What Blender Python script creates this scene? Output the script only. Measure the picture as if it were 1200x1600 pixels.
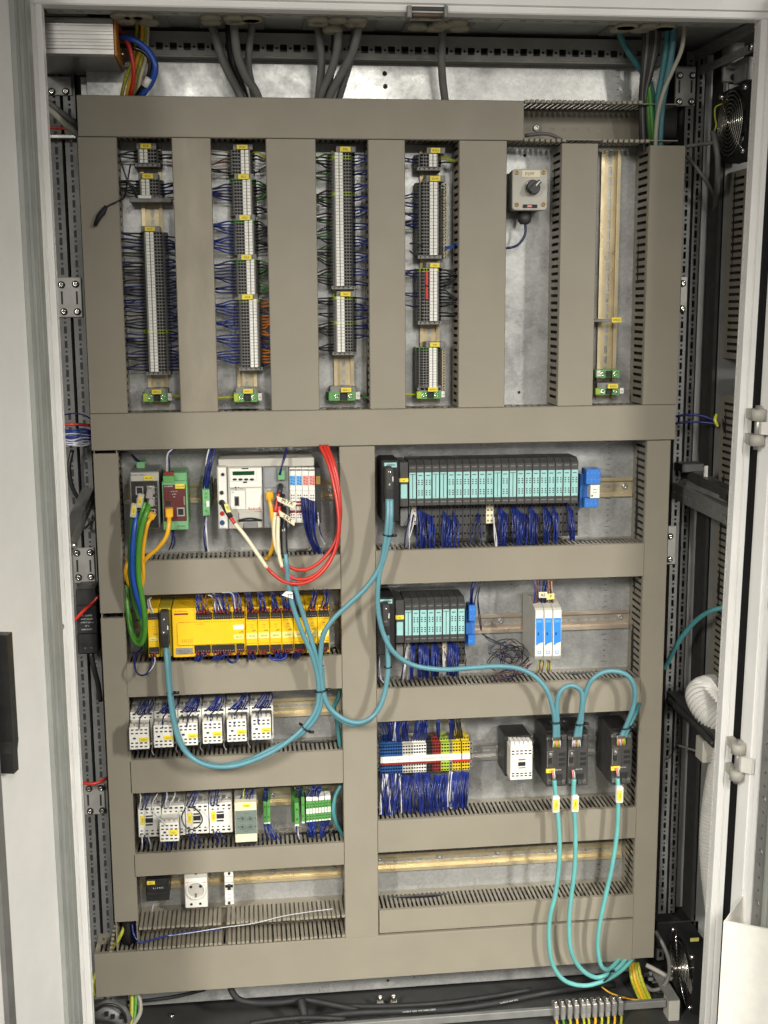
import bpy, math, random
from mathutils import Vector, Matrix
random.seed(11)
for o in list(bpy.data.objects): bpy.data.objects.remove(o)
scene = bpy.context.scene
col = scene.collection

# ------------------------------------------------------------------ camera
FPX = 1900.0
YAW, PITCH, ROLL = 0.1152675, -0.1680395, -0.0062968
CAM = Vector((0.0, -2.145, 1.55))
_f = Vector((math.sin(YAW)*math.cos(PITCH), math.cos(YAW)*math.cos(PITCH), math.sin(PITCH)))
_r0 = Vector((math.cos(YAW), -math.sin(YAW), 0)); _u0 = _r0.cross(_f)
_r = _r0*math.cos(ROLL)+_u0*math.sin(ROLL); _u = -_r0*math.sin(ROLL)+_u0*math.cos(ROLL)
cd = bpy.data.cameras.new('camera'); cam = bpy.data.objects.new('camera', cd); col.objects.link(cam)
cd.sensor_fit = 'HORIZONTAL'; cd.sensor_width = 36.0; cd.lens = FPX/1200.0*36.0
cd.clip_start = 0.05; cd.clip_end = 50
mw = Matrix((( _r.x,_u.x,-_f.x,CAM.x),( _r.y,_u.y,-_f.y,CAM.y),( _r.z,_u.z,-_f.z,CAM.z),(0,0,0,1)))
cam.matrix_world = mw
scene.camera = cam

def at(px, py, Y=-0.08):
    """point of the plane at depth Y seen at photograph pixel (px, py)"""
    d = _f + _r*((px-600)/FPX) - _u*((py-800)/FPX)
    return CAM + d*((Y-CAM.y)/d.y)

# ------------------------------------------------------------------ world, lamps of the hall and an added fill lamp
w = bpy.data.worlds.new('World'); scene.world = w; w.use_nodes = True
bg = w.node_tree.nodes['Background']; bg.inputs[0].default_value = (1.0, 0.965, 0.91, 1); bg.inputs[1].default_value = 0.14
def area(name, loc, target, sx, sy, power, spread=180, colr=(1,0.97,0.91)):
    l = bpy.data.lights.new(name, 'AREA'); l.shape = 'RECTANGLE'; l.size = sx; l.size_y = sy; l.energy = power; l.color = colr
    l.spread = math.radians(spread)
    o = bpy.data.objects.new(name, l); col.objects.link(o); o.location = loc
    o.rotation_euler = (Vector(target)-Vector(loc)).to_track_quat('-Z', 'Y').to_euler(); return o
area('hall_and_fill_lamp', (-1.55, -3.1, 2.45), (0.30, 0, 0.02), 0.20, 0.7, 13.2, 59)
area('hall_and_fill_lamp', (2.2, -3.1, 2.45), (0.34, 0, -0.03), 0.20, 0.7, 15, 59)
area('hall_and_fill_lamp', (0.45, -3.3, 2.50), (0.36, 0, -0.02), 0.20, 0.7, 7.3, 59)  # added centre fill: brightens the side recess and softens the shadows
area('hall_and_fill_lamp', (-0.35, -6.5, 2.80), (0.25, 0, 1.2), 1.2, 0.12, 15)
area('hall_and_fill_lamp', (1.35, -6.5, 2.80), (0.25, 0, 1.2), 1.2, 0.12, 15)
scene.view_settings.view_transform = 'Standard'
try: scene.view_settings.look = 'None'
except Exception: pass
scene.view_settings.exposure = 0.0; scene.view_settings.gamma = 1.0
scene.cycles.max_bounces = 6; scene.cycles.diffuse_bounces = 3; scene.cycles.glossy_bounces = 4
scene.cycles.transmission_bounces = 4; scene.cycles.use_denoising = True

# ------------------------------------------------------------------ materials
MATS = {}
def mat(name, c, rough=0.5, metal=0.0, var=0.10, scale=60.0, bump=0.0, bscale=900.0, spec=0.5, rvar=0.12, stretch=None, kind=None, trans=0.0, alpha=1.0):
    if name in MATS: return MATS[name]
    m = bpy.data.materials.new(name); m.use_nodes = True; MATS[name] = m
    nt = m.node_tree; N = nt.nodes; L = nt.links; b = N['Principled BSDF']
    b.inputs['Metallic'].default_value = metal; b.inputs['Specular IOR Level'].default_value = spec
    if trans: b.inputs['Transmission Weight'].default_value = trans
    if alpha < 1: b.inputs['Alpha'].default_value = alpha
    tc = N.new('ShaderNodeTexCoord'); oi = N.new('ShaderNodeObjectInfo')
    mp = N.new('ShaderNodeMapping'); L.new(tc.outputs['Object'], mp.inputs['Vector'])
    if stretch: mp.inputs['Scale'].default_value = stretch
    ad = N.new('ShaderNodeVectorMath'); ad.operation = 'ADD'
    cb = N.new('ShaderNodeCombineXYZ')
    ml = N.new('ShaderNodeMath'); ml.operation = 'MULTIPLY'; ml.inputs[1].default_value = 7.0
    L.new(oi.outputs['Random'], ml.inputs[0])
    for i in range(3): L.new(ml.outputs[0], cb.inputs[i])
    L.new(mp.outputs[0], ad.inputs[0]); L.new(cb.outputs[0], ad.inputs[1])
    def noise(s, det=4.0, ro=0.6):
        n = N.new('ShaderNodeTexNoise'); n.inputs['Scale'].default_value = s; n.inputs['Detail'].default_value = det
        n.inputs['Roughness'].default_value = ro; L.new(ad.outputs[0], n.inputs['Vector']); return n
    n1 = noise(scale)
    mx = N.new('ShaderNodeMix'); mx.data_type = 'RGBA'
    lo = tuple(max(0.0, x*(1-var)) for x in c)+(1,); hi = tuple(min(1.0, x*(1+var)) for x in c)+(1,)
    mx.inputs['A'].default_value = lo; mx.inputs['B'].default_value = hi
    rm = N.new('ShaderNodeMapRange'); rm.inputs['From Min'].default_value = 0.3; rm.inputs['From Max'].default_value = 0.7
    src = n1.outputs['Fac']
    if kind == 'galv':
        vo = N.new('ShaderNodeTexVoronoi'); vo.inputs['Scale'].default_value = 230.0; L.new(ad.outputs[0], vo.inputs['Vector'])
        sp = N.new('ShaderNodeSeparateColor'); L.new(vo.outputs['Color'], sp.inputs[0])
        n2 = noise(16.0, 8.0, 0.78)
        a1 = N.new('ShaderNodeMath'); a1.operation = 'MULTIPLY_ADD'; a1.inputs[1].default_value = 0.16
        L.new(sp.outputs[0], a1.inputs[0])
        a2 = N.new('ShaderNodeMath'); a2.operation = 'MULTIPLY'; a2.inputs[1].default_value = 0.84; L.new(n2.outputs['Fac'], a2.inputs[0])
        L.new(a2.outputs[0], a1.inputs[2]); src = a1.outputs[0]
    L.new(src, rm.inputs['Value']); L.new(rm.outputs[0], mx.inputs['Factor'])
    L.new(mx.outputs['Result'], b.inputs['Base Color'])
    n3 = noise(scale*0.35+3, 5.0, 0.65)
    rr = N.new('ShaderNodeMapRange'); rr.inputs['From Min'].default_value = 0.3; rr.inputs['From Max'].default_value = 0.7
    rr.inputs['To Min'].default_value = max(0.03, rough-rvar); rr.inputs['To Max'].default_value = min(1.0, rough+rvar)
    L.new(n3.outputs['Fac'], rr.inputs['Value']); L.new(rr.outputs[0], b.inputs['Roughness'])
    if bump:
        n4 = noise(bscale, 3.0, 0.6)
        bm = N.new('ShaderNodeBump'); bm.inputs['Strength'].default_value = bump; bm.inputs['Distance'].default_value = 0.0008
        L.new(n4.outputs['Fac'], bm.inputs['Height']); L.new(bm.outputs[0], b.inputs['Normal'])
    return m

DUCT   = mat('duct_plastic', (0.262,0.235,0.181), 0.46, 0, 0.05, 9, 0.10, 1500, 0.35)
DUCTS  = mat('duct_plastic_smudged', (0.262,0.232,0.176), 0.46, 0, 0.16, 11, 0.10, 1500, 0.35, stretch=(1.6,1,0.7))
GALV   = mat('galvanised_sheet', (0.47,0.47,0.45), 0.34, 0.60, 0.22, 30, 0.10, 220, kind='galv', rvar=0.13)
GALVD  = mat('galvanised_profile', (0.36,0.36,0.34), 0.45, 0.75, 0.15, 30, 0.05, 300, kind='galv')
GOLD   = mat('chromated_rail', (0.60,0.50,0.31), 0.34, 0.55, 0.16, 24, 0.03, 300, stretch=(1,1,1))
STEEL  = mat('zinc_steel', (0.50,0.48,0.44), 0.42, 0.75, 0.12, 40, 0.03, 600)
BRIGHT = mat('bright_screw', (0.75,0.72,0.66), 0.22, 1.0, 0.10, 80)
PAINT  = mat('light_grey_paint', (0.93,0.915,0.875), 0.42, 0, 0.05, 8, 0.12, 500)
PAINTG = mat('grey_gasket_channel', (0.42,0.43,0.40), 0.40, 0.25, 0.10, 12, 0.05, 300)
BLACK  = mat('black_plastic', (0.022,0.021,0.020), 0.42, 0, 0.25, 50, 0.08, 900)
BLACKM = mat('black_matt', (0.012,0.012,0.012), 0.65, 0, 0.2, 50)
DKGREY = mat('anthracite_plastic', (0.045,0.043,0.040), 0.50, 0, 0.2, 50, 0.08, 900)
TGREY  = mat('terminal_grey', (0.20,0.195,0.18), 0.50, 0, 0.12, 70, 0.06, 900)
MGREY  = mat('mid_grey_plastic', (0.20,0.20,0.19), 0.50, 0, 0.1, 50, 0.06, 900)
LGREY  = mat('light_grey_plastic', (0.46,0.44,0.38), 0.48, 0, 0.06, 40, 0.06, 900)
WHITE  = mat('white_plastic', (0.75,0.73,0.66), 0.45, 0, 0.05, 40, 0.05, 900)
PAPER  = mat('white_marker', (0.82,0.80,0.73), 0.6, 0, 0.10, 200)
YTAG   = mat('yellow_tag', (0.78,0.62,0.045), 0.5, 0, 0.06, 60)
PYEL   = mat('pale_yellow_tag', (0.80,0.72,0.22), 0.5, 0, 0.05, 60)
INK    = mat('black_ink', (0.02,0.02,0.018), 0.6)
INKW   = mat('white_ink', (0.7,0.7,0.66), 0.6)
INKR   = mat('red_ink', (0.55,0.04,0.03), 0.6)
SAFEY  = mat('safety_yellow', (0.85,0.52,0.012), 0.42, 0, 0.06, 40, 0.05, 900)
SAFEYD = mat('safety_yellow_dull', (0.50,0.40,0.03), 0.42, 0, 0.06, 40, 0.05, 900)
TEAL   = mat('teal_cable', (0.095,0.245,0.285), 0.42, 0, 0.12, 25, 0.05, 700)
TEALD  = mat('teal_cable_dark', (0.055,0.215,0.225), 0.5, 0, 0.12, 25, 0.05, 700)
TEALB  = mat('teal_cable_bright', (0.13,0.40,0.375), 0.42, 0, 0.12, 25, 0.05, 700)
TLABEL = mat('petrol_label', (0.30,0.55,0.52), 0.5, 0, 0.05, 60)
BLUEW  = mat('dark_blue_wire', (0.009,0.015,0.10), 0.36, 0, 0.35, 120)
BLUEB  = mat('bright_blue_wire', (0.011,0.028,0.19), 0.36, 0, 0.35, 120)
BLKW   = mat('black_wire', (0.012,0.012,0.014), 0.36, 0, 0.3, 120)
WHTW   = mat('white_wire', (0.55,0.54,0.55), 0.4, 0, 0.15, 120)
ORGW   = mat('orange_wire', (0.52,0.16,0.02), 0.4, 0, 0.2, 120)
BRNW   = mat('brown_wire', (0.16,0.055,0.03), 0.4, 0, 0.2, 120)
GRNYW  = mat('green_yellow_wire', (0.42,0.42,0.03), 0.4, 0, 0.3, 300)
GREYC  = mat('grey_cable', (0.135,0.130,0.120), 0.5, 0, 0.12, 30, 0.05, 600)
GREYL  = mat('pale_grey_cable', (0.36,0.34,0.28), 0.5, 0, 0.1, 30, 0.05, 600)
REDC   = mat('red_cable', (0.52,0.03,0.018), 0.36, 0, 0.12, 40)
GRNC   = mat('green_cable', (0.07,0.27,0.03), 0.38, 0, 0.12, 40)
GRND   = mat('dark_green_cable', (0.035,0.13,0.02), 0.42, 0, 0.12, 40)
YELC   = mat('yellow_cable', (0.80,0.42,0.02), 0.38, 0, 0.08, 40)
IVORY  = mat('ivory_sleeve', (0.74,0.67,0.47), 0.45, 0, 0.06, 60)
BLUEC  = mat('blue_cable', (0.012,0.07,0.36), 0.36, 0, 0.12, 40)
GREEN  = mat('terminal_green', (0.095,0.30,0.075), 0.45, 0, 0.1, 60, 0.05, 900)
LIME   = mat('terminal_lime', (0.36,0.47,0.05), 0.45, 0, 0.12, 60)
MINT   = mat('module_green', (0.16,0.38,0.17), 0.45, 0, 0.08, 60)
MAROON = mat('maroon_panel', (0.10,0.018,0.018), 0.42, 0, 0.1, 60)
TBLUE  = mat('terminal_blue', (0.018,0.075,0.23), 0.45, 0, 0.12, 60)
RBLUE  = mat('relay_blue', (0.035,0.16,0.50), 0.42, 0, 0.12, 60)
TRED   = mat('terminal_red', (0.22,0.022,0.018), 0.45, 0, 0.15, 60)
TYEL   = mat('terminal_yellow', (0.66,0.48,0.02), 0.45, 0, 0.08, 60)
ISOB   = mat('isolator_blue', (0.03,0.24,0.72), 0.42, 0, 0.06, 60)
IOBLUE = mat('io_blue', (0.10,0.36,0.74), 0.45, 0, 0.06, 60)
IORED  = mat('io_red', (0.78,0.25,0.22), 0.45, 0, 0.06, 60)
ORANGE = mat('orange_plastic', (0.50,0.19,0.02), 0.45, 0, 0.1, 60)
LCD    = mat('green_display', (0.008,0.055,0.012), 0.25, 0, 0.1, 60)
ALU    = mat('extruded_aluminium', (0.56,0.54,0.51), 0.36, 0.85, 0.08, 20, 0.03, 300)
HOSE   = mat('white_hose', (0.62,0.60,0.55), 0.5, 0, 0.06, 30)
GLAND  = mat('gland_beige', (0.30,0.275,0.20), 0.5, 0, 0.12, 60)
BRASS  = mat('amber_clip', (0.32,0.19,0.04), 0.4, 0.3, 0.15, 60)
SAFEG  = mat('grey_green_panel', (0.16,0.20,0.17), 0.5, 0, 0.06, 60)
BAGM   = mat('clear_film', (0.75,0.75,0.75), 0.2, 0, 0.1, 60, alpha=0.22)

# ------------------------------------------------------------------ mesh helpers
class MB:
    def __init__(s): s.v=[]; s.f=[]; s.m=[]; s.s=[]
    def face(s, idx, m=0, sm=False): s.f.append(tuple(idx)); s.m.append(m); s.s.append(sm)
    def quad(s, a, b, c, d, m=0):
        n=len(s.v); s.v += [tuple(a),tuple(b),tuple(c),tuple(d)]; s.face((n,n+1,n+2,n+3), m)
    def box(s, x0,x1,y0,y1,z0,z1, m=0, c=0.0):
        if x0>x1: x0,x1=x1,x0
        if y0>y1: y0,y1=y1,y0
        if z0>z1: z0,z1=z1,z0
        n=len(s.v)
        if c<=0:
            s.v += [(x0,y0,z0),(x1,y0,z0),(x1,y1,z0),(x0,y1,z0),(x0,y0,z1),(x1,y0,z1),(x1,y1,z1),(x0,y1,z1)]
            for q in ((0,3,2,1),(4,5,6,7),(0,1,5,4),(1,2,6,5),(2,3,7,6),(3,0,4,7)): s.face([n+i for i in q], m)
            return
        c=min(c,(x1-x0)*0.45,(y1-y0)*0.45,(z1-z0)*0.45)
        P={}
        for i,(x,sx) in enumerate(((x0,1),(x1,-1))):
            for j,(y,sy) in enumerate(((y0,1),(y1,-1))):
                for k,(z,sz) in enumerate(((z0,1),(z1,-1))):
                    b=len(s.v); s.v += [(x,y+sy*c,z+sz*c),(x+sx*c,y,z+sz*c),(x+sx*c,y+sy*c,z)]; P[i,j,k]=b
        for i in (0,1): s.face([P[i,0,0],P[i,1,0],P[i,1,1],P[i,0,1]] if i else [P[i,0,0],P[i,0,1],P[i,1,1],P[i,1,0]], m)
        for j in (0,1): s.face([P[0,j,0]+1,P[0,j,1]+1,P[1,j,1]+1,P[1,j,0]+1] if j else [P[0,j,0]+1,P[1,j,0]+1,P[1,j,1]+1,P[0,j,1]+1], m)
        for k in (0,1): s.face([P[0,0,k]+2,P[1,0,k]+2,P[1,1,k]+2,P[0,1,k]+2] if k else [P[0,0,k]+2,P[0,1,k]+2,P[1,1,k]+2,P[1,0,k]+2], m)
        for j in (0,1):
            for k in (0,1): s.face([P[0,j,k]+1,P[1,j,k]+1,P[1,j,k]+2,P[0,j,k]+2], m)
        for i in (0,1):
            for k in (0,1): s.face([P[i,0,k],P[i,1,k],P[i,1,k]+2,P[i,0,k]+2], m)
        for i in (0,1):
            for j in (0,1): s.face([P[i,j,0],P[i,j,1],P[i,j,1]+1,P[i,j,0]+1], m)
        for k in P: s.face([P[k],P[k]+1,P[k]+2], m)
    def ext(s, axis, pts, a0, a1, m=0, sm=False, closed=True, caps=True):
        """extrude a 2-D outline: axis 'x': pts are (y,z); 'y': (x,z); 'z': (x,y)"""
        n=len(s.v); k=len(pts)
        def P(p,a): return (a,p[0],p[1]) if axis=='x' else ((p[0],a,p[1]) if axis=='y' else (p[0],p[1],a))
        s.v += [P(p,a0) for p in pts]+[P(p,a1) for p in pts]
        for i in range(k if closed else k-1):
            j=(i+1)%k; s.face((n+i,n+j,n+k+j,n+k+i), m, sm)
        if caps and closed:
            s.face([n+i for i in range(k)], m); s.face([n+k+i for i in reversed(range(k))], m)
    def tube(s, pts, r, n=8, m=0, caps=True):
        pts=[Vector(p) for p in pts]; K=len(pts); b=len(s.v)
        rs = r if isinstance(r,(list,tuple)) else [r]*K
        t=(pts[1]-pts[0]).normalized(); a=Vector((0,0,1)) if abs(t.z)<0.9 else Vector((1,0,0))
        nx=t.cross(a).normalized()
        for i,p in enumerate(pts):
            if i==0: t=pts[1]-pts[0]
            elif i==K-1: t=pts[-1]-pts[-2]
            else: t=pts[i+1]-pts[i-1]
            if t.length<1e-9: t=Vector((0,0,1))
            t.normalize()
            if i and t.dot(tp)<0: t=-t
            tp=t; nx=(nx-t*nx.dot(t))
            if nx.length<1e-6: nx=t.orthogonal()
            nx.normalize(); ny=t.cross(nx)
            for j in range(n):
                an=2*math.pi*j/n; s.v.append(tuple(p+(nx*math.cos(an)+ny*math.sin(an))*rs[i]))
        for i in range(K-1):
            for j in range(n):
                j2=(j+1)%n; s.face((b+i*n+j,b+i*n+j2,b+(i+1)*n+j2,b+(i+1)*n+j), m, True)
        if caps: s.face([b+j for j in reversed(range(n))], m); s.face([b+(K-1)*n+j for j in range(n)], m)
    def cyl(s, p0, p1, r, n=16, m=0, r2=None): 
        s.tube([p0,p1], [r, r if r2 is None else r2], n, m)
        k=2*0
    def disc_y(s, x, z, y0, y1, r, n=20, m=0):
        """upright round boss facing the camera, from y1 (behind) to y0 (front), with a small edge"""
        e=min(0.0006, r*0.15)
        s.tube([(x,y1,z),(x,y0+e,z),(x,y0,z)], [r,r,r-e], n, m)
    def holed(s, o, U, V, L, W, holes, t, m=0, mh=None, rim=True):
        """strip of length L along U and width W along V with one row of holes [(u,v,hu,hv,shape)]; t = depth vector"""
        o=Vector(o); U=Vector(U); V=Vector(V); t=Vector(t); mh=m if mh is None else mh
        def pt(u,v): 
            s.v.append(tuple(o+U*u+V*v)); return len(s.v)-1
        holes=sorted(holes); edges=[0.0]
        for a,b in zip(holes,holes[1:]): edges.append((a[0]+a[2]+b[0]-b[2])/2)
        edges.append(L)
        for k,(u,v,hu,hv,sh) in enumerate(holes):
            a,b=edges[k],edges[k+1]
            outer=[(a,0),(u,0),(b,0),(b,v),(b,W),(u,W),(a,W),(a,v)]
            if sh=='r': inner=[(u-hu,v-hv),(u,v-hv),(u+hu,v-hv),(u+hu,v),(u+hu,v+hv),(u,v+hv),(u-hu,v+hv),(u-hu,v)]
            else:
                if hu>=hv: q=hu-hv*0.45; inner=[(u-q,v-hv),(u,v-hv),(u+q,v-hv),(u+hu,v),(u+q,v+hv),(u,v+hv),(u-q,v+hv),(u-hu,v)]
                else: q=hv-hu*0.45; inner=[(u-hu,v-q),(u,v-hv),(u+hu,v-q),(u+hu,v),(u+hu,v+q),(u,v+hv),(u-hu,v+q),(u-hu,v)]
                if hu==hv:
                    d=hu*0.7071; inner=[(u-d,v-d),(u,v-hv),(u+d,v-d),(u+hu,v),(u+d,v+d),(u,v+hv),(u-d,v+d),(u-hu,v)]
            oi=[pt(*p) for p in outer]; ii=[pt(*p) for p in inner]
            bi=[]
            for p in inner: s.v.append(tuple(o+U*p[0]+V*p[1]+t)); bi.append(len(s.v)-1)
            for i in range(8):
                j=(i+1)%8
                s.face((oi[i],oi[j],ii[j],ii[i]), m); s.face((ii[i],ii[j],bi[j],bi[i]), mh)
        if not holes:
            s.face((pt(0,0),pt(L,0),pt(L,W),pt(0,W)), m)
        if rim:
            for (u0,v0,u1,v1) in ((0,0,L,0),(L,0,L,W),(L,W,0,W),(0,W,0,0)):
                A=o+U*u0+V*v0; B=o+U*u1+V*v1; s.quad(A,B,B+t,A+t,m)
    def mesh(s, name, mats, org=(0,0,0)):
        me=bpy.data.meshes.new(name); ox,oy,oz=org
        me.from_pydata([(x-ox,y-oy,z-oz) for x,y,z in s.v], [], s.f)
        for q in mats: me.materials.append(q)
        me.polygons.foreach_set('material_index', s.m); me.polygons.foreach_set('use_smooth', s.s); me.update()
        return me

ORG = {}
def tag(o, label=None, cat=None, group=None, kind=None):
    if label: o['label']=label
    if cat: o['category']=cat
    if group: o['group']=group
    if kind: o['kind']=kind
    return o
def thing(name, label, cat, loc, group=None, kind=None):
    o=bpy.data.objects.new(name, None); col.objects.link(o); o.location=loc; o.empty_display_size=0.02
    ORG[o]=Vector(loc); return tag(o,label,cat,group,kind)
def part(name, mb, mats, parent, label=None, kind=None):
    if not isinstance(mats,(list,tuple)): mats=[mats]
    org=ORG[parent]
    o=bpy.data.objects.new(name, mb.mesh(name, mats, org)); col.objects.link(o); o.parent=parent; ORG[o]=org
    return tag(o,label,None,None,kind)
def solo(name, mb, mats, label, cat, group=None, kind=None, org=None):
    if not isinstance(mats,(list,tuple)): mats=[mats]
    if org is None:
        n=len(mb.v); org=tuple(sum(v[i] for v in mb.v)/n for i in range(3))
    o=bpy.data.objects.new(name, mb.mesh(name, mats, org)); col.objects.link(o); o.location=org; ORG[o]=Vector(org)
    return tag(o,label,cat,group,kind)
def place(name, me, parent, loc):
    """one more copy of a shared piece under a thing, at world position loc"""
    o=bpy.data.objects.new(name, me); col.objects.link(o); o.parent=parent; o.location=Vector(loc)-ORG[parent]; ORG[o]=ORG[parent]
    return o
def curve(pts, n=6):
    P=[Vector(p) for p in pts]; out=[]
    for i in range(len(P)-1):
        a=P[i-1] if i>0 else P[i]*2-P[i+1]; b=P[i]; c=P[i+1]; d=P[i+2] if i+2<len(P) else P[i+1]*2-P[i]
        for k in range(n):
            t=k/n; out.append(0.5*((2*b)+(c-a)*t+(2*a-5*b+4*c-d)*t*t+(3*b-a-3*c+d)*t*t*t))
    out.append(P[-1]); return out
def pxs(pts): return [at(*p) for p in pts]
def bx(mb, x0,y0,x1,y1, yf, yb, m=0, c=0.0):
    """box whose front face (depth yf) fills the photograph rectangle, reaching back to yb"""
    cx=(x0+x1)/2; cy=(y0+y1)/2
    X0=at(x0,cy,yf).x; X1=at(x1,cy,yf).x; Z1=at(cx,y0,yf).z; Z0=at(cx,y1,yf).z
    mb.box(X0,X1,yf,yb,Z0,Z1,m,c); return X0,X1,Z0,Z1
def rect(x0,y0,x1,y1,yf):
    cx=(x0+x1)/2; cy=(y0+y1)/2
    return at(x0,cy,yf).x, at(x1,cy,yf).x, at(cx,y1,yf).z, at(cx,y0,yf).z
PRINT=[]
def text(parent, s, px, py, Y, hpx, m=INK, rot=0.0, name='lettering', sx=1.0, pos=None):
    """flat print: string centred at a photograph pixel, cap height hpx pixels"""
    p=at(px,py,Y) if pos is None else Vector(pos); size=hpx*0.00109/0.70
    c=bpy.data.curves.new(name,'FONT'); c.body=s; c.size=size; c.align_x='CENTER'; c.align_y='CENTER'; c.resolution_u=1
    tmp=bpy.data.objects.new('tmp',c); me=bpy.data.meshes.new_from_object(tmp); bpy.data.objects.remove(tmp); bpy.data.curves.remove(c)
    me.name=name; me.materials.clear(); me.materials.append(m)
    o=bpy.data.objects.new(name,me); col.objects.link(o)
    o.rotation_euler=(math.pi/2, rot, 0); o.scale=(sx,1,1)
    if parent is not None: o.parent=parent; o.location=p-ORG[parent]
    else: o.location=p
    ORG[o]=p; return o
def ytag(parent, x0,y0,x1,y1, yf, s, m=YTAG, hpx=None, name='label_tag'):
    t=MB(); bx(t,x0,y0,x1,y1,yf,yf+0.0035,0,0.0004); o=part(name,t,m,parent)
    if s: text(o, s, (x0+x1)/2, (y0+y1)/2+0.3, yf-0.0004, hpx or (y1-y0)*0.42, INK)
    return o
def screw(mb, x, z, yf, r=0.003, m=0, depth=0.002):
    mb.tube([(x,yf+depth,z),(x,yf+0.0005,z),(x,yf,z),(x,yf,z),(x,yf+0.0012,z)],[r,r,r*0.86,r*0.42,r*0.40],10,m)
# ================================================================== the enclosure
cab = thing('control_cabinet', 'light grey steel control cabinet standing open, frame and roof around the wiring', 'cabinet', (0.27,-0.2,0.2))
PROFM=mat('profile_steel',(0.225,0.225,0.212),0.50,0.25,0.14,25,0.05,300)
SHADEIN=mat('shade_dark_panel',(0.05,0.05,0.048),0.6,0.0,0.15,20)  # panel colour darkened to stand in for shade inside the bays
t=MB(); t.box(-0.62,1.25,-0.185,0.26,2.003,2.006); part('roof_plate',t,PAINTG,cab)
t=MB(); t.box(-0.62,1.25,0.235,0.245,0.2,2.003); part('rear_panel',t,SHADEIN,cab)
t=MB(); t.box(-0.62,-0.60,-0.17,0.235,0.2,2.003); part('side_panel',t,SHADEIN,cab)
t=MB(); t.box(1.22,1.24,-0.17,0.235,0.2,2.003); part('side_panel',t,SHADEIN,cab)
FLOORM=mat('floor_sheet',(0.075,0.075,0.072),0.5,0.3,0.2,10,0.05,300)
t=MB(); t.box(-0.60,1.22,-0.205,0.235,0.215,0.220); fl=part('floor_plate',t,FLOORM,cab)
# screws in the floor plate
for px,py in ((268,1586),(505,1566),(745,1562)):
    t=MB(); p=at(px,py,-0.05); d=(p-CAM); k=(0.2215-CAM.z)/d.z; p=CAM+d*k
    t.tube([(p.x,p.y,0.219),(p.x,p.y,0.2225),(p.x,p.y,0.2235)],[0.006,0.006,0.003],12,0); part('screw',t,BRIGHT,fl)

# front frame: four members, stepped outer face and a slotted inner lip
def vmember(xin, sgn, name):
    """upright of the front frame; xin = edge of the opening, sgn = outward direction in X"""
    t=MB()
    prof=[(0,-0.194),(0,-0.206),(0.002,-0.208),(0.0085,-0.208),(0.0095,-0.2045),(0.0115,-0.2045),(0.0125,-0.211),(0.0205,-0.211),(0.0215,-0.208),(0.0215,-0.185),(0.010,-0.194)]
    t.ext('z',[(xin+sgn*a,b) for a,b in prof],0.1,1.9912)
    o=part(name,t,PAINT,cab)
    t=MB(); L=1.83; holes=[]
    u=0.012; k=0
    while u<L-0.01:
        if k%3==2: holes.append((u,0.0055,0.0018,0.0018,'o'))
        else: holes.append((u,0.0055,0.0058,0.0016,'o'))
        u+=0.0125; k+=1
    t.holed((xin,-0.1935,0.165),(0,0,1),(0,1,0),L,0.011,holes,(sgn*0.002,0,0)); part('slotted_lip',t,PAINT,o)
    t=MB(); t.box(xin+sgn*0.0217,xin+sgn*0.060,-0.200,-0.187,0.12,2.02); part('gap_shade_strip',t,BLACKM,o)  # added black strip, stands in for the dark of the door gap
    return o
vmember(-0.2795,-1,'frame_upright'); RUP=vmember(0.8135,1,'frame_upright')
t=MB(); t.ext('x',[(-0.180,1.9915),(-0.206,1.9915),(-0.208,1.9935),(-0.208,2.0),(-0.2045,2.001),(-0.2045,2.003),(-0.211,2.004),(-0.211,2.03),(-0.180,2.03)],-0.3015,0.8508)
top=part('frame_crossbar',t,PAINT,cab)
t=MB(); L=1.09; holes=[]; u=0.02
while u<L-0.02: holes.append((u,0.013,0.006,0.0026,'o')); u+=0.0285
t.holed((-0.278,-0.1795,1.9912),(1,0,0),(0,1,0),L,0.028,holes,(0,0,0.004)); part('slotted_lip',t,PAINTG,top)
# clip on the crossbar above the roof glands
t=MB()
for a,b in ((636,644),(694,700)): bx(t,a,8,b,27,-0.214,-0.19,0,0.001)
part('bracket_jaw',t,PROFM,top,kind='stuff')
t=MB(); bx(t,644,10,694,17,-0.209,-0.205,0,0.001); bx(t,644,17,694,26,-0.203,-0.19,1,0.001); part('bracket_tray',t,[DKGREY,mat('brown_clip',(0.09,0.055,0.02),0.5)],top)

# rail of square holes along the top rear
zr1=at(600,55,-0.03).z; zr0=at(600,91,-0.03).z
rail=MB(); L=1.07; x0=-0.335; holes=[]; u=0.0125; k=0
while u<L-0.01:
    holes.append((u,(zr1-zr0)*0.36,0.0058,0.0058,'r') if k%2==0 else (u,(zr1-zr0)*0.36,0.0021,0.0021,'o')); u+=0.01125; k+=1
rail.holed((x0,-0.03,zr0),(1,0,0),(0,0,1),L,zr1-zr0,holes,(0,0.002,0))
rail.box(x0,x0+L,-0.0295,0.02,zr0-0.003,zr0-0.0005); rail.box(x0,x0+L,-0.0275,0.0,zr1-0.002,zr1-0.0002)
BACKR=mat('rail_paint',(0.27,0.26,0.235),0.5,0.2,0.1,30)
part('rear_rail',rail,BACKR,cab)
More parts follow.
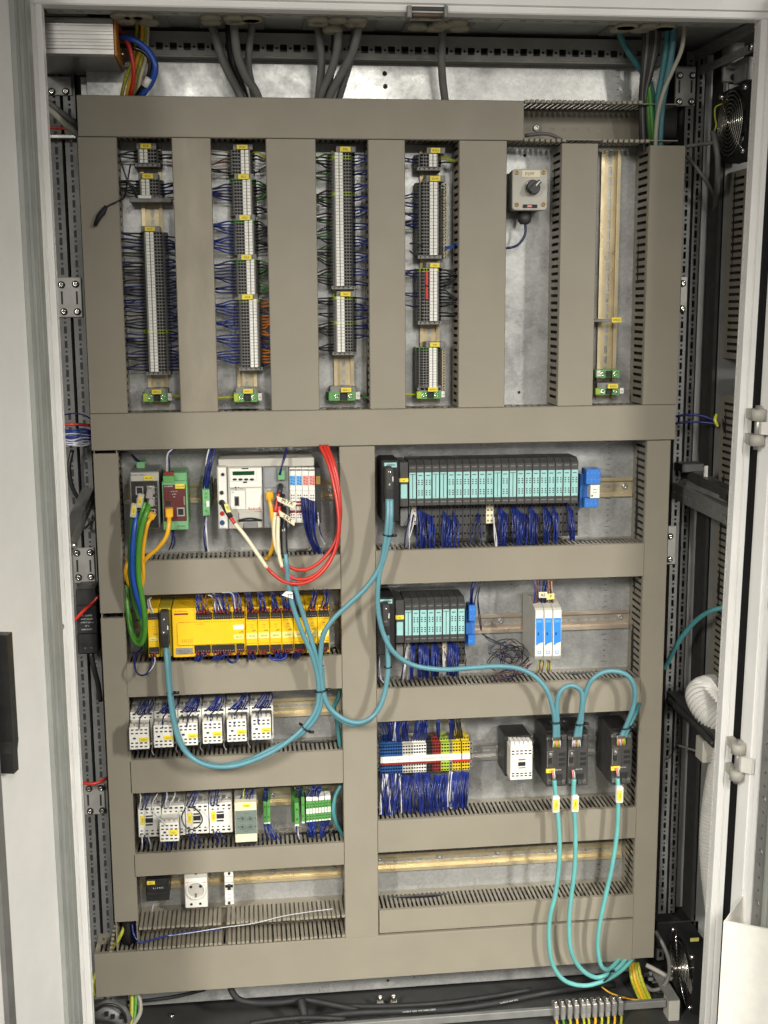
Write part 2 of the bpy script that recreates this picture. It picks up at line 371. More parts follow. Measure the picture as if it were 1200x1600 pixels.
# roof gland plates with round glands
GP=mat('gland_plate_paint',(0.25,0.24,0.215),0.5,0.2,0.08,20)
def gplate(pa,pb,glands,extra=None):
    xa=at(pa,40,-0.1).x; xb=at(pb,40,-0.1).x
    t=MB(); t.box(xa,xb,-0.165,-0.035,1.9985,2.003,0,0.001); g=part('gland_plate',t,GP,cab)
    for px,py in glands:
        d=at(px,py,-0.1)-CAM; k=(1.989-CAM.z)/d.z; p=CAM+d*k
        p.y=max(-0.155,min(-0.05,p.y))
        t=MB(); R=0.0165
        t.tube([(p.x,p.y,1.9985),(p.x,p.y,1.9945)],[R*1.06,R*1.06],6,0)
        gb=0.008 if p.y>-0.11 else 0.002; t.tube([(p.x,p.y,1.9945),(p.x,p.y,1.990-gb),(p.x,p.y,1.9875-gb),(p.x,p.y,1.9875-gb)],[R,R,R*0.86,R*0.3],18,0); part('gland',t,GLAND,g)
    return g
gplate(155,262,[(188,22),(196,33),(222,24),(232,35),(205,16)])
gplate(310,414,[(330,34),(365,22),(368,33),(394,30),(328,15),(392,15)])
gplate(476,590,[(497,36),(529,27),(520,42),(562,22),(500,19),(556,38)])
gplate(636,742,[(652,42),(692,39),(725,22),(718,44),(680,44)])
gplate(952,1072,[(968,46),(979,40),(990,31),(1000,46),(1025,34),(1042,40),(1053,33),(1000,28)])
t=MB(); t.box(at(786,40,-.1).x,at(930,40,-.1).x,-0.150,-0.05,2.0005,2.0028,0,0.001); part('knockout_cover',t,PAINTG,cab)

# pairs of slotted uprights at the rear corners
UPRM=mat('shaded_upright_steel',(0.15,0.15,0.142),0.55,0.1,0.14,25,0.05,300)  # steel colour darkened in place of the shadow cast by the ducts
def upright(px0,px1,py,z0,z1,Y=0.035,ph=0):
    xa=at(px0,py,Y).x; xb=at(px1,py,Y).x; t=MB(); L=z1-z0; W=xb-xa; holes=[]; u=0.012; k=ph
    while u<L-0.012:
        holes.append((u,W/2,0.0062,0.0024,'r') if k%2==0 else (u,W/2,0.0021,0.0021,'o')); u+=0.0125; k+=1
    t.holed((xa,Y,z0),(0,0,1),(1,0,0),L,W,holes,(0,0.003,0))
    t.box(xa,xa+0.002,Y+0.0005,Y+0.04,z0,z1); t.box(xb-0.002,xb,Y+0.0005,Y+0.04,z0,z1)
    return part('slotted_upright',t,UPRM,cab)
upright(98,115,600,0.25,1.99); upright(120,138,600,0.25,1.99,ph=1)
upright(1056,1069,600,0.25,1.99); upright(1073,1084,600,0.25,1.99,ph=1)
t=MB(); t.box(at(1112,600,0.0).x,at(1117,600,0.0).x,0.0,0.05,0.25,1.99); part('corner_strip',t,DKGREY,cab)
# joining plates across the uprights
JOINM=mat('joining_plate_zinc',(0.33,0.32,0.295),0.5,0.3,0.15,30)
def joinplate(x0,y0,x1,y1,screws,slots=True,Y=0.031):
    X0,X1,Z0,Z1=rect(x0,y0,x1,y1,Y); t=MB(); t.box(X0,X1,Y,Y+0.0035,Z0,Z1,0,0.0012); o=part('joining_plate',t,JOINM,cab)
    for sx,sy in screws:
        p=at(sx,sy,Y); s=MB(); s.tube([(p.x,Y-0.0002,p.z),(p.x,Y-0.0015,p.z)],[0.0062,0.0062],12,1); screw(s,p.x,p.z,Y-0.005,0.0042,0,0.0035); part('screw',s,[BRIGHT,BLACKM],o)
    if slots:
        for sx in (x0+(x1-x0)*0.2,x0+(x1-x0)*0.8):
            p=at(sx,(y0+y1)/2,Y); s=MB(); s.box(p.x-0.0016,p.x+0.0016,Y-0.0004,Y+0.0003,p.z-0.012,p.z+0.010); part('slot',s,BLACKM,o)
    return o
joinplate(89,433,128,496,[(96,445),(118,444),(100,487),(121,487)])
joinplate(114,856,148,911,[(120,864),(141,863),(123,902),(142,901)])
joinplate(131,1226,164,1273,[(139,1232),(158,1231),(141,1267),(160,1266)])
joinplate(72,119,112,149,[(81,143),(103,143)],False)
joinplate(1055,103,1087,166,[(1062,118),(1082,118),(1061,159),(1080,159)])
joinplate(1063,432,1074,486,[(1067,443),(1066,482)],False)
joinplate(1043,822,1056,882,[(1047,838),(1046,874)],False)
# lug of the mounting plate beside the heatsink unit
t=MB(); bx(t,126,120,160,152,0.012,0.02,0,0.001); p=at(147,146,0.0118)
t.tube([(p.x,0.0118,p.z),(p.x,0.0112,p.z)],[0.005,0.005],12,1); part('plate_lug',t,[GALV,BLACKM],cab)

# depth rails (front to rear) at both sides
def depthrail(rear,front,h,m=GALVD,holes=True,Yr=0.03,Yf=-0.18,tilt=0.012,name='depth_rail'):
    """flat perforated bar that runs front to rear along the side of the cabinet"""
    a=at(rear[0],rear[1],Yr); b=at(front[0],front[1],Yf)
    t=MB(); d=(b-a); L=d.length; U=d.normalized(); V=Vector((0,0,1)); V=(V-U*V.dot(U)).normalized(); N=U.cross(V)
    hs=[]
    if holes:
        u=0.012
        while u<L-0.01: hs.append((u,h*0.5,0.0019,0.0019,'o')); u+=0.0098
    sgn=-1 if a.x>0.3 else 1
    t.holed(a-V*h/2,U,V,L,h,hs,N*0.002 if N.x*sgn<0 else -N*0.002)
    t.quad(a+V*h/2,b+V*h/2,b+V*h/2+Vector((-sgn*0.02,0,0)),a+V*h/2+Vector((-sgn*0.02,0,0)))
    o=part(name,t,m,cab)
    s=MB(); q=b-U*0.008; s.tube([q,q+Vector((sgn*0.006,0,0))],0.006,10); part('screw',s,BRIGHT,o)
    return o
depthrail((1050,766),(1146,812),0.030)
depthrail((1066,737),(1145,780),0.020,DKGREY,True)
depthrail((1062,752),(1146,786),0.008,STEEL,False)
depthrail((148,772),(111,856),0.026)
depthrail((1042,1088),(1124,1166),0.022,DKGREY,False)
depthrail((1086,88),(1187,36),0.018,PROFM,True)
depthrail((1092,112),(1180,72),0.014,PROFM,True)
t=MB(); bx(t,1066,725,1100,738,-0.01,0.03,0,0.001); part('shelf_plate',t,DKGREY,cab)
t=MB(); bx(t,1100,728,1106,745,-0.06,-0.057,0); bx(t,1098,770,1102,785,-0.06,-0.057,0); part('rail_hook',t,STEEL,cab,kind='stuff')

# doors
def door(hx,hy,ang,side):
    """an opened door: local s runs from the hinge edge outwards"""
    a=math.radians(ang); D=Vector((side*math.sin(a),-math.cos(a),0)); Nn=Vector((-side*math.cos(a),-math.sin(a),0))  # Nn: towards the viewer (inner face)
    H=Vector((hx,hy,0))
    def slab(mb,s0,s1,n0,n1,z0,z1,m=0):
        P=[H+D*s0+Nn*n0,H+D*s1+Nn*n0,H+D*s1+Nn*n1,H+D*s0+Nn*n1]
        mb.ext('z',[(p.x,p.y) for p in P],z0,z1,m)
    return D,Nn,H,slab
D,Nn,H,slab=door(-0.303,-0.226,13,-1)
t=MB(); slab(t,0.0,0.52,-0.02,0.0,0.12,2.05); dl=part('door',t,PAINT,cab,'left door leaf swung open, seen from its inner face')
for s0,s1,n,m in ((0.002,0.010,0.010,PAINTG),(0.012,0.026,0.016,PAINTG),(0.0275,0.040,0.013,PAINTG),(0.0415,0.052,0.008,PAINTG)):
    t=MB(); slab(t,s0,s1,0.0005,n,0.13,2.04); part('gasket_strip',t,m,dl)
t=MB(); slab(t,0.246,0.268,0.0005,0.008,0.13,2.04); part('perforated_strip',t,PROFM,dl)
# lever handle of the left door
t=MB()
def dpt(s,n,z): 
    p=H+D*s+Nn*n; return (p.x,p.y,z)
hz=[at(5,984,-0.43).z,at(5,1150,-0.43).z,at(5,1196,-0.43).z]
for (s0,s1,z0,z1) in ((0.218,0.236,hz[1],hz[0]),(0.223,0.240,hz[2],hz[2]+0.03)):
    slab(t,s0,s1,0.004,0.024,z0,z1)
q=[(0.218,hz[1]+0.001),(0.236,hz[1]+0.001),(0.241,hz[2]+0.03),(0.224,hz[2]+0.03)]
n=len(t.v); t.v += [dpt(s,0.0245,z) for s,z in q]+[dpt(s,0.0035,z) for s,z in q]
for f in ((0,1,2,3),(4,7,6,5),(0,3,7,4),(1,5,6,2)): t.face([n+i for i in f])
hn=part('handle',t,BLACK,dl)
# hinge lugs on the left side
for y0,y1 in ((640,712),(1203,1265)):
    z1=at(85,y0+17,-0.215).z; z0=at(85,y1-17,-0.215).z; t=MB(); t.box(-0.3055,-0.3015,-0.228,-0.216,z0,z1); hg=part('hinge',t,BLACKM,cab)
    for a,b in ((y0,y0+17),(y1-17,y1)):
        z1=at(85,a,-0.215).z; z0=at(85,b,-0.215).z; t=MB(); t.box(-0.3075,-0.2985,-0.236,-0.212,z0,z1,0,0.001); part('hinge_lug',t,PAINT,hg)
for py in (980,):
    t=MB(); p=at(91,py,-0.235); t.tube([(p.x,-0.232,p.z),(p.x+0.006,-0.236,p.z)],0.0055,10); part('stop_screw',t,BRIGHT,dl)

D,Nn,H,slab=door(0.8505,-0.226,15,1)
t=MB(); slab(t,0.0,0.47,-0.02,0.0,0.12,2.05); dr=part('door',t,PAINT,cab,'right door leaf swung open with perforated strip')
t=MB(); slab(t,0.001,0.044,0.0005,0.012,0.13,2.04); part('edge_channel',t,PAINT,dr)
t=MB(); slab(t,0.010,0.034,0.0125,0.016,0.13,2.04); part('edge_channel',t,PAINT,dr)
# perforated strip with round holes
t=MB(); W=0.026; L=1.88; holes=[]; u=0.02; k=0
while u<L-0.02:
    r=0.0054 if k%4==0 else 0.0026; holes.append((u,W/2,r,r,'o')); u+=0.0235; k+=1
o3=H+D*0.050+Nn*0.006; t.holed((o3.x,o3.y,0.14),(0,0,1),tuple(D),L,W,holes,tuple(-Nn*0.005)); part('perforated_strip',t,PROFM,dr)
for a,b,n in ((0.080,0.085,0.010),(0.087,0.093,0.013),(0.095,0.100,0.010)):
    t=MB(); slab(t,a,b,0.0005,n,0.13,2.04); part('gasket_strip',t,PAINTG,dr)
t=MB(); p=H+D*0.061+Nn*0.012; z=at(1197,942,-0.28).z; t.tube([p,p-Nn*0.012],0.0085,12); t.v=[(x,y,zz+z) for x,y,zz in t.v]; part('strip_bolt',t,BRIGHT,dr)
# hinges on the right side
RHINGE=[]
for yc in (665,1178):
    zt=at(1180,yc-28,-0.22).z; zb=at(1180,yc+28,-0.22).z; xx=at(1184 if yc<900 else 1153,yc,-0.250).x-((zt+zb)/2-0.95)*0.0148
    t=MB(); t.tube([(xx,-0.250,zb-0.006),(xx,-0.250,zt+0.006)],0.0052,12); h=part('hinge',t,STEEL,cab); RHINGE.append(h)
    for a,b in ((zt-0.018,zt),(zb,zb+0.018)):
        t=MB(); t.tube([(xx,-0.250,a),(xx,-0.250,b)],0.0120,14); RHINGE.append(part('hinge_knuckle',t,LGREY,h)); t=MB(); t.box(xx-0.005,xx+0.006,-0.250,-0.2115,a+0.001,b-0.001); RHINGE.append(part('hinge_foot',t,LGREY,h))
    t=MB(); q0=Vector((xx,-0.264,0)); q1=H+D*0.046+Nn*0.022
    t.ext('z',[(q0.x,q0.y),(q1.x,q1.y),(q1.x-Nn.x*0.006,q1.y-Nn.y*0.006),(q0.x,q0.y+0.008)],zb+0.0195,zt-0.0195); RHINGE.append(part('hinge_leaf',t,WHITE,h))
# document pocket on the right door
pk=thing('document_pocket','white plastic document pocket hung low on the right door','document pocket',tuple(at(1170,1590,-0.30)))
zt=at(1135,1437,-0.34).z
A=at(1136,1440,-0.345); Bp=at(1164,1412,-0.262); C=at(1240,1500,-0.40)
t=MB(); dx=Vector((C.x-A.x,C.y-A.y,0)); 
P=[Vector((A.x,A.y,0)),Vector((A.x,A.y,0))+dx,Vector((A.x,A.y,0))+dx+Vector((0.003,0.006,0)),Vector((A.x,A.y,0))+Vector((0.003,0.004,0))]
t.ext('z',[(q.x,q.y) for q in P],0.18,zt); part('front_wall',t,WHITE,pk)
t=MB(); bq=Vector((Bp.x,Bp.y,0)); aq=Vector((A.x,A.y,0)); t.ext('z',[(aq.x,aq.y),(bq.x,bq.y),(bq.x+0.003,bq.y),(aq.x+0.003,aq.y)],0.18,zt-0.0006); part('side_wall',t,WHITE,pk)
t=MB(); t.ext('z',[(bq.x,bq.y),(bq.x+0.16,bq.y+0.0-0.05),(bq.x+0.16,bq.y-0.047),(bq.x,bq.y+0.003)],0.18,zt+0.012); part('back_wall',t,WHITE,pk)

def lean(objs,k=0.0148,z0=0.95):
    """the right hand frame and its door stand slightly out of plumb"""
    for o in objs:
        if o.type!='MESH': continue
        oz=ORG[o].z
        for v in o.data.vertices: v.co.x += (v.co.z+oz-z0)*k
def tree(o): return [o]+[c for ch in o.children for c in tree(ch)]
lean(tree(RUP)+RHINGE+tree(dr)+tree(pk))
# wall of the adjoining bay seen between the uprights and its ducts
t=MB(); t.box(at(1086,600,0.06).x,at(1119,600,0.06).x,0.06,0.063,0.25,1.99); part('bay_partition',t,mat('bay_wall',(0.66,0.65,0.61),0.5,0.0,0.10,20),cab)
# ================================================================== mounting plates
GZ0=at(600,1545,0.0).z
mp=thing('mounting_plate','bare galvanised steel mounting plate behind all ducts and rails','mounting plate',(0.25,0,GZ0))
PXL=at(146,600,0.0).x; PXR=at(1046,600,0.0).x
t=MB(); t.box(-0.243,0.742,0.0,0.003,GZ0,1.975,0,0.0008); part('sheet',t,GALV,mp)
for px,py in ((601,115),(602,135),(820,243),(811,613),(606,1532)):
    p=at(px,py,0); s=MB(); s.tube([(p.x,-0.0003,p.z),(p.x,-0.0004,p.z)],[0.0042 if py<200 else 0.0028]*2,12); part('bolt_hole',s,BLACKM,mp)
# ruler ticks printed near the right edge
t=MB(); z=at(955,1020,0).z; xr=at(950,800,0).x
for (pa,pb) in ((690,838),(905,1040),(1350,1380),(110,160)):
    z1=at(950,pa,0).z; z0=at(950,pb,0).z; k=0; zz=z1
    while zz>z0:
        w2=0.0065 if k%5==0 else 0.0035; t.box(xr-w2,xr+w2*0.4,-0.0006,-0.0001,zz-0.0004,zz+0.0004); zz-=0.0105; k+=1
part('ruler_mark',t,DKGREY,mp,kind='stuff')
nb=thing('neighbour_plate','narrow grey mounting plate edge of the adjoining bay behind the right frame','mounting plate',(0.9,0,0.3))
t=MB(); t.box(at(1120,600,0).x,1.2,0.0,0.003,0.30,1.93,0,0.0006); part('sheet',t,PROFM,nb)

# ================================================================== wiring ducts
YD=-0.08
def wall(o, U, V, L, W, pitch, slotw, t):
    """slotted side wall; V runs from the plate to the front"""
    mb=MB(); holes=[]; n=max(1,int((L-0.004)/pitch)); off=(L-n*pitch)/2
    for i in range(n): holes.append((off+pitch*(i+0.5),W*0.53,slotw/2,W*0.36,'r'))
    mb.holed(o,U,V,L,W,holes,t); return mb
def duct(name_label, x0,x1,z0,z1, vert, cover=True, cm=None, pitch=0.0125, slotw=0.0052, cov=None, group=None, Yf=YD, lip=0.010, bow=0.0, fill=True):
    """wiring duct: base, two slotted walls and a snap-on cover (list of spans when cut in pieces)"""
    root=thing('wiring_duct', name_label, 'wiring duct', ((x0+x1)/2, 0, z0), group)
    b=MB(); b.box(x0+0.001,x1-0.001,-0.0035,-0.0005,z0+0.001,z1-0.001); part('base',b,DUCT,root)
    W=-Yf-0.004
    if vert:
        for xx,tt in ((x0+0.0006,0.0016),(x1-0.0006,-0.0016)):
            part('slotted_wall',wall((xx,-0.002,z0),(0,0,1),(0,-1,0),z1-z0,W,pitch,slotw,(tt,0,0)),DUCT,root)
    else:
        for zz,tt in ((z0+0.0006,0.0016),(z1-0.0006,-0.0016)):
            part('slotted_wall',wall((x0,-0.002,zz),(1,0,0),(0,-1,0),x1-x0,W,pitch,slotw,(0,0,tt)),DUCT,root)
    if cover and fill:
        t=MB(); rr=min(x1-x0 if vert else z1-z0,0.06)*0.30; L0,L1=(z0,z1) if vert else (x0,x1); c0=(x0+x1)/2 if vert else (z0+z1)/2; n=max(3,int((L1-L0)/0.05))
        for k,(o_,y_) in enumerate(((-0.55,-0.026),(0.55,-0.028),(0.0,-0.046))):
            P=[]
            for i in range(n+1):
                q=L0+0.004+(L1-L0-0.008)*i/n; w_=c0+o_*rr*1.25+random.uniform(-0.003,0.003); y2=y_+random.uniform(-0.004,0.004); P.append((w_,y2,q) if vert else (q,y2,w_))
            t.tube(curve(P,2),rr*0.95,7,k%2)
        part('shade_wire_fill',t,[BLACKM,BLKW],root,kind='stuff')  # wires filled in and blackened, standing in for shade behind the slots
    if cover:
        for a,b_ in (cov or [((z0,z1) if vert else (x0,x1))]):
            c=MB(); e=0.0012; yl=Yf+lip
            if vert:
                c.ext('z',[(x0-e,yl),(x0-e,Yf+0.002),(x0-e+0.0012,Yf+bow*0.3),(x0*0.66+x1*0.34,Yf-bow),(x0*0.34+x1*0.66,Yf-bow),(x1+e-0.0012,Yf+bow*0.3),(x1+e,Yf+0.002),(x1+e,yl)],a,b_)
            else:
                c.ext('x',[(yl,z0-e),(Yf+0.002,z0-e),(Yf,z0-e+0.0012),(Yf,z1+e-0.0012),(Yf+0.002,z1+e),(yl,z1+e)],a,b_)
            part('cover',c,cm or DUCT,root)
    return root
U=0.0006
G1='upright ducts between the terminal rows'
duct('upright grey duct, first from the left frame, beside the loose black lead',-0.2515,-0.1915,1.3765,1.8195,True,group=G1)
duct('upright grey duct with a smudged cover, second from the left frame',-0.1020,-0.0415,1.3765,1.8195,True,group=G1,cm=DUCTS)
duct('wide upright grey duct between second and third terminal rows',0.0497,0.1290,1.3765,1.8195,True,group=G1)
duct('upright grey duct between third and fourth terminal rows',0.2174,0.2768,1.3765,1.8195,True,group=G1)
duct('wide upright grey duct just left of the rotary switch box',0.3699,0.4487,1.3765,1.8195,True,group=G1)
duct('upright grey duct just right of the rotary switch box',0.5443,0.6052,1.3765,1.8165,True,group=G1)
duct('upright grey duct at the right end of the upper half',0.6974,0.7579,1.3765,1.8145,True,group=G1)
xt0=-0.2500; xt1=at(818,185,YD).x
duct('long horizontal grey duct across the top under the roof cables',xt0,0.745,1.8215,1.8835,False,pitch=0.0093,slotw=0.0040,cov=[(xt0,xt1)],fill=False) 
duct('full-width horizontal grey duct below the terminal rows',-0.2520,0.7570,1.3145,1.3745,False)
xl1=at(187,800,YD).x
zA=at(175,958,YD).z; zB=at(175,966,YD).z; zC=at(195,1440,YD).z
duct('narrow upright grey duct down the left side, cover cut in two',-0.2500,-0.2105,0.405,1.3125,True,cov=[(zA,1.3085),(zC,zB)])
duct('upright grey duct in the middle of the lower half',0.1637,0.2232,0.4055,1.3125,True)
duct('narrow upright grey duct down the right side of the lower half',0.7080,0.7494,0.3235,1.3125,True,cov=[(0.3255,1.3125)])
G2='short horizontal ducts left of the middle duct'; G3='horizontal ducts right of the middle duct'
def hx(px,py): return at(px,py,YD).x
duct('short grey duct under the network switch and motion controller',hx(222,905),0.1622,1.0636,1.1225,False,pitch=0.0082,slotw=0.0037,group=G2)
duct('short grey duct under the yellow safety modules',hx(198,1060),0.1622,0.8830,0.9420,False,pitch=0.0082,slotw=0.0037,group=G2)
duct('short grey duct under the row of six white contactors',hx(204,1215),0.1622,0.7065,0.7660,False,pitch=0.0082,slotw=0.0037,group=G2)
duct('slim grey duct under the three contactors and green terminals',hx(210,1350),0.1622,0.5500,0.5905,False,pitch=0.0082,slotw=0.0037,group=G2)
duct('grey duct under the long petrol input output station',0.2245,0.7068,1.0689,1.1276,False,pitch=0.0082,slotw=0.0037,group=G3)
duct('grey duct under the short petrol station and blue isolators',0.2245,0.7068,0.8175,0.8770,False,pitch=0.0082,slotw=0.0037,group=G3)
duct('grey duct under the coloured terminal strip and black couplers',0.2245,0.7068,0.5692,0.6282,False,pitch=0.0082,slotw=0.0037,group=G3)
duct('slim grey duct under the empty lowest rail',0.2260,0.7068,0.4112,0.4532,False,fill=True,pitch=0.0082,slotw=0.0037,group=G3)
xb0=hx(149,1527)
duct('long horizontal grey duct along the bottom',xb0,0.7068,0.3225,0.4040,False,pitch=0.0082,slotw=0.0037)

# open duct lower left: comb fingers without a cover
od=thing('open_duct','open grey duct with bare comb fingers below the wall socket','wiring duct',(hx(378,1440),0,0.41))
xa=hx(216,1440); zt=at(380,1408,YD).z; zb=at(380,1452,YD).z
xo1=0.1625; zo1=0.4500; zo0=0.4108
t=MB(); t.box(xa,xo1,-0.004,-0.0005,zo0+0.001,zo1-0.001); part('base',t,DUCT,od)
fm=MB(); fm.box(-0.0027,0.0027,-0.080,-0.016,-0.0011,0.0011,0,0.0003); fm.box(-0.0032,0.0032,-0.0805,-0.072,-0.0030,0.0016,0,0.0007)
fme=fm.mesh('finger',[DUCT]); 
for zz in (zo0,zo1):
    t=MB(); t.box(xa,xo1,-0.018,-0.0005,zz-0.0008,zz+0.0008); part('wall_strip',t,DUCT,od)
    x=xa+0.003; gap0=hx(346,1450); gap1=hx(356,1450)
    while x<xo1-0.003:
        if not (gap0<x<gap1):
            f=place('finger',fme,od,(x,0,zz)); f.rotation_euler=(random.uniform(-0.008,0.008),random.uniform(-0.006,0.006),random.uniform(-0.010,0.010))
        x+=0.0083
# teeth of the uncovered end of the top duct
td=thing('duct_comb','uncovered end of the top duct with square comb teeth below the roof','wiring duct',(0.6,0,1.82))
tm=MB(); tm.box(-0.0034,0.0034,-0.0835,-0.074,-0.003,0.0026,0,0.0008); tme=tm.mesh('tooth',[DUCT])
for zz,spans in ((1.8835,((820,1003),)),(1.8215,((820,882),(943,1018)))):
    for a,b in spans:
        x=hx(a,200)+0.002
        while x<hx(b,200): place('tooth',tme,td,(x,0,zz+random.uniform(-0.0006,0.0006))).rotation_euler=(0,random.uniform(-0.06,0.06),0); x+=0.0093
t=MB(); holes=[]; L=hx(1000,200)-xt1; u=0.004; k=0
while u<L-0.01: holes.append((u,0.026,0.0052 if k%2 else 0.003,0.0026,'o')); u+=0.0212; k+=1
t.holed((xt1,-0.0042,1.8225),(1,0,0),(0,0,1),L,0.060,holes,(0,0.0006,0)); part('inner_base',t,DUCT,td)
p=at(838,200,-0.006); t=MB(); screw(t,p.x,p.z,-0.0075,0.0055); part('screw',t,STEEL,td)

# ducts on the adjoining plate at the right
def nduct(lab,py0,py1,open_=False):
    X0=at(1154,600,YD).x; X1=X0+0.06; z1=at(1150,py0,YD).z; z0=at(1150,py1,YD).z
    return duct(lab,X0,X1,z0,z1,True,cover=not open_,group='ducts of the adjoining bay')
nduct('upper grey duct of the adjoining bay below the upper fan',262,562)
nduct('long grey duct of the adjoining bay with the perforated bar across it',622,1425)
t=MB(); X0=at(1154,600,YD).x; bb=thing('duct_cover','short grey cover piece between two ducts of the adjoining bay','cover',(X0+0.03,-0.07,at(1150,616,YD).z))
t.box(X0-0.001,X0+0.062,-0.081,-0.079,at(1150,618,YD).z,at(1150,566,YD).z,0,0.0006); part('plate',t,DUCT,bb)

# ================================================================== mounting rails
def dinrail(label, p0, p1, vert, group, m=GOLD, half=0.0175, screws=()):
    """35 mm top-hat rail with slots; p0/p1 = ends (coordinate along), c = centre line"""
    c,a,b=p0,p1[0],p1[1]; L=b-a
    root=thing('mounting_rail',label,'rail',(c,0,a) if vert else (a,0,c),group)
    hs=[]; u=0.014
    while u<L-0.012: hs.append((u,0.0125,0.0078,0.0029,'o')); u+=0.0183*1.0
    t=MB()
    if vert: t.holed((c-0.0125,-0.0012,a),(0,0,1),(1,0,0),L,0.025,hs,(0,0.001,0))
    else: t.holed((a,-0.0012,c-0.0125),(1,0,0),(0,0,1),L,0.025,hs,(0,0.001,0))
    part('web',t,m,root)
    for s in (-1,1):
        prof=[(s*0.0125,-0.0005),(s*0.0125,-0.0075),(s*half,-0.0078),(s*half,-0.0090),(s*0.0115,-0.0087),(s*0.0115,-0.0005)]
        t=MB()
        if vert: t.ext('z',[(c+q,y) for q,y in prof],a,b)
        else: t.ext('x',[(y,c+q) for q,y in prof],a,b)
        part('flange',t,m,root)
    for sx,sy in screws:
        p=at(sx,sy,-0.003); t=MB(); t.tube([(p.x,-0.0012,p.z),(p.x,-0.002,p.z)],[0.0065,0.0065],14); screw(t,p.x,p.z,-0.0052,0.0046,0,0.0032); part('screw',t,STEEL,root)
    return root
GV='upright rails carrying the terminal rows'; GH='horizontal rails of the lower half'
def vx(px,py): return at(px,py,-0.005).x
def hz_(px,py): return at(px,py,-0.005).z
RV={}
for k,(px,py,lab) in {1:(242,440,'golden upright rail carrying the first terminal row'),2:(386,600,'golden upright rail carrying the second terminal row'),3:(537,560,'golden upright rail carrying the third terminal row'),4:(671,520,'golden upright rail carrying the fourth terminal row'),6:(950,430,'long mostly empty golden upright rail at the right')}.items():
    RV[k]=vx(px,py); dinrail(lab,RV[k],(1.382,1.815),True,GV,half=0.0175,screws=((955,240),) if k==6 else ())
def hrail(lab,px,py,xa,xb,screws=(),m=GOLD): 
    z=hz_(px,py); dinrail(lab,z,(xa,xb),False,GH,m=m,screws=screws); return z
ZL1=hrail('golden rail behind the network switch and motion controller',515,765,-0.208,0.162,((516,765),))
ZL2=hrail('golden rail behind the yellow safety modules',522,960,-0.208,0.162,((518,951),))
ZL3=hrail('golden rail behind the row of six white contactors',480,1103,-0.208,0.162)
ZL4=hrail('golden rail behind the three contactors and green terminals',440,1243,-0.208,0.162,((425,1243),(522,1238)))
ZL5=hrail('golden rail behind wall socket and breaker',440,1362,-0.208,0.162,((426,1362),(522,1357),(332,1368)))
ZR1=hrail('rail behind the long petrol input output station',950,761,0.224,0.706,((976,760),(590,769)),GOLD)
ZR2=hrail('dull pinkish zinc rail behind the three blue isolators',930,968,0.224,0.706,((782,970),(969,964)),mat('dull_rail',(0.50,0.42,0.33),0.36,0.6,0.15,24))
ZR3=hrail('silver rail behind coloured terminals and black couplers',770,1172,0.224,0.706,((780,1168),),STEEL)
ZR4=hrail('empty golden rail lowest on the right',800,1336,0.224,0.706,((594,1341),(687,1337),(778,1331),(867,1327)))
# ================================================================== terminal strips
BL={}
def block(key, orient, half, pits, marks, pitch, body, yf=-0.0465, sh=0.008, pitw=0.0019, extra=None, mk=PAPER):
    """one terminal block: stepped body, deep wire and test openings, snap-in markers.  across-axis = X for upright strips, Z for level ones"""
    k=(key,orient)
    if k in BL: return BL[k]
    t=MB(); g=pitch*0.47
    def M(a,y,c): return (a,y,c) if orient=='v' else (c,y,a)
    U=(1,0,0) if orient=='v' else (0,0,1); V=(0,0,1) if orient=='v' else (1,0,0)
    ax='z' if orient=='v' else 'x'
    ys=yf+0.011; prof=[(-half,-0.009),(-half,ys+0.012),(-half+sh,ys+0.0065),(-half+sh,yf+0.0078),(half-sh,yf+0.0078),(half-sh,ys+0.0065),(half,ys+0.012),(half,-0.009)]
    if orient=='v': t.ext('z',prof,-g,g)
    else: t.ext('x',[(y,a) for a,y in prof],-g,g)
    lo=M(-half+sh+0.0006,0,-g*0.97); hi=M(half-sh-0.0006,0,g*0.97); t.box(lo[0],hi[0],yf+0.0070,yf+0.0079,lo[2],hi[2],3)
    hs=[(p+half-sh,g,pitw,min(pitw,g*0.72),'r') for p in pits]
    o=M(-half+sh,yf,-g); t.holed(o,U,V,2*half-2*sh,2*g,hs,(0,0.008,0),0,3)  # pits blackened inside, colour stands in for their shade
    for s in (-1,1):   # shoulder with the wire entry
        a0=Vector(M(s*(half-sh),ys-0.0005,-g)); a1=Vector(M(s*half,ys+0.0055,-g)); L=(a1-a0).length; UU=(a1-a0).normalized()
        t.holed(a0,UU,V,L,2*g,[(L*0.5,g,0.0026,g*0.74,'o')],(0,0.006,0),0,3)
    for a0,a1 in marks:
        lo=M(a0,0,-g*0.96); hi=M(a1,0,g*0.96)
        t.box(lo[0],hi[0],yf-0.0012,yf+0.0004,lo[2],hi[2],1,0.0003)
    if extra:
        a0,a1=extra; lo=M(a0,0,-g*1.05); hi=M(a1,0,g*1.05); t.box(lo[0],hi[0],yf-0.0009,yf+0.0004,lo[2],hi[2],2)
    me=t.mesh('terminal_block',[body,mk,TRED,BLACKM]); BL[k]=me; return me
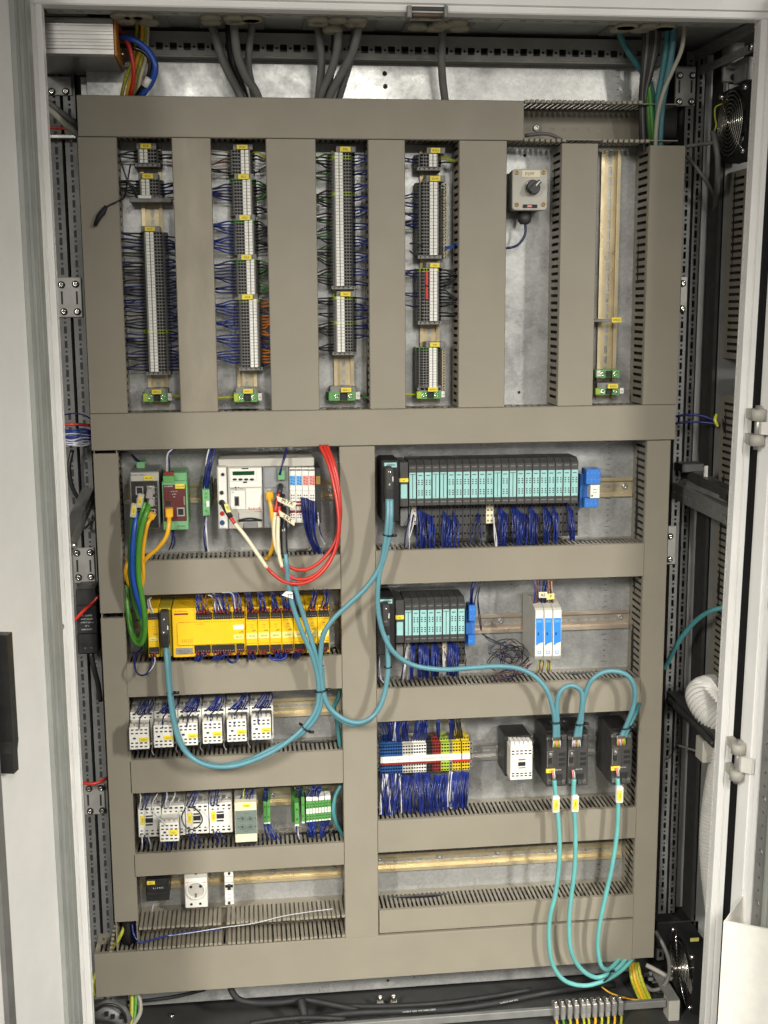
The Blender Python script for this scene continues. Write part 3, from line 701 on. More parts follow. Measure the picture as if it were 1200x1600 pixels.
def clampmesh(key, orient, half, pitch, m=TGREY, yf=-0.043):
    k=(key,'clamp',orient,half,pitch)
    if k in BL: return BL[k]
    t=MB()
    def M(a,y,c): return (a,y,c) if orient=='v' else (c,y,a)
    U=(1,0,0) if orient=='v' else (0,0,1); V=(0,0,1) if orient=='v' else (1,0,0)
    prof=[(-half,-0.009),(-half*1.02,-0.02),(-half*0.9,yf+0.006),(half*0.9,yf+0.006),(half*1.02,-0.02),(half,-0.009)]
    if orient=='v': t.ext('z',prof,-pitch/2,pitch/2)
    else: t.ext('x',[(y,a) for a,y in prof],-pitch/2,pitch/2)
    W=pitch; n=5; L=half*1.8
    t.holed(M(-half*0.9,yf,-pitch/2),U,V,L,W,[(L*(i+0.5)/n,W/2,0.0014,0.0014,'o') for i in range(n)],(0,0.006,0),0,1)
    me=t.mesh('end_clamp',[m,BLACKM]); BL[k]=me; return me
def wire_pts(p0,p1,sag=0.0,out=0.004,bend=None):
    """short wire leaving p0 sideways and diving into p1"""
    a=Vector(p0); b=Vector(p1); d=b-a
    m1=a+d*0.28+Vector((0,-out,0)); m2=a+d*0.66+Vector((0,-out*0.8,-sag))
    m1.z=a.z+(b.z-a.z)*0.08
    return curve([a,m1,m2,b],4)
PITS_L=[0.0032,0.0080,0.0126]; MARKS_L=[(-0.0122,-0.0066),(-0.0050,0.0004)]
def vstrip(label, pxc, pyc, py0, py1, n, typ, tagpx=None, tagtxt=None, left=BLKW, right=BLUEW, lg=None, rg=None, xl=None, xr=None, special={}, clampend=True, lw=1.0, rw=1.0, group='upright terminal strips', tagdx=0):
    """upright strip of n blocks between image rows py0..py1 centred at image column pxc (row pyc)"""
    Y=-0.0465; X=at(pxc,pyc,Y).x; z1=at(pxc,py0,Y).z; z0=at(pxc,py1,Y).z
    root=thing('terminal_strip',label,'terminal strip',(X,0,z0),group); pitch=(z1-z0)/(n+(1 if clampend else 0)); half=0.0225
    sg=1 if typ=='L' else -1
    pits=[sg*p for p in PITS_L]; marks=[tuple(sorted((sg*a,sg*b))) for a,b in MARKS_L]
    pits=[p for p in pits if abs(p)<half-0.008]
    zs=[]
    for i in range(n):
        z=z1-(i+0.5)*pitch; body=special.get(i,TGREY)
        kk='%s%s%.5f'%(typ,body.name,pitch); mk=PAPER
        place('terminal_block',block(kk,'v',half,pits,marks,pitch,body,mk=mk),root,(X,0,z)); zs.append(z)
    if clampend: place('end_clamp',clampmesh('c','v',half,pitch*0.94),root,(X,0,z1-(n+0.5)*pitch))
    if tagpx: 
        c=MB(); bx(c,tagpx[0]-6,tagpx[1]-1,tagpx[2]+8,tagpx[3]+1,-0.046,-0.009,0,0.0006); part('end_bracket',c,TGREY,root)
        ytag(root,*tagpx,-0.052,tagtxt)
    # wires
    for side,cm,grp,xd,wgt in ((-1,left,lg,xl,lw),(1,right,rg,xr,rw)):
        if cm is None: continue
        t=MB(); i=0; mats=cm if isinstance(cm,list) else [cm]
        groups=grp
        if groups is None:
            groups=[]
            while i<n: k=random.randint(3,7); groups.append((i,min(n,i+k))); i+=k+ (1 if random.random()<0.3 else 0)
        for gi,(a,b) in enumerate(groups):
            b=min(b,n); zt=sum(zs[a:b])/(b-a)+random.uniform(-0.004,0.006); 
            for q,j in enumerate([j for j in range(a,b) for _ in range(2 if random.random()<0.45 else 1)]):
                if random.random()>wgt: continue
                p0=(X+side*(half-0.003),-0.032,zs[j]); f=random.uniform(0.25,0.6)
                p1=(xd+side*0.006,-0.034-random.uniform(0,0.02),zt+(zs[j]-zt)*f*0.6+random.uniform(-0.0012,0.0012))
                t.tube(wire_pts(p0,p1,random.uniform(-0.002,0.003),random.uniform(0.002,0.009)),0.00135,5,random.randrange(len(mats)) if len(mats)>1 else 0,False)
        if t.v:
            o=part('wire_bundle',t,mats,root,kind='stuff')
    return root
X1l,X1r=-0.1915,-0.1020; X2l,X2r=-0.0415,0.0497; X3l,X3r=0.1290,0.2174; X4l,X4r=0.2768,0.3699
vstrip('small four-way terminal strip at the top of the first row',230,245,233,260,4,'L',(219,224,236,232),'X14',xl=X1l,xr=X1r,lg=[(0,3)],rg=[(1,3)],left=BLKW,right=BLKW)
vstrip('small terminal strip above the black bar in the first row',233,292,280,310,5,'L',(222,271,239,279),'X16',xl=X1l,xr=X1r,lg=[(0,5)],rg=[(1,3),(3,5)])
vstrip('long terminal strip filling the first row, black wires left and blue right',243,470,362,586,43,'L',(226,354,242,361),'X17',xl=X1l,xr=X1r,special={30:LIME},left=[BLKW,BLKW,BLUEW],lg=[(i,i+2) for i in range(0,43,2)],rg=[(i,i+2) for i in range(0,43,2)],lw=0.92,rw=0.85)
G2B=[(3,10),(10,15)]
vstrip('top section of the second terminal row with grey and white wires',377,255,234,272,7,'R',(370,226,387,233),'X1A1',xl=X2l,xr=X2r,left=[BLKW,GREYL,BRNW],right=[BLKW,GREYL,GRNYW,WHTW],lg=[(0,2),(2,7)],rg=[(0,7)],clampend=False,lw=0.7)
vstrip('second section of the second terminal row, fan of black wires right',380,308,279,336,11,'R',(372,272,389,280),'X21',xl=X2l,xr=X2r,left=BLUEW,right=[BLKW,BLKW,GRND],lg=[(1,7)],rg=[(0,7),(8,11)],clampend=False,special={0:GREEN})
vstrip('third section of the second terminal row with crossing blue wires',383,371,343,398,11,'R',(374,336,391,344),'X22',xl=X2l,xr=X2r,left=BLUEB,right=BLKW,lg=[(0,5),(5,11)],rg=[(0,6),(6,10)],clampend=False,special={0:GREEN})
vstrip('fourth section of the second terminal row above the orange wires',386,432,405,460,11,'R',(377,398,393,406),'X23',xl=X2l,xr=X2r,left=BLUEW,right=[BLKW,GRND],lg=[(0,3),(3,8),(8,11)],rg=[(0,6),(7,11)],clampend=False,special={0:GREEN})
vstrip('lowest section of the second terminal row with orange and brown wires',391,522,467,579,22,'R',(378,460,395,468),'X24',xl=X2l,xr=X2r,left=BLUEB,right=[ORGW,ORGW,BRNW,ORGW,BLUEW],lg=[(0,6),(6,10),(11,16),(16,21)],rg=[(0,3),(3,6),(6,10),(10,14),(14,18),(18,22)],special={0:LIME})
vstrip('long terminal strip filling the third row above the short one',536,345,238,452,41,'L',(531,229,548,237),'X42',xl=X3l,xr=X3r,left=[BLKW,BLKW,BLKW,GRND],right=[BLUEW,BLUEB],lg=[(0,5),(5,9),(11,17),(18,22),(22,28),(28,35),(35,41)],rg=[(0,4),(5,7),(9,12),(13,15),(16,20),(21,24),(25,29),(30,34),(35,38),(39,41)],special={1:LIME,12:LIME})
vstrip('short terminal strip below the long one in the third row',538,508,463,555,18,'L',(532,456,548,463),'X41',xl=X3l,xr=X3r,left=[BLKW],right=[BLUEW],lg=[(0,4),(5,7),(8,13),(15,18)],rg=[(0,1),(2,5),(6,8),(9,11),(12,14)],special={0:LIME,8:LIME},lw=0.95)
vstrip('small four-way terminal strip at the top of the fourth row',671,252,240,266,4,'R',(673,231,688,239),'X101',xl=X4l,xr=X4r,left=BLUEW,right=[GRNYW,BLKW],lg=[(1,3)],rg=[(0,3)])
vstrip('terminal strip with few blue wires in the fourth row',672,345,284,404,22,'R',(672,275,688,283),'X100',xl=X4l,xr=X4r,left=[BLUEW],right=None,lg=[(3,5),(6,8),(9,11),(11,14)],lw=0.95)
vstrip('terminal strip with red bridges and black wire fans in the fourth row',672,462,419,507,16,'R',(672,411,687,418),'X90',xl=X4l,xr=X4r,left=[BLUEW],right=[BLKW],lg=[(0,3),(7,9),(11,12)],rg=[(0,6),(6,12),(13,15)],special={0:LIME},rw=1.0)
vstrip('unwired terminal strip low in the fourth row with yellow tag',671,576,543,610,15,'R',(672,535,687,542),'X40',xl=X4l,xr=X4r,left=None,right=None,special={0:GREEN})
# red bridges in the fourth row
rb=MB()
for y0,y1 in ((424,446),(448,468)): bx(rb,665,y0,669,y1,-0.0525,-0.046,0,0.0005)
rbr=thing('jumper_bridge','red plug-in jumper bars on the strip with black wire fans','jumper',tuple(at(667,446,-0.05)))
for y0,y1 in ((424,446),(448,468)):
    q=MB(); bx(q,665,y0,669,y1,-0.0525,-0.0455,0,0.0005); part('jumper_bar',q,REDC,rbr)
# wire entry funnels along the unwired strips of the fourth row
fn=MB(); fn.box(-0.0028,0.0028,-0.040,-0.018,-0.0021,0.0021,0,0.0006); fn.box(-0.0012,0.0012,-0.0406,-0.039,-0.0012,0.0012,1); fnm=fn.mesh('entry_funnel',[IVORY,BLACKM])
for lab,a,b,n in (('cream entry funnels along the strip with few blue wires',286,404,22),('cream entry funnels along the unwired strip',546,610,15)):
    r=thing('funnel_row',lab,'wire funnel',tuple(at(696,b,-0.03)))
    for i in range(n):
        y=a+(b-a)*(i+0.5)/n; p=at(696 if a<400 else 693.5,y,-0.04); place('entry_funnel',fnm,r,(p.x,0,p.z))
# black bar under the second small strip, first row
t=MB(); bx(t,202,309,268,316,-0.05,-0.012,0,0.0008); r=solo('carrier_bar',t,TGREY,'dark carrier bar with white tag across the first row','bar')
q=MB(); bx(q,216,305,236,310,-0.0535,-0.0502,0,0.0004); ORG[r]=Vector(r.location); part('white_tag',q,PAPER,r)

# earth terminals
def earth(label,x0,y0,x1,y1,tagpx,txt,white='r',m1=LIME,m2=GREEN,wire=None,group='green earth terminals'):
    Y=-0.045; X0,X1,Z0,Z1=rect(x0,y0,x1,y1,Y); W=X1-X0
    r=thing('earth_terminal',label,'earth terminal',((X0+X1)/2,0,Z0),group)
    t=MB(); t.ext('z',[(X0+0.002,-0.009),(X0-0.003,-0.02),(X0,Y+0.012),(X0,Y),(X0+W*0.36,Y),(X0+W*0.36,Y+0.008),(X0+W*0.62,Y+0.008),(X0+W*0.62,Y),(X1-W*0.12,Y),(X1-W*0.12,Y+0.01),(X1,-0.02),(X1-0.004,-0.009)],Z0,Z1); part('body',t,m2,r)
    q=MB(); q.box(X0-0.0006,X0+W*0.16,Y-0.0006,Y+0.015,Z0+0.001,Z1-0.001,0,0.0006); part('side_cheek',q,m1,r)
    for fx in (0.26,0.72):
        s=MB(); x=X0+W*fx; z=(Z0+Z1)/2; s.tube([(x,Y+0.0005,z),(x,Y-0.001,z),(x,Y-0.001,z),(x,Y+0.0006,z)],[0.0042,0.0042,0.0026,0.0024],12); part('screw',s,BRIGHT,r)
    s=MB(); s.box(X0+W*0.37,X0+W*0.61,Y+0.004,Y+0.0081,Z0+0.002,Z1-0.002); part('bridge_slot',s,BLACKM,r)
    s=MB(); xx=(X1-W*0.11,X1+W*0.03) if white=='r' else (X0+W*0.03,X0+W*0.17)
    s.box(xx[0],xx[1],Y-0.0015,Y+0.004,Z0+0.002,Z1-0.0005,0,0.0005); mk=part('marker',s,PAPER,r); text(mk,'PE',0,0,0,2.2,INK,pos=((xx[0]+xx[1])/2,Y-0.0019,(Z0+Z1)/2))
    if tagpx:
        s=MB(); bx(s,x0+2,tagpx[1]-2,x1-4,tagpx[3]+1,-0.043,-0.009,0,0.0006); part('end_bracket',s,TGREY,r); ytag(r,*tagpx,-0.049,txt)
    if wire:
        xd,zoff,mm,side=wire; s=MB(); xs=X0+0.002 if side<0 else X1-0.002
        s.tube(wire_pts((xs,-0.026,(Z0+Z1)/2),(xd+side*0.008,-0.045,(Z0+Z1)/2+zoff),0,0.004),0.0022,8,0,False); part('earth_wire',s,mm,r)
    return r
earth('green earth terminal at the foot of the first row, yellow wire right',224,614,267,628,(237,609,252,616),'XPE11',wire=(X1r,0.004,GRNYW,1))
earth('green earth terminal at the foot of the second row, yellow wire left',366,614,408,628,(380,608,395,615),'XPE12',wire=(X2l,0.0,GRNYW,-1))
earth('green earth terminal at the foot of the third row, green wire right',514,612,561,626,(533,606,549,613),'XPE13',m1=GREEN,wire=(X3r,-0.006,GRND,1))
earth('green earth terminal at the foot of the fourth row under the unwired strip',652,611,694,623,(669,605,684,612),'XPE14',wire=(X4l,0.003,GRNYW,-1))
earth('upper bare green earth terminal on the mostly empty rail',931,578,973,590,None,None,white='l',m1=GREEN)
earth('lower lime earth terminal on the mostly empty rail',931,606,973,617,(950,600,966,607),'XPE16')
t=MB(); bx(t,928,499,956,503,-0.046,-0.009,0,0.0006); ec=solo('end_clamp',t,TGREY,'slim dark clamp with yellow tag on the mostly empty rail','clamp'); ytag(ec,956,496,971,504,-0.047,'XPE15')

# coloured level strip, lower right
ls=thing('terminal_strip','multicoloured level terminal strip in blue, grey, white, red and yellow','terminal strip',(at(665,1215,-0.05).x,0,at(665,1215,-0.05).z))
YT=-0.052; spec=[(TBLUE,594,629,9),(LGREY,629,646,4),(WHITE,646,666,5),(BLACK,666,676,2),(TRED,676,689,3),(LIME,689,702,3),(TGREY,702,707,1),(TYEL,707,720,3),(TYEL,722,734,3)]
zc=at(665,1184,YT).z
for m,a,b,n in spec:
    xa=at(a,1184,YT).x; xb=at(b,1184,YT).x; pt=(xb-xa)/n
    for i in range(n):
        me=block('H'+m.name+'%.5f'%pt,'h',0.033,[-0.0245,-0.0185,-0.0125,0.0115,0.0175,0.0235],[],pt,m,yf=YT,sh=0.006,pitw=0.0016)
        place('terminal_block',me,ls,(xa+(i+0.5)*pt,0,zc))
for x0,x1,yl,yr in ((594,639,1184,1183),(639.3,720.5,1183,1180.5),(722,734,1180,1180)):
    s=MB(); xa=at(x0,1183,YT).x; xb=at(x1,1183,YT).x; s.box(xa,xb,YT-0.003,YT+0.001,zc-0.0058,zc+0.0058,0,0.0006); mk=part('marker_strip',s,WHITE,ls)
    n=int((xb-xa)/0.0052)
    text(mk,''.join('%d '%((k%9)+1) for k in range(n)).strip(),0,0,0,2.6,INK,pos=((xa+xb)/2,YT-0.0034,zc))
s=MB(); s.box(at(594,1190,YT).x,at(688,1190,YT).x,YT-0.0018,YT+0.001,zc-0.0105,zc-0.0064,0,0.0004); part('jumper_bar',s,TRED,ls)
s=MB(); s.box(at(707,1190,YT).x,at(734,1190,YT).x,YT-0.0018,YT+0.001,zc-0.0105,zc-0.0064,0,0.0004); part('jumper_bar',s,REDC,ls)
for px in (591.5,736.5): place('end_clamp',clampmesh('hc','h',0.028,0.0045),ls,(at(px,1184,-0.045).x,0,zc))
# ================================================================== devices, left half
def dots(mb, x0,y0,x1,y1,n,yf,w,h,m,depth=0.0008):
    """row of n small openings printed proud of a face, between two photograph points"""
    for i in range(n):
        f=(i+0.5)/n; p=at(x0+(x1-x0)*f,y0+(y1-y0)*f,yf); mb.box(p.x-w/2,p.x+w/2,yf-depth*0.25,yf+depth,p.z-h/2,p.z+h/2,m)
def box_part(name,parent,m,x0,y0,x1,y1,yf,yb,c=0.0006,label=None):
    t=MB(); bx(t,x0,y0,x1,y1,yf,yb,0,c); return part(name,t,m,parent,label)
def port(parent,x0,y0,x1,y1,yf,m=STEEL,name='network_port'):
    """jack with a metal frame and a deep opening"""
    X0,X1,Z0,Z1=rect(x0,y0,x1,y1,yf); t=MB(); w=X1-X0; h=Z1-Z0
    t.holed((X0,yf-0.0008,Z0),(1,0,0),(0,0,1),w,h,[(w/2,h/2,w*0.36,h*0.36,'r')],(0,0.004,0),0,1); t.box(X0+w*0.1,X1-w*0.1,yf-0.0003,yf+0.001,Z0+h*0.1,Z1-h*0.1,1)
    return part(name,t,[m,BLACKM],parent)
def dthing(name,label,cat,x0,y1,x1,yf,group=None): 
    p=at((x0+x1)/2,y1,yf); return thing(name,label,cat,(p.x,0,p.z),group)

# --- network switch
YF=-0.105
r=dthing('network_switch','grey and black network switch with green power plug on top','network switch',203,826,249,YF)
box_part('housing',r,MGREY,203.5,737,249,826,YF,-0.012,0.0012)
box_part('bezel',r,LGREY,204.5,738.5,248,751.5,YF-0.0008,YF+0.001,0.0004)
fp=box_part('front_panel',r,BLACK,206,752,247,825,YF-0.0006,YF+0.001,0.0004)
box_part('power_plug',r,MINT,213,722,226,733,-0.055,-0.02,0.0008)
text(r,'PHOENIX CONTACT',216,742.3,YF-0.0012,2.2,INK,sx=0.8)
ytag(r,224.5,743.5,239.5,750.5,YF-0.0016,'-BL102')
for i,(a,b) in enumerate(((212,760),(229.5,759),(213,778),(230,777),(214,796),(231,795))): port(fp,a,b,a+12,b+13,YF-0.0006)
for y in range(762,806,7): 
    q=MB(); dots(q,243,y,245,y,1,YF-0.0008,0.0014,0.0018,0); part('status_light',q,MGREY,fp)
# --- gateway
YF=-0.100
r=dthing('gateway_module','green gateway module with maroon front and two jacks','gateway',254,828,293,YF)
box_part('housing',r,MINT,254,752,293.5,828,YF,-0.012,0.001)
box_part('upper_step',r,MINT,255,739,292,757.5,-0.088,-0.012,0.001)
box_part('plug_block',r,GREEN,254.5,744,272.5,754,-0.101,-0.085,0.0006)
box_part('plug_cap',r,TRED,256.5,737,271,743.5,-0.094,-0.08,0.0006)
fp=box_part('front_panel',r,MAROON,255.5,757.5,291,814.5,YF-0.0008,YF+0.001,0.0004)
box_part('lower_plug',r,MINT,268,815,290.5,825,YF-0.0012,YF+0.004,0.0005)
q=MB(); dots(q,277,822,289,822,4,YF-0.0012,0.0016,0.0022,0); part('wire_entry',q,BLACKM,r,kind='stuff')
ytag(r,273.5,756.5,288.5,763.5,YF-0.0016,'-U210A')
text(fp,'PHOENIX',263.5,760,YF-0.0011,2.4,INKW,sx=0.85); 
for i,s in enumerate(('BROADCAST','RECEIVE','LINK')): text(fp,s,272,768+i*4.2,YF-0.0011,1.5,INKW,sx=0.8)
text(fp,'PSI MODEM',288.2,782,YF-0.0011,1.8,INKW,rot=-math.pi/2)
q=MB(); bx(q,258.5,783,267,790,YF-0.0010,YF+0.002); part('plug_socket',q,BLACKM,fp)
port(fp,258.5,793,270.5,806,YF-0.0008); port(fp,276.5,793,288.5,806.5,YF-0.0008)
q=MB()
for j in range(3):
    for k in range(2): dots(q,259+k*5,768+j*4.2,261+k*5,768+j*4.2,1,YF-0.0008,0.0016,0.0016,0)
part('status_light',q,TRED,fp,kind='stuff')
# --- slim green relay terminal between dark clamps
YF=-0.085
r=dthing('relay_terminal','slim green relay terminal between dark clamps left of the controller','relay terminal',316,806,329,YF)
box_part('body',r,MINT,316.5,765,328,806,YF,-0.012,0.0008); 
for y in (771,777,788,798):
    q=MB(); p=at(322,y,YF); q.disc_y(p.x,p.z,YF-0.0006,YF+0.001,0.0024,10,0); part('screw',q,GREEN,r)
box_part('marker',r,PAPER,322.5,783,327,792,YF-0.0012,YF,0.0003)
for a,b in ((313.5,318),(328,332)):
    q=MB(); bx(q,a,750,b,789,-0.06,-0.012,0,0.0005); dots(q,(a+b)/2-1,752,(a+b)/2+1,788,6,-0.0602,0.002,0.0022,1); part('end_clamp',q,[DKGREY,BLACKM],r)

# --- motion controller
YF=-0.100
r=dthing('motion_controller','pale grey motion controller with small green display and coloured input output modules','controller',340,828,501,YF)
pm=box_part('power_module',r,LGREY,340,729,355.5,827,YF,-0.012,0.0012)
box_part('power_front',pm,WHITE,342,731,354.3,825,YF-0.0010,YF+0.001,0.0004)
for x,y,rr,m in ((348,741,2.6,BLACKM),(346.3,769.5,3.2,BLACKM),(346.5,785,4.6,BLACKM),(347,802,3.6,REDC),(347.2,816.3,3.9,TBLUE)):
    q=MB(); p=at(x,y,YF); q.disc_y(p.x,p.z,YF-0.004,YF+0.001,rr*0.00106,16,0); part('socket' if m is BLACKM else 'button',q,m,pm)
for i in range(4): text(pm,'---',348,747+i*4.5,YF-0.0014,1.6,MGREY)
mainb=box_part('main_unit',r,LGREY,356.5,730,410.5,826,YF,-0.012,0.0014)
box_part('upper_panel',mainb,WHITE,358.5,732,409,761.5,YF-0.0016,YF+0.001,0.0006)
bz=box_part('display_bezel',mainb,WHITE,360,734,401,752,YF-0.0030,YF,0.0006)
box_part('display',bz,LCD,363.3,736.3,397.5,742.5,YF-0.0033,YF-0.002,0.0002)
for i in range(4):
    q=MB(); p=at(366.8+i*8.9,748.7,YF); n=len(q.v)
    q.ext('y',[(p.x+0.0038*math.cos(k*math.pi/5),p.z+0.0019*math.sin(k*math.pi/5)) for k in range(10)],YF-0.0038,YF-0.002); part('key',q,BLACKM,bz)
q=MB(); bx(q,380,752.6,386,754.6,YF-0.0024,YF); bx(q,378,731.5,388,733,YF-0.0024,YF); part('notch',q,BLACKM,mainb,kind='stuff')
box_part('lower_panel',mainb,WHITE,384.5,763,409,796,YF-0.0014,YF+0.001,0.0005)
cp=box_part('card_panel',mainb,WHITE,360.5,767,383.5,796,YF-0.0014,YF+0.001,0.0005)
q=MB(); p0=rect(366,775,374,791,YF); q.box(p0[0],p0[1],YF-0.0018,YF,p0[2],p0[3],1,0.0006); q.box(p0[0]+0.0015,p0[1]-0.0015,YF-0.0030,YF-0.001,p0[2]+0.002,p0[3]-0.002,0,0.0006); part('service_jack',q,[BLACKM,MGREY],cp)
q=MB()
for x,y,rr in ((368,761.5,1.4),(372.5,761.5,0.9),(369,765,0.7)):
    p=at(x,y,YF); q.disc_y(p.x,p.z,YF-0.0018,YF,rr*0.00106,10,0)
part('status_light',q,BLACKM,mainb,kind='stuff')
text(mainb,'Reset',362.8,763.2,YF-0.0018,1.7,INK); text(mainb,'Stop',377,763.2,YF-0.0018,1.7,INK); text(cp,'X7E',364,769.5,YF-0.0018,1.6,INK)
text(mainb,'Rexroth',398,794.3,YF-0.0020,4.2,INKR,sx=0.98)
text(mainb,'Bosch Group',403,799,YF-0.0020,1.7,INK,sx=0.8)
q=MB(); bx(q,373.5,800,409.5,825,YF-0.0022,YF+0.001,0,0.0006); sc=part('card_tray',q,LGREY,mainb)
q=MB(); pts=[at(373+i*3.0,812.5-3.2*math.sin(math.pi*i/12),YF) for i in range(13)]
q.tube([(p.x,YF-0.0035,p.z) for p in pts],0.0016,6); q.tube([(at(373,813.5,YF).x,YF-0.003,at(373,813.5,YF).z),(at(409.5,812.5,YF).x,YF-0.003,at(409.5,812.5,YF).z)],0.0016,6); part('grip_strap',q,BLACKM,sc,kind='stuff')
q=MB(); bx(q,380,816,403,825.5,YF-0.004,YF-0.002,0,0.0008); part('tray_grip',q,MGREY,sc)
bu=box_part('bus_unit',r,MGREY,411.5,729.5,451.5,825,YF,-0.012,0.0012)
box_part('bus_panel',bu,mat('bus_grey',(0.255,0.26,0.265),0.5),413,731,432,762,YF-0.001,YF+0.001,0.0004)
box_part('bus_panel',bu,mat('bus_grey',(0.255,0.26,0.265),0.5),413,763,450,823,YF-0.001,YF+0.001,0.0004)
pl=box_part('supply_plug',bu,MINT,434,735,445,750,YF-0.010,YF,0.0008)
port(bu,414.5,767,428,783,YF-0.001)
for x,y in ((438,759),(441.5,775)):
    q=MB(); p=at(x,y,YF); q.disc_y(p.x,p.z,YF-0.012,YF,0.0048,16,0); part('fibre_socket',q,BLACK,bu)
q=MB(); bx(q,437,792,448,826,YF-0.008,YF,0,0.001); part('bus_plug',q,BLACK,bu)
text(bu,'X7E2',420,764.5,YF-0.0014,1.7,INKW)
for i in range(4):
    x0=452.3+i*10.1; io=box_part('io_module',r,WHITE,x0,731,x0+9.7,817,-0.092,-0.012,0.0006)
    box_part('top_gap',io,BLACKM,x0+0.2,733.5,x0+9.5,735.3,-0.0924,-0.09,0)
    fld=box_part('led_field',io,IOBLUE if i<2 else IORED,x0+0.9,743.5,x0+8.9,758,-0.0932,-0.091,0.0003)
    q=MB()
    for k in range(6): dots(q,x0+2.7+(k%2)*3.8,746+(k//2)*4.6+(1.5 if k%2 else 0),x0+3.7+(k%2)*3.8,746+(k//2)*4.6+(1.5 if k%2 else 0),1,-0.0932,0.0017,0.0017,0)
    part('status_light',q,BLACKM,fld,kind='stuff')
    q=MB()
    for yy in (774,778.3,804.5,808.5): dots(q,x0+1.5,yy,x0+8.8,yy,2,-0.092,0.0024,0.0017,0)
    part('wire_entry',q,BLACKM,io,kind='stuff')
    q=MB(); bx(q,x0+0.4,783,x0+9.2,786.3,-0.0926,-0.09); bx(q,x0+0.4,788,x0+9.2,791,-0.0926,-0.09); bx(q,x0+0.4,797.5,x0+9.2,801.5,-0.0926,-0.09); part('terminal_band',q,TRED if i<2 else TBLUE,io,kind='stuff')
    box_part('label_flap',io,PAPER,x0+0.4,763,x0+9.2,766.2,-0.0936,-0.09,0.0003)
eb=box_part('end_bracket',r,BLACK,493,731,501.5,817,-0.093,-0.012,0.0006)
box_part('amber_window',eb,BRASS,493.6,744,500.5,757,-0.0938,-0.092,0.0003)
box_part('top_cover',r,LGREY,341,716.5,491,730,-0.085,-0.012,0.0015)
# --- yellow safety controller row
YF=-0.104
G='yellow safety relay row'
r=dthing('safety_head_module','narrow yellow safety module beside the black bus plug','safety module',231,1028,248,YF)
hb=box_part('housing',r,SAFEY,231,951,248,1027,YF,-0.012,0.0010)
def conn(parent,x0,y0,x1,y1,n,yf=YF-0.004,wires=None):
    q=MB(); bx(q,x0,y0,x1,y1,yf,yf+0.012,0,0.0006); c=part('terminal_plug',q,BLACK,parent)
    s=MB(); dots(s,x0+0.6,(y0+y1)/2+2.4,x1-0.6,(y0+y1)/2+2.0,n,yf,0.0013,0.0013,0); part('plug_screw',s,STEEL,c,kind='stuff')
    return c
conn(r,231.5,958.5,247.5,968,5); conn(r,233,1012,248.5,1022,5)
ytag(r,233,996.5,247,1001.5,YF-0.001,'-KF102',PYEL,2.0)
text(hb,'PNOZ',243.5,991,YF-0.0008,2.6,INK,sx=0.8)
for i in range(3): text(hb,'o run',240,979+i*4.2,YF-0.0008,1.6,INK)
r=dthing('bus_plug_carrier','yellow bus module carrying a black bus plug and two teal cables','safety module',249,1026,268,YF)
box_part('housing',r,SAFEYD,249.3,950,268,1026,-0.096,-0.012,0.0010)
bp=box_part('bus_plug',r,DKGREY,250.5,956,263.5,1013,-0.118,-0.09,0.002)
q=MB(); bx(q,252.5,991,263,1012.5,-0.1185,-0.117,0,0.0005); part('plug_cover',q,BLACK,bp)
for y in (968,988.5):
    q=MB(); p=at(256,y,-0.118); screw(q,p.x,p.z,-0.1186,0.0022); part('screw',q,BRIGHT,bp)
q=MB(); bx(q,261.3,978,262.8,984,-0.1187,-0.117); part('switch_slider',q,PAPER,bp)
r=dthing('safety_base_module','wide yellow safety base module with serial port','safety module',269,1028,384,YF)
base=box_part('housing',r,SAFEY,269.3,949.5,383.3,1025.5,YF,-0.012,0.0012)
fp=box_part('front_flap',base,SAFEY,277,972,381,1007,YF-0.0025,YF,0.0006)
q=MB(); bx(q,272,958.5,294,961,YF-0.0008,YF,0,0); part('display_window',q,TRED,base)
text(base,'o',274.5,955,YF-0.0006,3.4,INK); text(base,'PNOZ m1p',284.5,955,YF-0.0006,2.0,INK)
for a,b,n in ((306,331,6),(333,362,8),(364,382,4)): conn(base,a,957.5-(a-306)*0.03,b,968-(a-306)*0.03,n)
for a,b,n in ((304,329,6),(331,367,9),(369.5,382,4)): conn(base,a,1009-(a-304)*0.035,b,1021-(a-304)*0.035,n)
q=MB(); bx(q,275,1012.5,301,1022.5,YF-0.0015,YF+0.001,0,0.0004); sp=part('serial_port',q,STEEL,base)
q=MB(); X0,X1,Z0,Z1=rect(280,1014.5,296,1020.5,YF); q.ext('y',[(X0,Z1),(X1,Z1),(X1-0.002,Z0),(X0+0.002,Z0)],YF-0.004,YF-0.001); part('serial_shell',q,MGREY,sp)
q=MB(); dots(q,278,973,380,970,30,YF-0.0006,0.0018,0.0012,0); dots(q,279,1009.2,380,1006,30,YF-0.0006,0.0018,0.0012,0); part('vent_slot',q,BRASS,base,kind='stuff')
box_part('white_label',fp,PAPER,364.5,976.5,381,983.5,YF-0.0031,YF-0.002,0.0002)
ytag(fp,365,991.5,381,999,YF-0.0031,'-KF103',PYEL,2.2)
text(fp,'pilz',377,987.3,YF-0.003,3.0,INK); text(fp,'run diag fault',312,975,YF-0.003,1.5,INK)
for i in range(6): text(fp,'|',285+i*3,1001,YF-0.003,4.0+i*0.3,BRASS)
xs=[384.3,403,421.8,440.4,459.2,477.6,496.3,515.2]
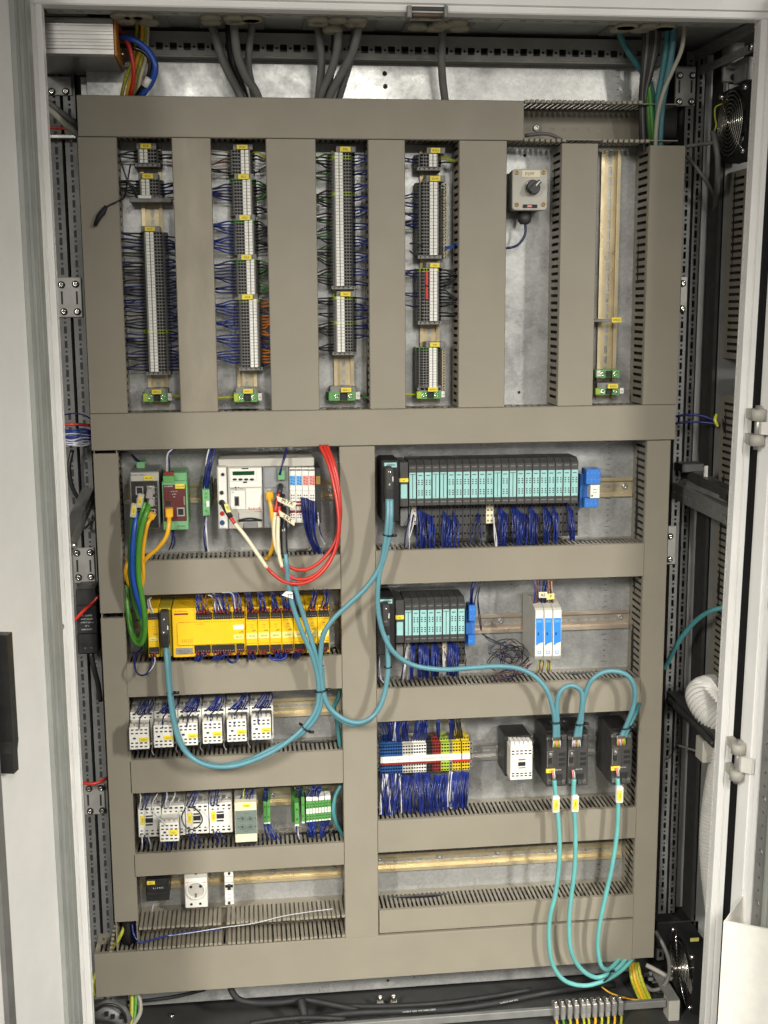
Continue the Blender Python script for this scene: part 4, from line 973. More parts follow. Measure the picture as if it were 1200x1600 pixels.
for i in range(7):
    x0,x1=xs[i],xs[i+1]-0.6; dy=-(x0-384)*0.035; f=['first','second','third','fourth','fifth','sixth','last'][i]
    r=dthing('safety_expansion_module','narrow yellow safety module, %s to the right of the wide base module'%f,'safety module',x0,1024,x1,YF,G)
    hb=box_part('housing',r,SAFEY,x0,949+dy,x1,1023.5+dy,YF,-0.012,0.0010)
    conn(r,x0+1.2,958+dy,x1-0.6,967.5+dy,5 if i<5 else 4); conn(r,x0+1.2,1009+dy,x1-0.6,1019.5+dy,6)
    ytag(r,x0+0.8,989+dy,x1-0.5,998.5+dy,YF-0.0009,'-KF10%d'%(i+4),PYEL,2.4)
    text(hb,'pilz',x1-5.5,985.2+dy,YF-0.0006,2.8,INK)
    for k in range(2): text(hb,'o '+('fault','run')[k],(x0+x1)/2,976.5+k*4+dy,YF-0.0006,1.5,INK)
    q=MB(); dots(q,x0+1.5,970.5+dy,x1-1,970+dy,5,YF-0.0005,0.0016,0.0010,0); dots(q,x0+1.5,1005.5+dy,x1-1,1005+dy,9,YF-0.0005,0.0009,0.0009,0); part('vent_slot',q,BRASS,r,kind='stuff')
# --- six contactors with auxiliary blocks
def contactor(label,x0,y0,x1,y1,aux=None,tagbox=None,vtag=None,group=None,yf=-0.082,txt='-K1'):
    r=dthing('contactor',label,'contactor',x0,y1,x1,yf,group)
    box_part('body',r,WHITE,x0,y0,x1,y1,yf,-0.012,0.0010)
    box_part('coil_block',r,LGREY,x0+1,y0-9,x1-1,y0+3,yf+0.018,-0.012,0.0008)
    n=4; w=(x1-x0)
    for i in range(n):
        q=MB(); a=x0+w*(i+0.18)/n; b=x0+w*(i+0.82)/n; bx(q,a,y0-7.5,b,y0+1,yf+0.012,yf+0.03,0,0.0005); part('clamp_tab',q,MGREY,r)
    q=MB()
    for yy,ww in ((y0+4,0.0052),(y0+9.5,0.0034),(y1-9.5,0.0034),(y1-4.5,0.0052)): dots(q,x0+1,yy,x1-1,yy-(x1-x0)*0.035,4,yf,ww,0.0030 if ww>0.004 else 0.0022,0)
    part('wire_entry',q,BLACKM,r,kind='stuff')
    if aux:
        a0,b0,a1,b1=aux; ya=yf-0.040
        ab=box_part('auxiliary_block',r,WHITE,a0,b0,a1,b1,ya,yf+0.002,0.0008)
        box_part('block_back',ab,BLACK,a0+1.0,b0-5.5,a1+1.5,b1-6,ya+0.018,yf+0.002,0.0006)
        for i in range(4):
            q=MB(); w2=a1-a0; bx(q,a0+w2*(i+0.12)/4,b0-5.5,a0+w2*(i+0.85)/4,b0+0.5,ya+0.006,ya+0.014,0,0.0004); part('clamp_tab',q,LGREY,ab)
        q=MB()
        for yy in (b0+4.5,b0+10,b1-9.5,b1-4): dots(q,a0+1,yy,a1-1,yy-0.9,4,ya,0.0044,0.0024,0)
        p=at(a0+8,(b0+b1)/2,ya); q.box(p.x-0.0022,p.x+0.0022,ya-0.0012,ya+0.001,p.z-0.0014,p.z+0.0014)
        part('wire_entry',q,BLACKM,ab,kind='stuff')
        if tagbox: ytag(ab,*tagbox,ya-0.0008,txt,YTAG,2.0)
    if vtag:
        q=MB(); bx(q,*vtag,yf-0.0010,yf+0.001,0,0.0003); o=part('label_tag',q,YTAG,r); text(o,txt,(vtag[0]+vtag[2])/2,(vtag[1]+vtag[3])/2,yf-0.0014,2.8,INK,rot=math.pi/2)
        q=MB(); c=vtag[2]+7.5; m=(vtag[1]+vtag[3])/2; bx(q,c-6,m-3.2,c+5.5,m+3.6,yf-0.0022,yf+0.001,0,0.0004); part('armature',q,BLACKM,r)
        q=MB(); bx(q,c-6,m-7.5,c+5,m-5.5,yf-0.0010,yf+0.001); bx(q,c-6,m+6,c+5,m+8,yf-0.0010,yf+0.001); part('armature_slot',q,BLACKM,r,kind='stuff')
    return r
names=['first','second','third','fourth','fifth','last']
for i in range(6):
    x0=204+i*37.3; y0=1112.5-i*2.0; a0=202+i*38.2
    contactor('white contactor with tagged auxiliary block, %s of six from the left'%names[i],x0,y0,x0+36.6,y0+52,aux=(a0,1136.5-i*3.0,a0+30.5,1171-i*3.0),tagbox=(a0+15.5,1152.5-i*3,a0+29.8,1159.5-i*3),group='row of six white contactors',txt='-KA20%d'%(i+1))
# --- three contactors
contactor('white contactor with a small auxiliary block in front, above the wall socket',216,1261,252,1308,vtag=(219.5,1275,226,1289),group='row of three white contactors',txt='-K21')
contactor('white contactor between tagged neighbours with a black wire loop',253,1259,289,1306,aux=(249.5,1286,279.5,1315),tagbox=(264,1297,278.5,1304.5),group='row of three white contactors',txt='-K22')
contactor('white contactor beside the loop of black wire, third in its row',290,1257,326,1303,vtag=(293.5,1271,300.5,1286),group='row of three white contactors',txt='-K23')
contactor('white contactor next to the grey-green timer, last in its row',327,1255,363,1301.5,vtag=(330,1268,337,1283),group='row of three white contactors',txt='-K24')
# --- timer relay with four dials
YF=-0.098
r=dthing('timer_relay','grey-green relay with cream ends and four round dials','relay',367,1317,402,YF)
box_part('housing',r,IVORY,367,1254,401.5,1316,YF,-0.012,0.0010)
fp=box_part('front_panel',r,SAFEG,367.6,1266.5,401,1303,YF-0.0008,YF+0.001,0.0003)
for x in (379,391):
    for y in (1278.5,1291.5):
        q=MB(); p=at(x,y,YF); q.tube([(p.x,YF-0.0005,p.z),(p.x,YF-0.0035,p.z),(p.x,YF-0.0035,p.z),(p.x,YF-0.0015,p.z)],[0.0046,0.0042,0.0030,0.0028],14); d=part('dial',q,SAFEG,fp)
        q=MB(); q.box(p.x-0.0004,p.x+0.0004,YF-0.0038,YF-0.0014,p.z-0.0026,p.z+0.0026); part('dial_slot',q,INK,d)
q=MB(); dots(q,371,1279,373,1279,1,YF-0.0008,0.0018,0.0018,0); dots(q,371,1292,373,1292,1,YF-0.0008,0.0018,0.0018,0); dots(q,398,1278,400,1278,1,YF-0.0008,0.0018,0.0018,0); dots(q,398,1291,400,1291,1,YF-0.0008,0.0018,0.0018,0); part('status_light',q,BLACKM,fp,kind='stuff')
ytag(r,379,1256.5,391,1261.5,YF-0.0008,'-KT25',YTAG,2.2); text(fp,'0 2 4 6 8',385,1271,YF-0.0012,1.5,INK); text(fp,'MODE',385,1299,YF-0.0012,1.5,INK)
box_part('upper_terminals',r,MGREY,367,1243,401,1254.5,-0.082,-0.012,0.0008); box_part('lower_terminals',r,BLACK,371,1315.5,400,1320.5,-0.086,-0.012,0.0008)
# --- green terminals beside it
def gslice(root,x0,y0,x1,y1,m=GREEN,yf=-0.062,foot=PAPER,screws=True):
    q=MB(); X0,X1,Z0,Z1=bx(q,x0,y0,x1,y1,yf,-0.012,0,0.0006); b=part('terminal_block',q,m,root)
    H=Z1-Z0
    if screws:
        for f in (0.72,0.28):
            q=MB(); q.disc_y((X0+X1)/2,Z0+H*f,yf-0.0006,yf+0.001,(X1-X0)*0.27,10,0); part('screw',q,GRND,b)
    q=MB(); q.box(X0+0.0004,X1-0.0004,yf-0.0012,yf+0.001,Z0+H*0.0,Z0+H*0.05); part('foot_edge',q,foot,b)
    return b
r=dthing('green_terminal_pair','pair of green terminals in the middle of the fourth left rail','terminal',411,1288,422,-0.062)
gslice(r,411.5,1251,416.8,1287); gslice(r,417.3,1250,422.3,1286.5)
r=dthing('green_terminal','single leaning green terminal left of the green terminal strip','terminal',460,1290,468,-0.07)
q=MB(); bx(q,456,1243,461,1285,-0.05,-0.012,0,0.0006); part('end_plate',q,GRND,r); gslice(r,460.5,1255,467.3,1290,yf=-0.07)
r=dthing('green_terminal_strip','green terminal strip with white marker band and blue wires below','terminal strip',470,1288,518,-0.062)
gslice(r,471,1246,476,1286)
for i in range(8):
    x0=478.3+i*4.85; b=gslice(r,x0,1253-i*0.5,x0+4.6,1284-i*0.5,yf=-0.062,screws=False)
    q=MB(); bx(q,x0+0.3,1264.5-i*0.5,x0+4.4,1272-i*0.5,-0.0634,-0.061,0,0.0003); o=part('marker',q,PAPER,b); text(o,str(i+1),x0+2.3,1268.3-i*0.5,-0.0638,3.4,INK)
    q=MB()
    for yy in (1257.5,1261.5,1276,1280): dots(q,x0+0.6,yy-i*0.5,x0+4,yy-i*0.5,1,-0.062,0.0024,0.0018,0)
    part('wire_entry',q,BLACKM,b,kind='stuff')
    if i%2==0 and i<7: 
        q=MB(); bx(q,x0+0.3,1246-i*0.4,x0+9,1252-i*0.4,-0.064,-0.04,0,0.0004); part('top_plug',q,PAPER,r)
# --- bottom rail: black fuse block, wall socket, breaker
YF=-0.075
r=dthing('fuse_block','black fuse block with yellow tag on the lowest left rail','fuse block',228,1409,264,YF)
box_part('body',r,BLACK,228,1374,264,1408,YF,-0.012,0.0012); box_part('upper_step',r,BLACKM,230,1385,263.5,1393,YF-0.003,YF+0.002,0.0005)
box_part('lower_step',r,BLACK,229,1395,265,1399,YF-0.002,YF+0.002,0.0005)
ytag(r,229.5,1377,242,1382.5,YF-0.0008,'-FU1'); text(r,'L 1 3 4 N',247,1387.5,YF-0.0036,3.0,INKW)
YF=-0.072
r=dthing('wall_socket','white earthed mains socket on the lowest left rail','socket',288,1419,324,YF)
hb=box_part('housing',r,WHITE,288.5,1363,324,1418.5,YF,-0.012,0.0014); box_part('upper_band',hb,LGREY,289,1364,323.5,1372,YF-0.0006,YF+0.001,0.0004)
c=at(306,1390,YF); R=0.0165
q=MB(); q.tube([(c.x,YF+0.0005,c.z),(c.x,YF-0.0040,c.z),(c.x,YF-0.0046,c.z),(c.x,YF-0.0046,c.z),(c.x,YF-0.0004,c.z)],[R+0.0012,R+0.0010,R+0.0004,R-0.0014,R-0.0020],32,0,False); q.s=[False]*len(q.s); well=part('socket_well',q,WHITE,hb)
q=MB(); q.ext('y',[(c.x+(R-0.0016)*math.cos(k*math.pi/16),c.z+(R-0.0016)*math.sin(k*math.pi/16)) for k in range(32)],YF-0.0006,YF+0.001); part('well_floor',q,LGREY,well)
for dx in (-0.0085,0.0085):
    q=MB(); q.disc_y(c.x+dx,c.z+0.006,YF-0.0016,YF,0.0026,12,0); part('pin_hole',q,BLACKM,well)
q=MB(); q.box(c.x-0.0013,c.x+0.0013,YF-0.0030,YF-0.001,c.z-0.0135,c.z-0.006); part('earth_clip',q,[BRIGHT],well)
for x,y in ((299,1413),(313,1412),(306,1365)):
    q=MB(); p=at(x,y,YF); q.disc_y(p.x,p.z,YF-0.0006,YF+0.001,0.0025,12,0); part('screw_hole',q,BLACKM,hb)
for x in (292.5,319): text(hb,'ABB',x,1379,YF-0.0004,2.2,INKR)
YF=-0.074
r=dthing('circuit_breaker','slim white circuit breaker to the right of the mains socket','breaker',351,1414,365,YF)
hb=box_part('housing',r,WHITE,351,1360,365,1414,YF+0.006,-0.012,0.0010); mid=box_part('front_block',hb,WHITE,351.4,1371,364.6,1408,YF-0.004,YF+0.004,0.0008)
text(mid,'EATON',358,1379,YF-0.0044,2.6,INK); box_part('toggle_slot',mid,BLACKM,351.8,1382.5,364,1387,YF-0.0046,YF,0.0002); box_part('toggle',mid,BLACK,355.5,1384,360.5,1391,YF-0.012,YF-0.004,0.0006)
text(mid,'C16',358,1398,YF-0.0044,2.4,INK); text(mid,'230V',358,1404,YF-0.0044,1.8,INK)
for y in (1365,1411):
    q=MB(); p=at(358,y,YF+0.006); q.disc_y(p.x,p.z,YF+0.0054,YF+0.008,0.0028,12,0); part('screw_hole',q,BLACKM,hb)
q=MB()
for k in range(5): dots(q,326,1367+k*5.5,328,1367+k*5.5,1,-0.03,0.002,0.002,0)
# ================================================================== devices, right half
# --- rotary switch box
YF=-0.064
r=dthing('switch_box','beige switch box with black rotary knob marked PS/PP','switch',799,330,856,YF)
X0,X1,Z0,Z1=rect(800.5,264,855.5,328.5,YF)
def rrect(X0,X1,Z0,Z1,rad,n=4):
    P=[]
    for cx,cz,a0 in ((X1-rad,Z1-rad,0),(X0+rad,Z1-rad,90),(X0+rad,Z0+rad,180),(X1-rad,Z0+rad,270)):
        for k in range(n+1):
            a=math.radians(a0+90*k/n); P.append((cx+rad*math.cos(a),cz+rad*math.sin(a)))
    return P
t=MB(); P=rrect(X0+0.001,X1-0.001,Z0+0.001,Z1-0.001,0.006); t.ext('y',P,-0.042,-0.001); part('box_base',t,DKGREY,r)
t=MB(); P=rrect(X0,X1,Z0,Z1,0.006); Q=rrect(X0+0.0012,X1-0.0012,Z0+0.0012,Z1-0.0012,0.005); n=len(P)
t.ext('y',P,YF+0.0012,-0.042,caps=False); b=len(t.v); t.v += [(x,YF,z) for x,z in Q]
for i in range(n): t.face((i,(i+1)%n,b+(i+1)%n,b+i))
t.face([b+i for i in range(n)]); lid=part('lid',t,LGREY,r)
for x,y in ((807.3,269.8),(849.3,269.3),(807.3,320),(849,319.6)):
    q=MB(); p=at(x,y,YF); q.tube([(p.x,YF+0.0006,p.z),(p.x,YF-0.0010,p.z),(p.x,YF-0.0012,p.z),(p.x,YF-0.0002,p.z)],[0.0036,0.0036,0.0026,0.0012],14); part('screw',q,BRASS,lid)
q=MB(); bx(q,815.5,266,844,276.8,YF-0.0012,YF+0.0005,0,0.0004); lp=part('name_plate',q,IVORY,lid); text(lp,'PS/PP',828,271.8,YF-0.0015,4.6,INK)
p=at(831,293.5,YF); q=MB(); q.tube([(p.x,YF+0.0005,p.z),(p.x,YF-0.004,p.z),(p.x,YF-0.0055,p.z),(p.x,YF-0.0055,p.z)],[0.0135,0.0135,0.0125,0.009],28); part('collar',q,BRIGHT,lid)
q=MB(); q.tube([(p.x,YF-0.0050,p.z),(p.x,YF-0.013,p.z),(p.x,YF-0.0145,p.z)],[0.0120,0.0116,0.0105],28); kn=part('knob',q,BLACK,lid)
a=math.radians(45); q=MB(); 
for (r0,r1,w,y0,y1,nm,m) in ((-0.0095,0.0135,0.0042,YF-0.0215,YF-0.012,'lever',BLACK),(0.0025,0.0128,0.0011,YF-0.0221,YF-0.0205,'pointer_line',INKW)):
    q=MB(); d=Vector((math.cos(a),0,math.sin(a))); s=Vector((-math.sin(a),0,math.cos(a)))
    P=[(p+d*r0+s*w),(p+d*r1+s*w*0.8),(p+d*r1-s*w*0.8),(p+d*r0-s*w)]; q.ext('y',[(v.x,v.z) for v in P],y0,y1); part(nm,q,m,kn)
q=MB(); bx(q,817,319.5,839.5,325,YF-0.0008,YF+0.0005,0,0.0002); mk=part('maker_strip',q,BLACKM,lid); q=MB(); bx(q,824,320.6,831,323.8,YF-0.0011,YF,0); part('maker_mark',q,IORED,mk)
q=MB(); gx=at(819.5,335,-0.035).x; zt=at(819.5,328.5,-0.035).z; zz=at(819.5,350.5,-0.035).z
q.tube([(gx,-0.035,zt+0.003),(gx,-0.035,zt-0.006)],0.0125,6); q.tube([(gx,-0.035,zt-0.006),(gx,-0.035,zz+0.006),(gx,-0.035,zz)],[0.0118,0.0118,0.0075],8); part('cable_gland',q,DKGREY,r)
t=MB(); t.tube(curve(pxs([(820.5,347,-0.035),(821,362,-0.035),(816,375,-0.035),(805,385,-0.036),(786,388.5,-0.04)]),6),0.0022,8); solo('switch_cable',t,BLUEW,'dark blue cable curving from the rotary switch box into the duct','cable')

# --- modular input output stations
def module_mesh(h_top,h_bot,w,kind):
    """electronics module: local x centred, z from 0 (top) downwards"""
    t=MB(); t.ext('x',[(-0.020,0.004),(-0.072,0.004),(-0.085,0.0),(-0.085,-h_bot),(-0.020,-h_bot)],-w/2+0.0003,w/2-0.0003); return t
def station(label,xm,n,top,lab0,lab1,bot,slope,pitch,baseb,tagpx,tagtxt,white,plain,plug,brand,body,im,imlab,imlow,group):
    YM=-0.085; r=dthing('io_station',label,'io station',xm,baseb,xm+n*pitch,YM,group)
    # bus connector and interface module
    b=MB(); bx(b,*body,-0.088,-0.012,0,0.002); ib=part('interface_module',b,BLACKM,r)
    q=MB(); bx(q,body[0]+4,brand[1]-1,body[2]-4,brand[3]+1,-0.0885,-0.086,0,0.0003); bp=part('brand_plate',q,TLABEL,ib); text(bp,'SIEMENS',(brand[0]+brand[2])/2,(brand[1]+brand[3])/2,-0.0892,3.2,INK,sx=0.85)
    q=MB(); bx(q,*plug,-0.115,-0.086,0,0.002); pg=part('bus_plug',q,DKGREY,ib)
    h=plug[3]-plug[1]; q=MB(); bx(q,plug[0]+1,plug[3]-h*0.33,plug[2]-0.5,plug[3]-0.5,-0.1156,-0.113,0,0.0006); part('plug_cover',q,BLACK,pg)
    for f in (0.13,0.52):
        q=MB(); p=at((plug[0]+plug[2])/2,plug[1]+h*f,-0.115); screw(q,p.x,p.z,-0.1158,0.0021); part('screw',q,BRIGHT,pg)
    q=MB(); bx(q,plug[2]-1.8,plug[1]+h*0.27,plug[2]-0.5,plug[1]+h*0.42,-0.1156,-0.114); part('switch_slider',q,PAPER,pg)
    q=MB(); bx(q,*im,-0.085,-0.012,0,0.0010); iw=part('interface_front',q,DKGREY,r); box_part('petrol_label',iw,TLABEL,*imlab,-0.0858,-0.084,0.0003)
    q=MB(); bx(q,*imlow,-0.0565,-0.012,0,0.0008); part('supply_base',q,MGREY,r)
    ytag(r,*tagpx,-0.0862,tagtxt)
    for i in range(n):
        x0=xm+i*pitch; x1=x0+pitch; dy=slope*(i*pitch); xc=(x0+x1)/2
        A=at(xc,top+dy,YM); Bz=at(xc,bot+dy,YM).z; X0=at(x0,top+dy+20,YM).x; X1=at(x1,top+dy+20,YM).x
        t=MB(); t.ext('x',[(-0.018,A.z+0.006),(-0.074,A.z+0.006),(YM,A.z-0.002),(YM,Bz),(-0.018,Bz)],X0+0.0004,X1-0.0004); m=part('io_module',t,DKGREY,r)
        t=MB(); bx(t,x0+1.0,lab0+dy,x1-1.0,lab1+dy,YM-0.0010,YM+0.001,0,0.0003); lb=part('petrol_label',t,TLABEL,m)
        t=MB()
        if i in plain:
            bx(t,xc-0.45,lab0+dy+3,xc+0.45,lab1+dy-1,YM-0.0013,YM); bx(t,x0+1.6,lab0+dy+2.4,x1-1.6,lab0+dy+3.2,YM-0.0013,YM)
        else:
            for f in (0.30,0.38,0.46,0.70,0.78,0.86):
                for g in (0.30,0.72): bx(t,x0+pitch*g-1.1,lab0+dy+(lab1-lab0)*f-0.8,x0+pitch*g+1.1,lab0+dy+(lab1-lab0)*f+0.8,YM-0.0013,YM)
            bx(t,x0+3,lab0+dy+4,x1-3,lab0+dy+5.2,YM-0.0013,YM)
        part('printed_marks',t,INK,lb,kind='stuff')
        t=MB(); bx(t,x0+2.5,top+dy+5,x1-2.5,top+dy+6,YM-0.0003,YM+0.001); bx(t,x0+2,bot+dy-6,x1-2,bot+dy-5,YM-0.0003,YM+0.001); part('printed_line',t,MGREY,m,kind='stuff')
        # terminal base below
        xq1=x1-0.4; bm=IVORY if i in white else DKGREY; yb=-0.052
        X0=at(x0+0.3,bot+dy+15,yb).x; X1=at(xq1,bot+dy+15,yb).x; Zt=at(xc,bot+dy-3,yb).z; Zb=at(xc,(baseb if i not in white else bot+30)+dy,yb).z; w=X1-X0; H=Zt-Zb
        t=MB(); t.box(X0,X1,yb+0.007,-0.012,Zb,Zt); ng=4; 
        for c in range(2):
            t.holed((X0+w*c/2,yb,Zb),(0,0,1),(1,0,0),H,w/2,[(H*(k+0.5)/ng,w/4,0.0017,0.0017,'r') for k in range(ng)],(0,0.007,0))
        part('terminal_base',t,bm,r)
    return r
G='petrol labelled input output stations'
station('long input output station with over twenty petrol labelled modules',638.8,22,725.5,738.7,779.3,790,-0.019,12.05,842,(624,747.5,638.3,753.5),'A1',(0,10),(0,3,4,11,13),(602.5,731,615,782),(603,724,618,729.5),(596.5,719,624,816),(624.3,722,638,792),(626.3,757,636.3,779),(625.5,793,637.5,822),G)
station('short input output station with eight petrol labelled modules',632,8,942,954,993,1004,-0.03,11.85,1040,(618,961.5,631.2,968),'A2',(0,5),(0,5),(596.5,945,609,995),(597,937.5,612,942.5),(590,934,617,1024),(618,938,631.5,1005),(619.8,972,629.8,993),(619,1006,630,1030),G)
# --- blue relays
def relay(label,x0,y0,x1,y1,lab=None,yf=-0.075,group='blue plug-in relays'):
    r=dthing('relay',label,'relay',x0,y1,x1,yf,group); h=y1-y0; w=x1-x0
    box_part('socket_body',r,RBLUE,x0,y0+h*0.12,x1-w*0.12,y1,yf+0.016,-0.012,0.0010)
    u=box_part('upper_terminals',r,RBLUE,x0+w*0.3,y0,x1,y0+h*0.40,yf,yf+0.03,0.0010); l=box_part('lower_terminals',r,RBLUE,x0+w*0.22,y1-h*0.24,x1-w*0.1,y1,yf,yf+0.03,0.0010)
    for row in (0.11,0.28):
        for k in range(4 if w>20 else 2):
            nn=4 if w>20 else 2; q=MB(); p=at(x0+w*0.3+(w*0.7)*(k+0.5)/nn,y0+h*row,yf); q.disc_y(p.x,p.z,yf-0.0006,yf+0.001,0.0021,10,0); part('screw',q,ISOB,u)
    for k in range(3 if w>20 else 2):
        q=MB(); p=at(x0+w*0.35+w*0.2*k,y1-h*0.1,yf); q.disc_y(p.x,p.z,yf-0.0006,yf+0.001,0.0020,10,0); part('screw',q,ISOB,l)
    if lab:
        c=box_part('relay_cube',r,WHITE,*lab,yf-0.004,yf+0.02,0.0006); text(c,'24VDC',(lab[0]+lab[2])/2+0.5,lab[1]+7,yf-0.0045,1.9,INK); text(c,'finder',(lab[0]+lab[2])/2,lab[1]+11.5,yf-0.0045,1.9,INK); q=MB(); bx(q,lab[0]+1.5,lab[3]-5,lab[0]+4,lab[3]-2.5,yf-0.0044,yf); part('mark',q,INK,c)
    return r
relay('blue relay with white cube at the end of the long input output station',906,733,938.5,793,(922.5,758,937,778.5))
relay('slim blue relay at the end of the short input output station',727.5,946,744,1008,yf=-0.072)
# --- three blue and white isolators
for i in range(3):
    x0=836+i*13.9; x1=x0+13.2; dy=-i*0.3; YF=-0.108; f=['first','second','third'][i]
    r=dthing('signal_isolator','slim white and blue isolator, %s of three side by side'%f,'isolator',x0,1031,x1,YF,'three slim isolators')
    X0,X1,Z0,Z1=rect(x0,953+dy,x1,1031+dy,YF)
    t=MB(); t.ext('x',[(-0.012,Z1+0.010),(-0.060,Z1+0.014),(YF+0.006,Z1+0.002),(YF,Z1-0.004),(YF,Z0+0.006),(YF+0.004,Z0),(-0.012,Z0+0.004)],X0,X1); hb=part('housing',t,LGREY,r)
    q=MB(); bx(q,x0+0.5,954+dy,x1-0.5,1025+dy,YF-0.0006,YF+0.001,0,0.0003); fr=part('front_plate',q,WHITE,r)
    a=at(x0+1.5,966+dy,YF); b=at(x1-0.8,966+dy,YF); c1=at(x1-0.8,1003+dy,YF); c2=at(x0+6,1005.5+dy,YF); d=at(x0+1.5,1009+dy,YF)
    q=MB(); q.ext('y',[(a.x,a.z),(b.x,b.z),(c1.x,c1.z),(c2.x,c2.z),(d.x,d.z)],YF-0.0010,YF); part('blue_panel',q,ISOB,fr)
    q=MB(); bx(q,x0+4.2,988.5+dy,x0+6,993+dy,YF-0.0014,YF); part('status_light',q,BLACKM,fr)
    q=MB(); bx(q,x0+4,1017+dy,x0+9,1022+dy,YF-0.0010,YF); bx(q,x0+5.2,1018.2+dy,x0+7.8,1020.8+dy,YF-0.0014,YF,1); part('logo',q,[IOBLUE,WHITE],fr)
    q=MB(); bx(q,x0+3,969+dy,x1-2.5,973+dy,YF-0.0014,YF); part('name_print',q,IOBLUE,fr)
    for row,(yy,yp) in enumerate(((949,-0.085),(953.5,-0.098))):
        for k in range(3):
            q=MB(); p=at(x0+2.3+k*4.4-(row==0)*3.5,yy+dy,yp); q.tube([(p.x,yp+0.008,p.z-0.004),(p.x,yp,p.z+0.001)],0.0020,10); part('clamp_screw',q,PAPER,hb)
# --- single contactor
r=dthing('contactor','black contactor with white front standing alone between terminals and couplers','contactor',797,1218,832,-0.1)
box_part('body',r,BLACK,789,1150,829,1212,-0.075,-0.012,0.0012); box_part('rear_wing',r,BLACKM,785,1145,815,1160,-0.045,-0.012,0.001)
fb=box_part('front_block',r,WHITE,797.5,1166,832,1218.5,-0.104,-0.07,0.0010)
for k in range(5):
    q=MB(); a=797.5+34.5*k/5; bx(q,a+0.6,1159,a+6.4,1167,-0.098,-0.07,0,0.0005); part('clamp_tab',q,WHITE,fb)
q=MB()
for yy in (1174,1178.5,1209,1212.7): dots(q,798.5,yy,831.5,yy-1.4,5,-0.104,0.0048,0.0022,0)
part('wire_entry',q,BLACKM,fb,kind='stuff')
q=MB(); bx(q,810,1191,821,1197,-0.1055,-0.103,0,0.0004); part('armature',q,BLACKM,fb)
q=MB(); bx(q,810,1186,821,1188,-0.1046,-0.103); bx(q,810,1199,821,1200.5,-0.1046,-0.103); part('armature_slot',q,MGREY,fb,kind='stuff')
text(fb,'A1',801,1189,-0.1044,2.2,INK)
# --- three black couplers
def coupler(label,x0,y0,x1,y1,tagged,yf=-0.104):
    r=dthing('bus_coupler',label,'coupler',x0,y1,x1,yf,'three black bus couplers'); w=x1-x0
    box_part('housing',r,DKGREY,x0,y0,x1,y1,yf,-0.012,0.0016); box_part('top_step',r,BLACK,x0+0.5,y0-7,x1-0.5,y0+2,yf+0.02,-0.012,0.0012)
    for a,b in ((0.02,0.22),(0.76,0.96)):
        q=MB(); bx(q,x0+w*a,y0+2.5,x0+w*b,y0+8,yf-0.004,yf+0.002,0,0.0006); part('cable_clamp',q,BRIGHT,r)
    for a,b in ((0.06,0.26),(0.50,0.70),(0.74,0.92)):
        q=MB(); bx(q,x0+w*a,y1-9,x0+w*b,y1-3.5,yf-0.004,yf+0.002,0,0.0006); part('cable_clamp',q,BRIGHT,r)
    q=MB(); bx(q,x0+w*0.28,y0+8.5,x0+w*0.74,y0+19,yf-0.0006,yf+0.001); part('wire_bay',q,BLACKM,r); q=MB(); bx(q,x0+w*0.32,y1-19,x0+w*0.78,y1-9.5,yf-0.0006,yf+0.001); part('wire_bay',q,BLACKM,r)
    sx0,sy0,sx1,sy1=x0+w*0.04,y0+25,x0+w*0.34,y0+50
    q=MB(); bx(q,sx0,sy0,sx1,sy1,yf-0.0015,yf+0.001,0,0.0005); sp=part('serial_port',q,BRIGHT,r)
    q=MB(); bx(q,sx0+2.2,sy0+10,sx1-2.2,sy1-5.5,yf-0.004,yf-0.001,0,0.0006); part('serial_socket',q,BLACKM,sp)
    q=MB(); p=at((sx0+sx1)/2,sy0+4.5,yf); q.disc_y(p.x,p.z,yf-0.0035,yf-0.001,0.0024,6,0); part('lock_nut',q,STEEL,sp)
    pn=box_part('dip_panel',r,MGREY if False else DKGREY,x0+w*0.50,y0+24,x0+w*0.93,y0+50,yf-0.0010,yf+0.001,0.0003)
    for k in range(3):
        q=MB(); bx(q,x0+w*0.60,y0+27+k*8,x0+w*0.90,y0+32+k*8,yf-0.0014,yf,0); part('indicator_slot',q,BLACKM,pn)
    text(r,'REPEATER',x0+w*0.55,y0+54,yf-0.0006,1.8,INKW)
    if tagged: ytag(r,x0-0.5,y0+52.5,x0+w*0.42,y0+59,yf-0.0012,'-A31')
    return r
coupler('tagged black bus coupler, left of the adjoining pair',854,1149,886,1229,True)
coupler('untagged black bus coupler, right of the adjoining pair',887,1148,919,1228,False)
coupler('tagged black bus coupler standing apart beside the right duct',955.5,1145,987.5,1226,True)
# ================================================================== loose wiring of the devices (too fine to pick apart)
def bunch(name,label,cat,specs,mats,seed=1,group=None):
    """specs: list of (n, (x,y,Y) start, start spread, (x,y,Y) end, end spread, r, sag, bow, mats idx list)"""
    rnd=random.Random(seed); t=MB(); dens=1.35 if 'terminal strip' in label or 'station' in label else 1.0
    for n,a,sa,b,sb,r,sag,bow,mi in specs:
        if n>3: n=int(n*dens)
        for i in range(n):
            f=(i+0.5)/n-0.5
            p0=Vector((a[0]+sa[0]*f,a[1]+sa[1]*f,a[2])); p1=Vector((b[0]+sb[0]*(f*0.8+rnd.uniform(-0.25,0.25)),b[1]+rnd.uniform(-0.5,0.5)*sb[1],b[2]+rnd.uniform(-0.004,0.004)))
            d=p1-p0
            q1=p0+d*0.3+Vector((rnd.uniform(-0.8,0.8)+bow*0.6,0,rnd.uniform(-0.006,0.0)-0.005)); q2=p0+d*0.68+Vector((bow+rnd.uniform(-1.6,1.6),sag,rnd.uniform(-0.010,0.0)-0.004))
            t.tube(curve([at(*p0),at(*q1),at(*q2),at(*p1)],4),r,5,rnd.choice(mi),False)
    return solo(name,t,mats,label,cat,group,kind='stuff')
W=0.00125
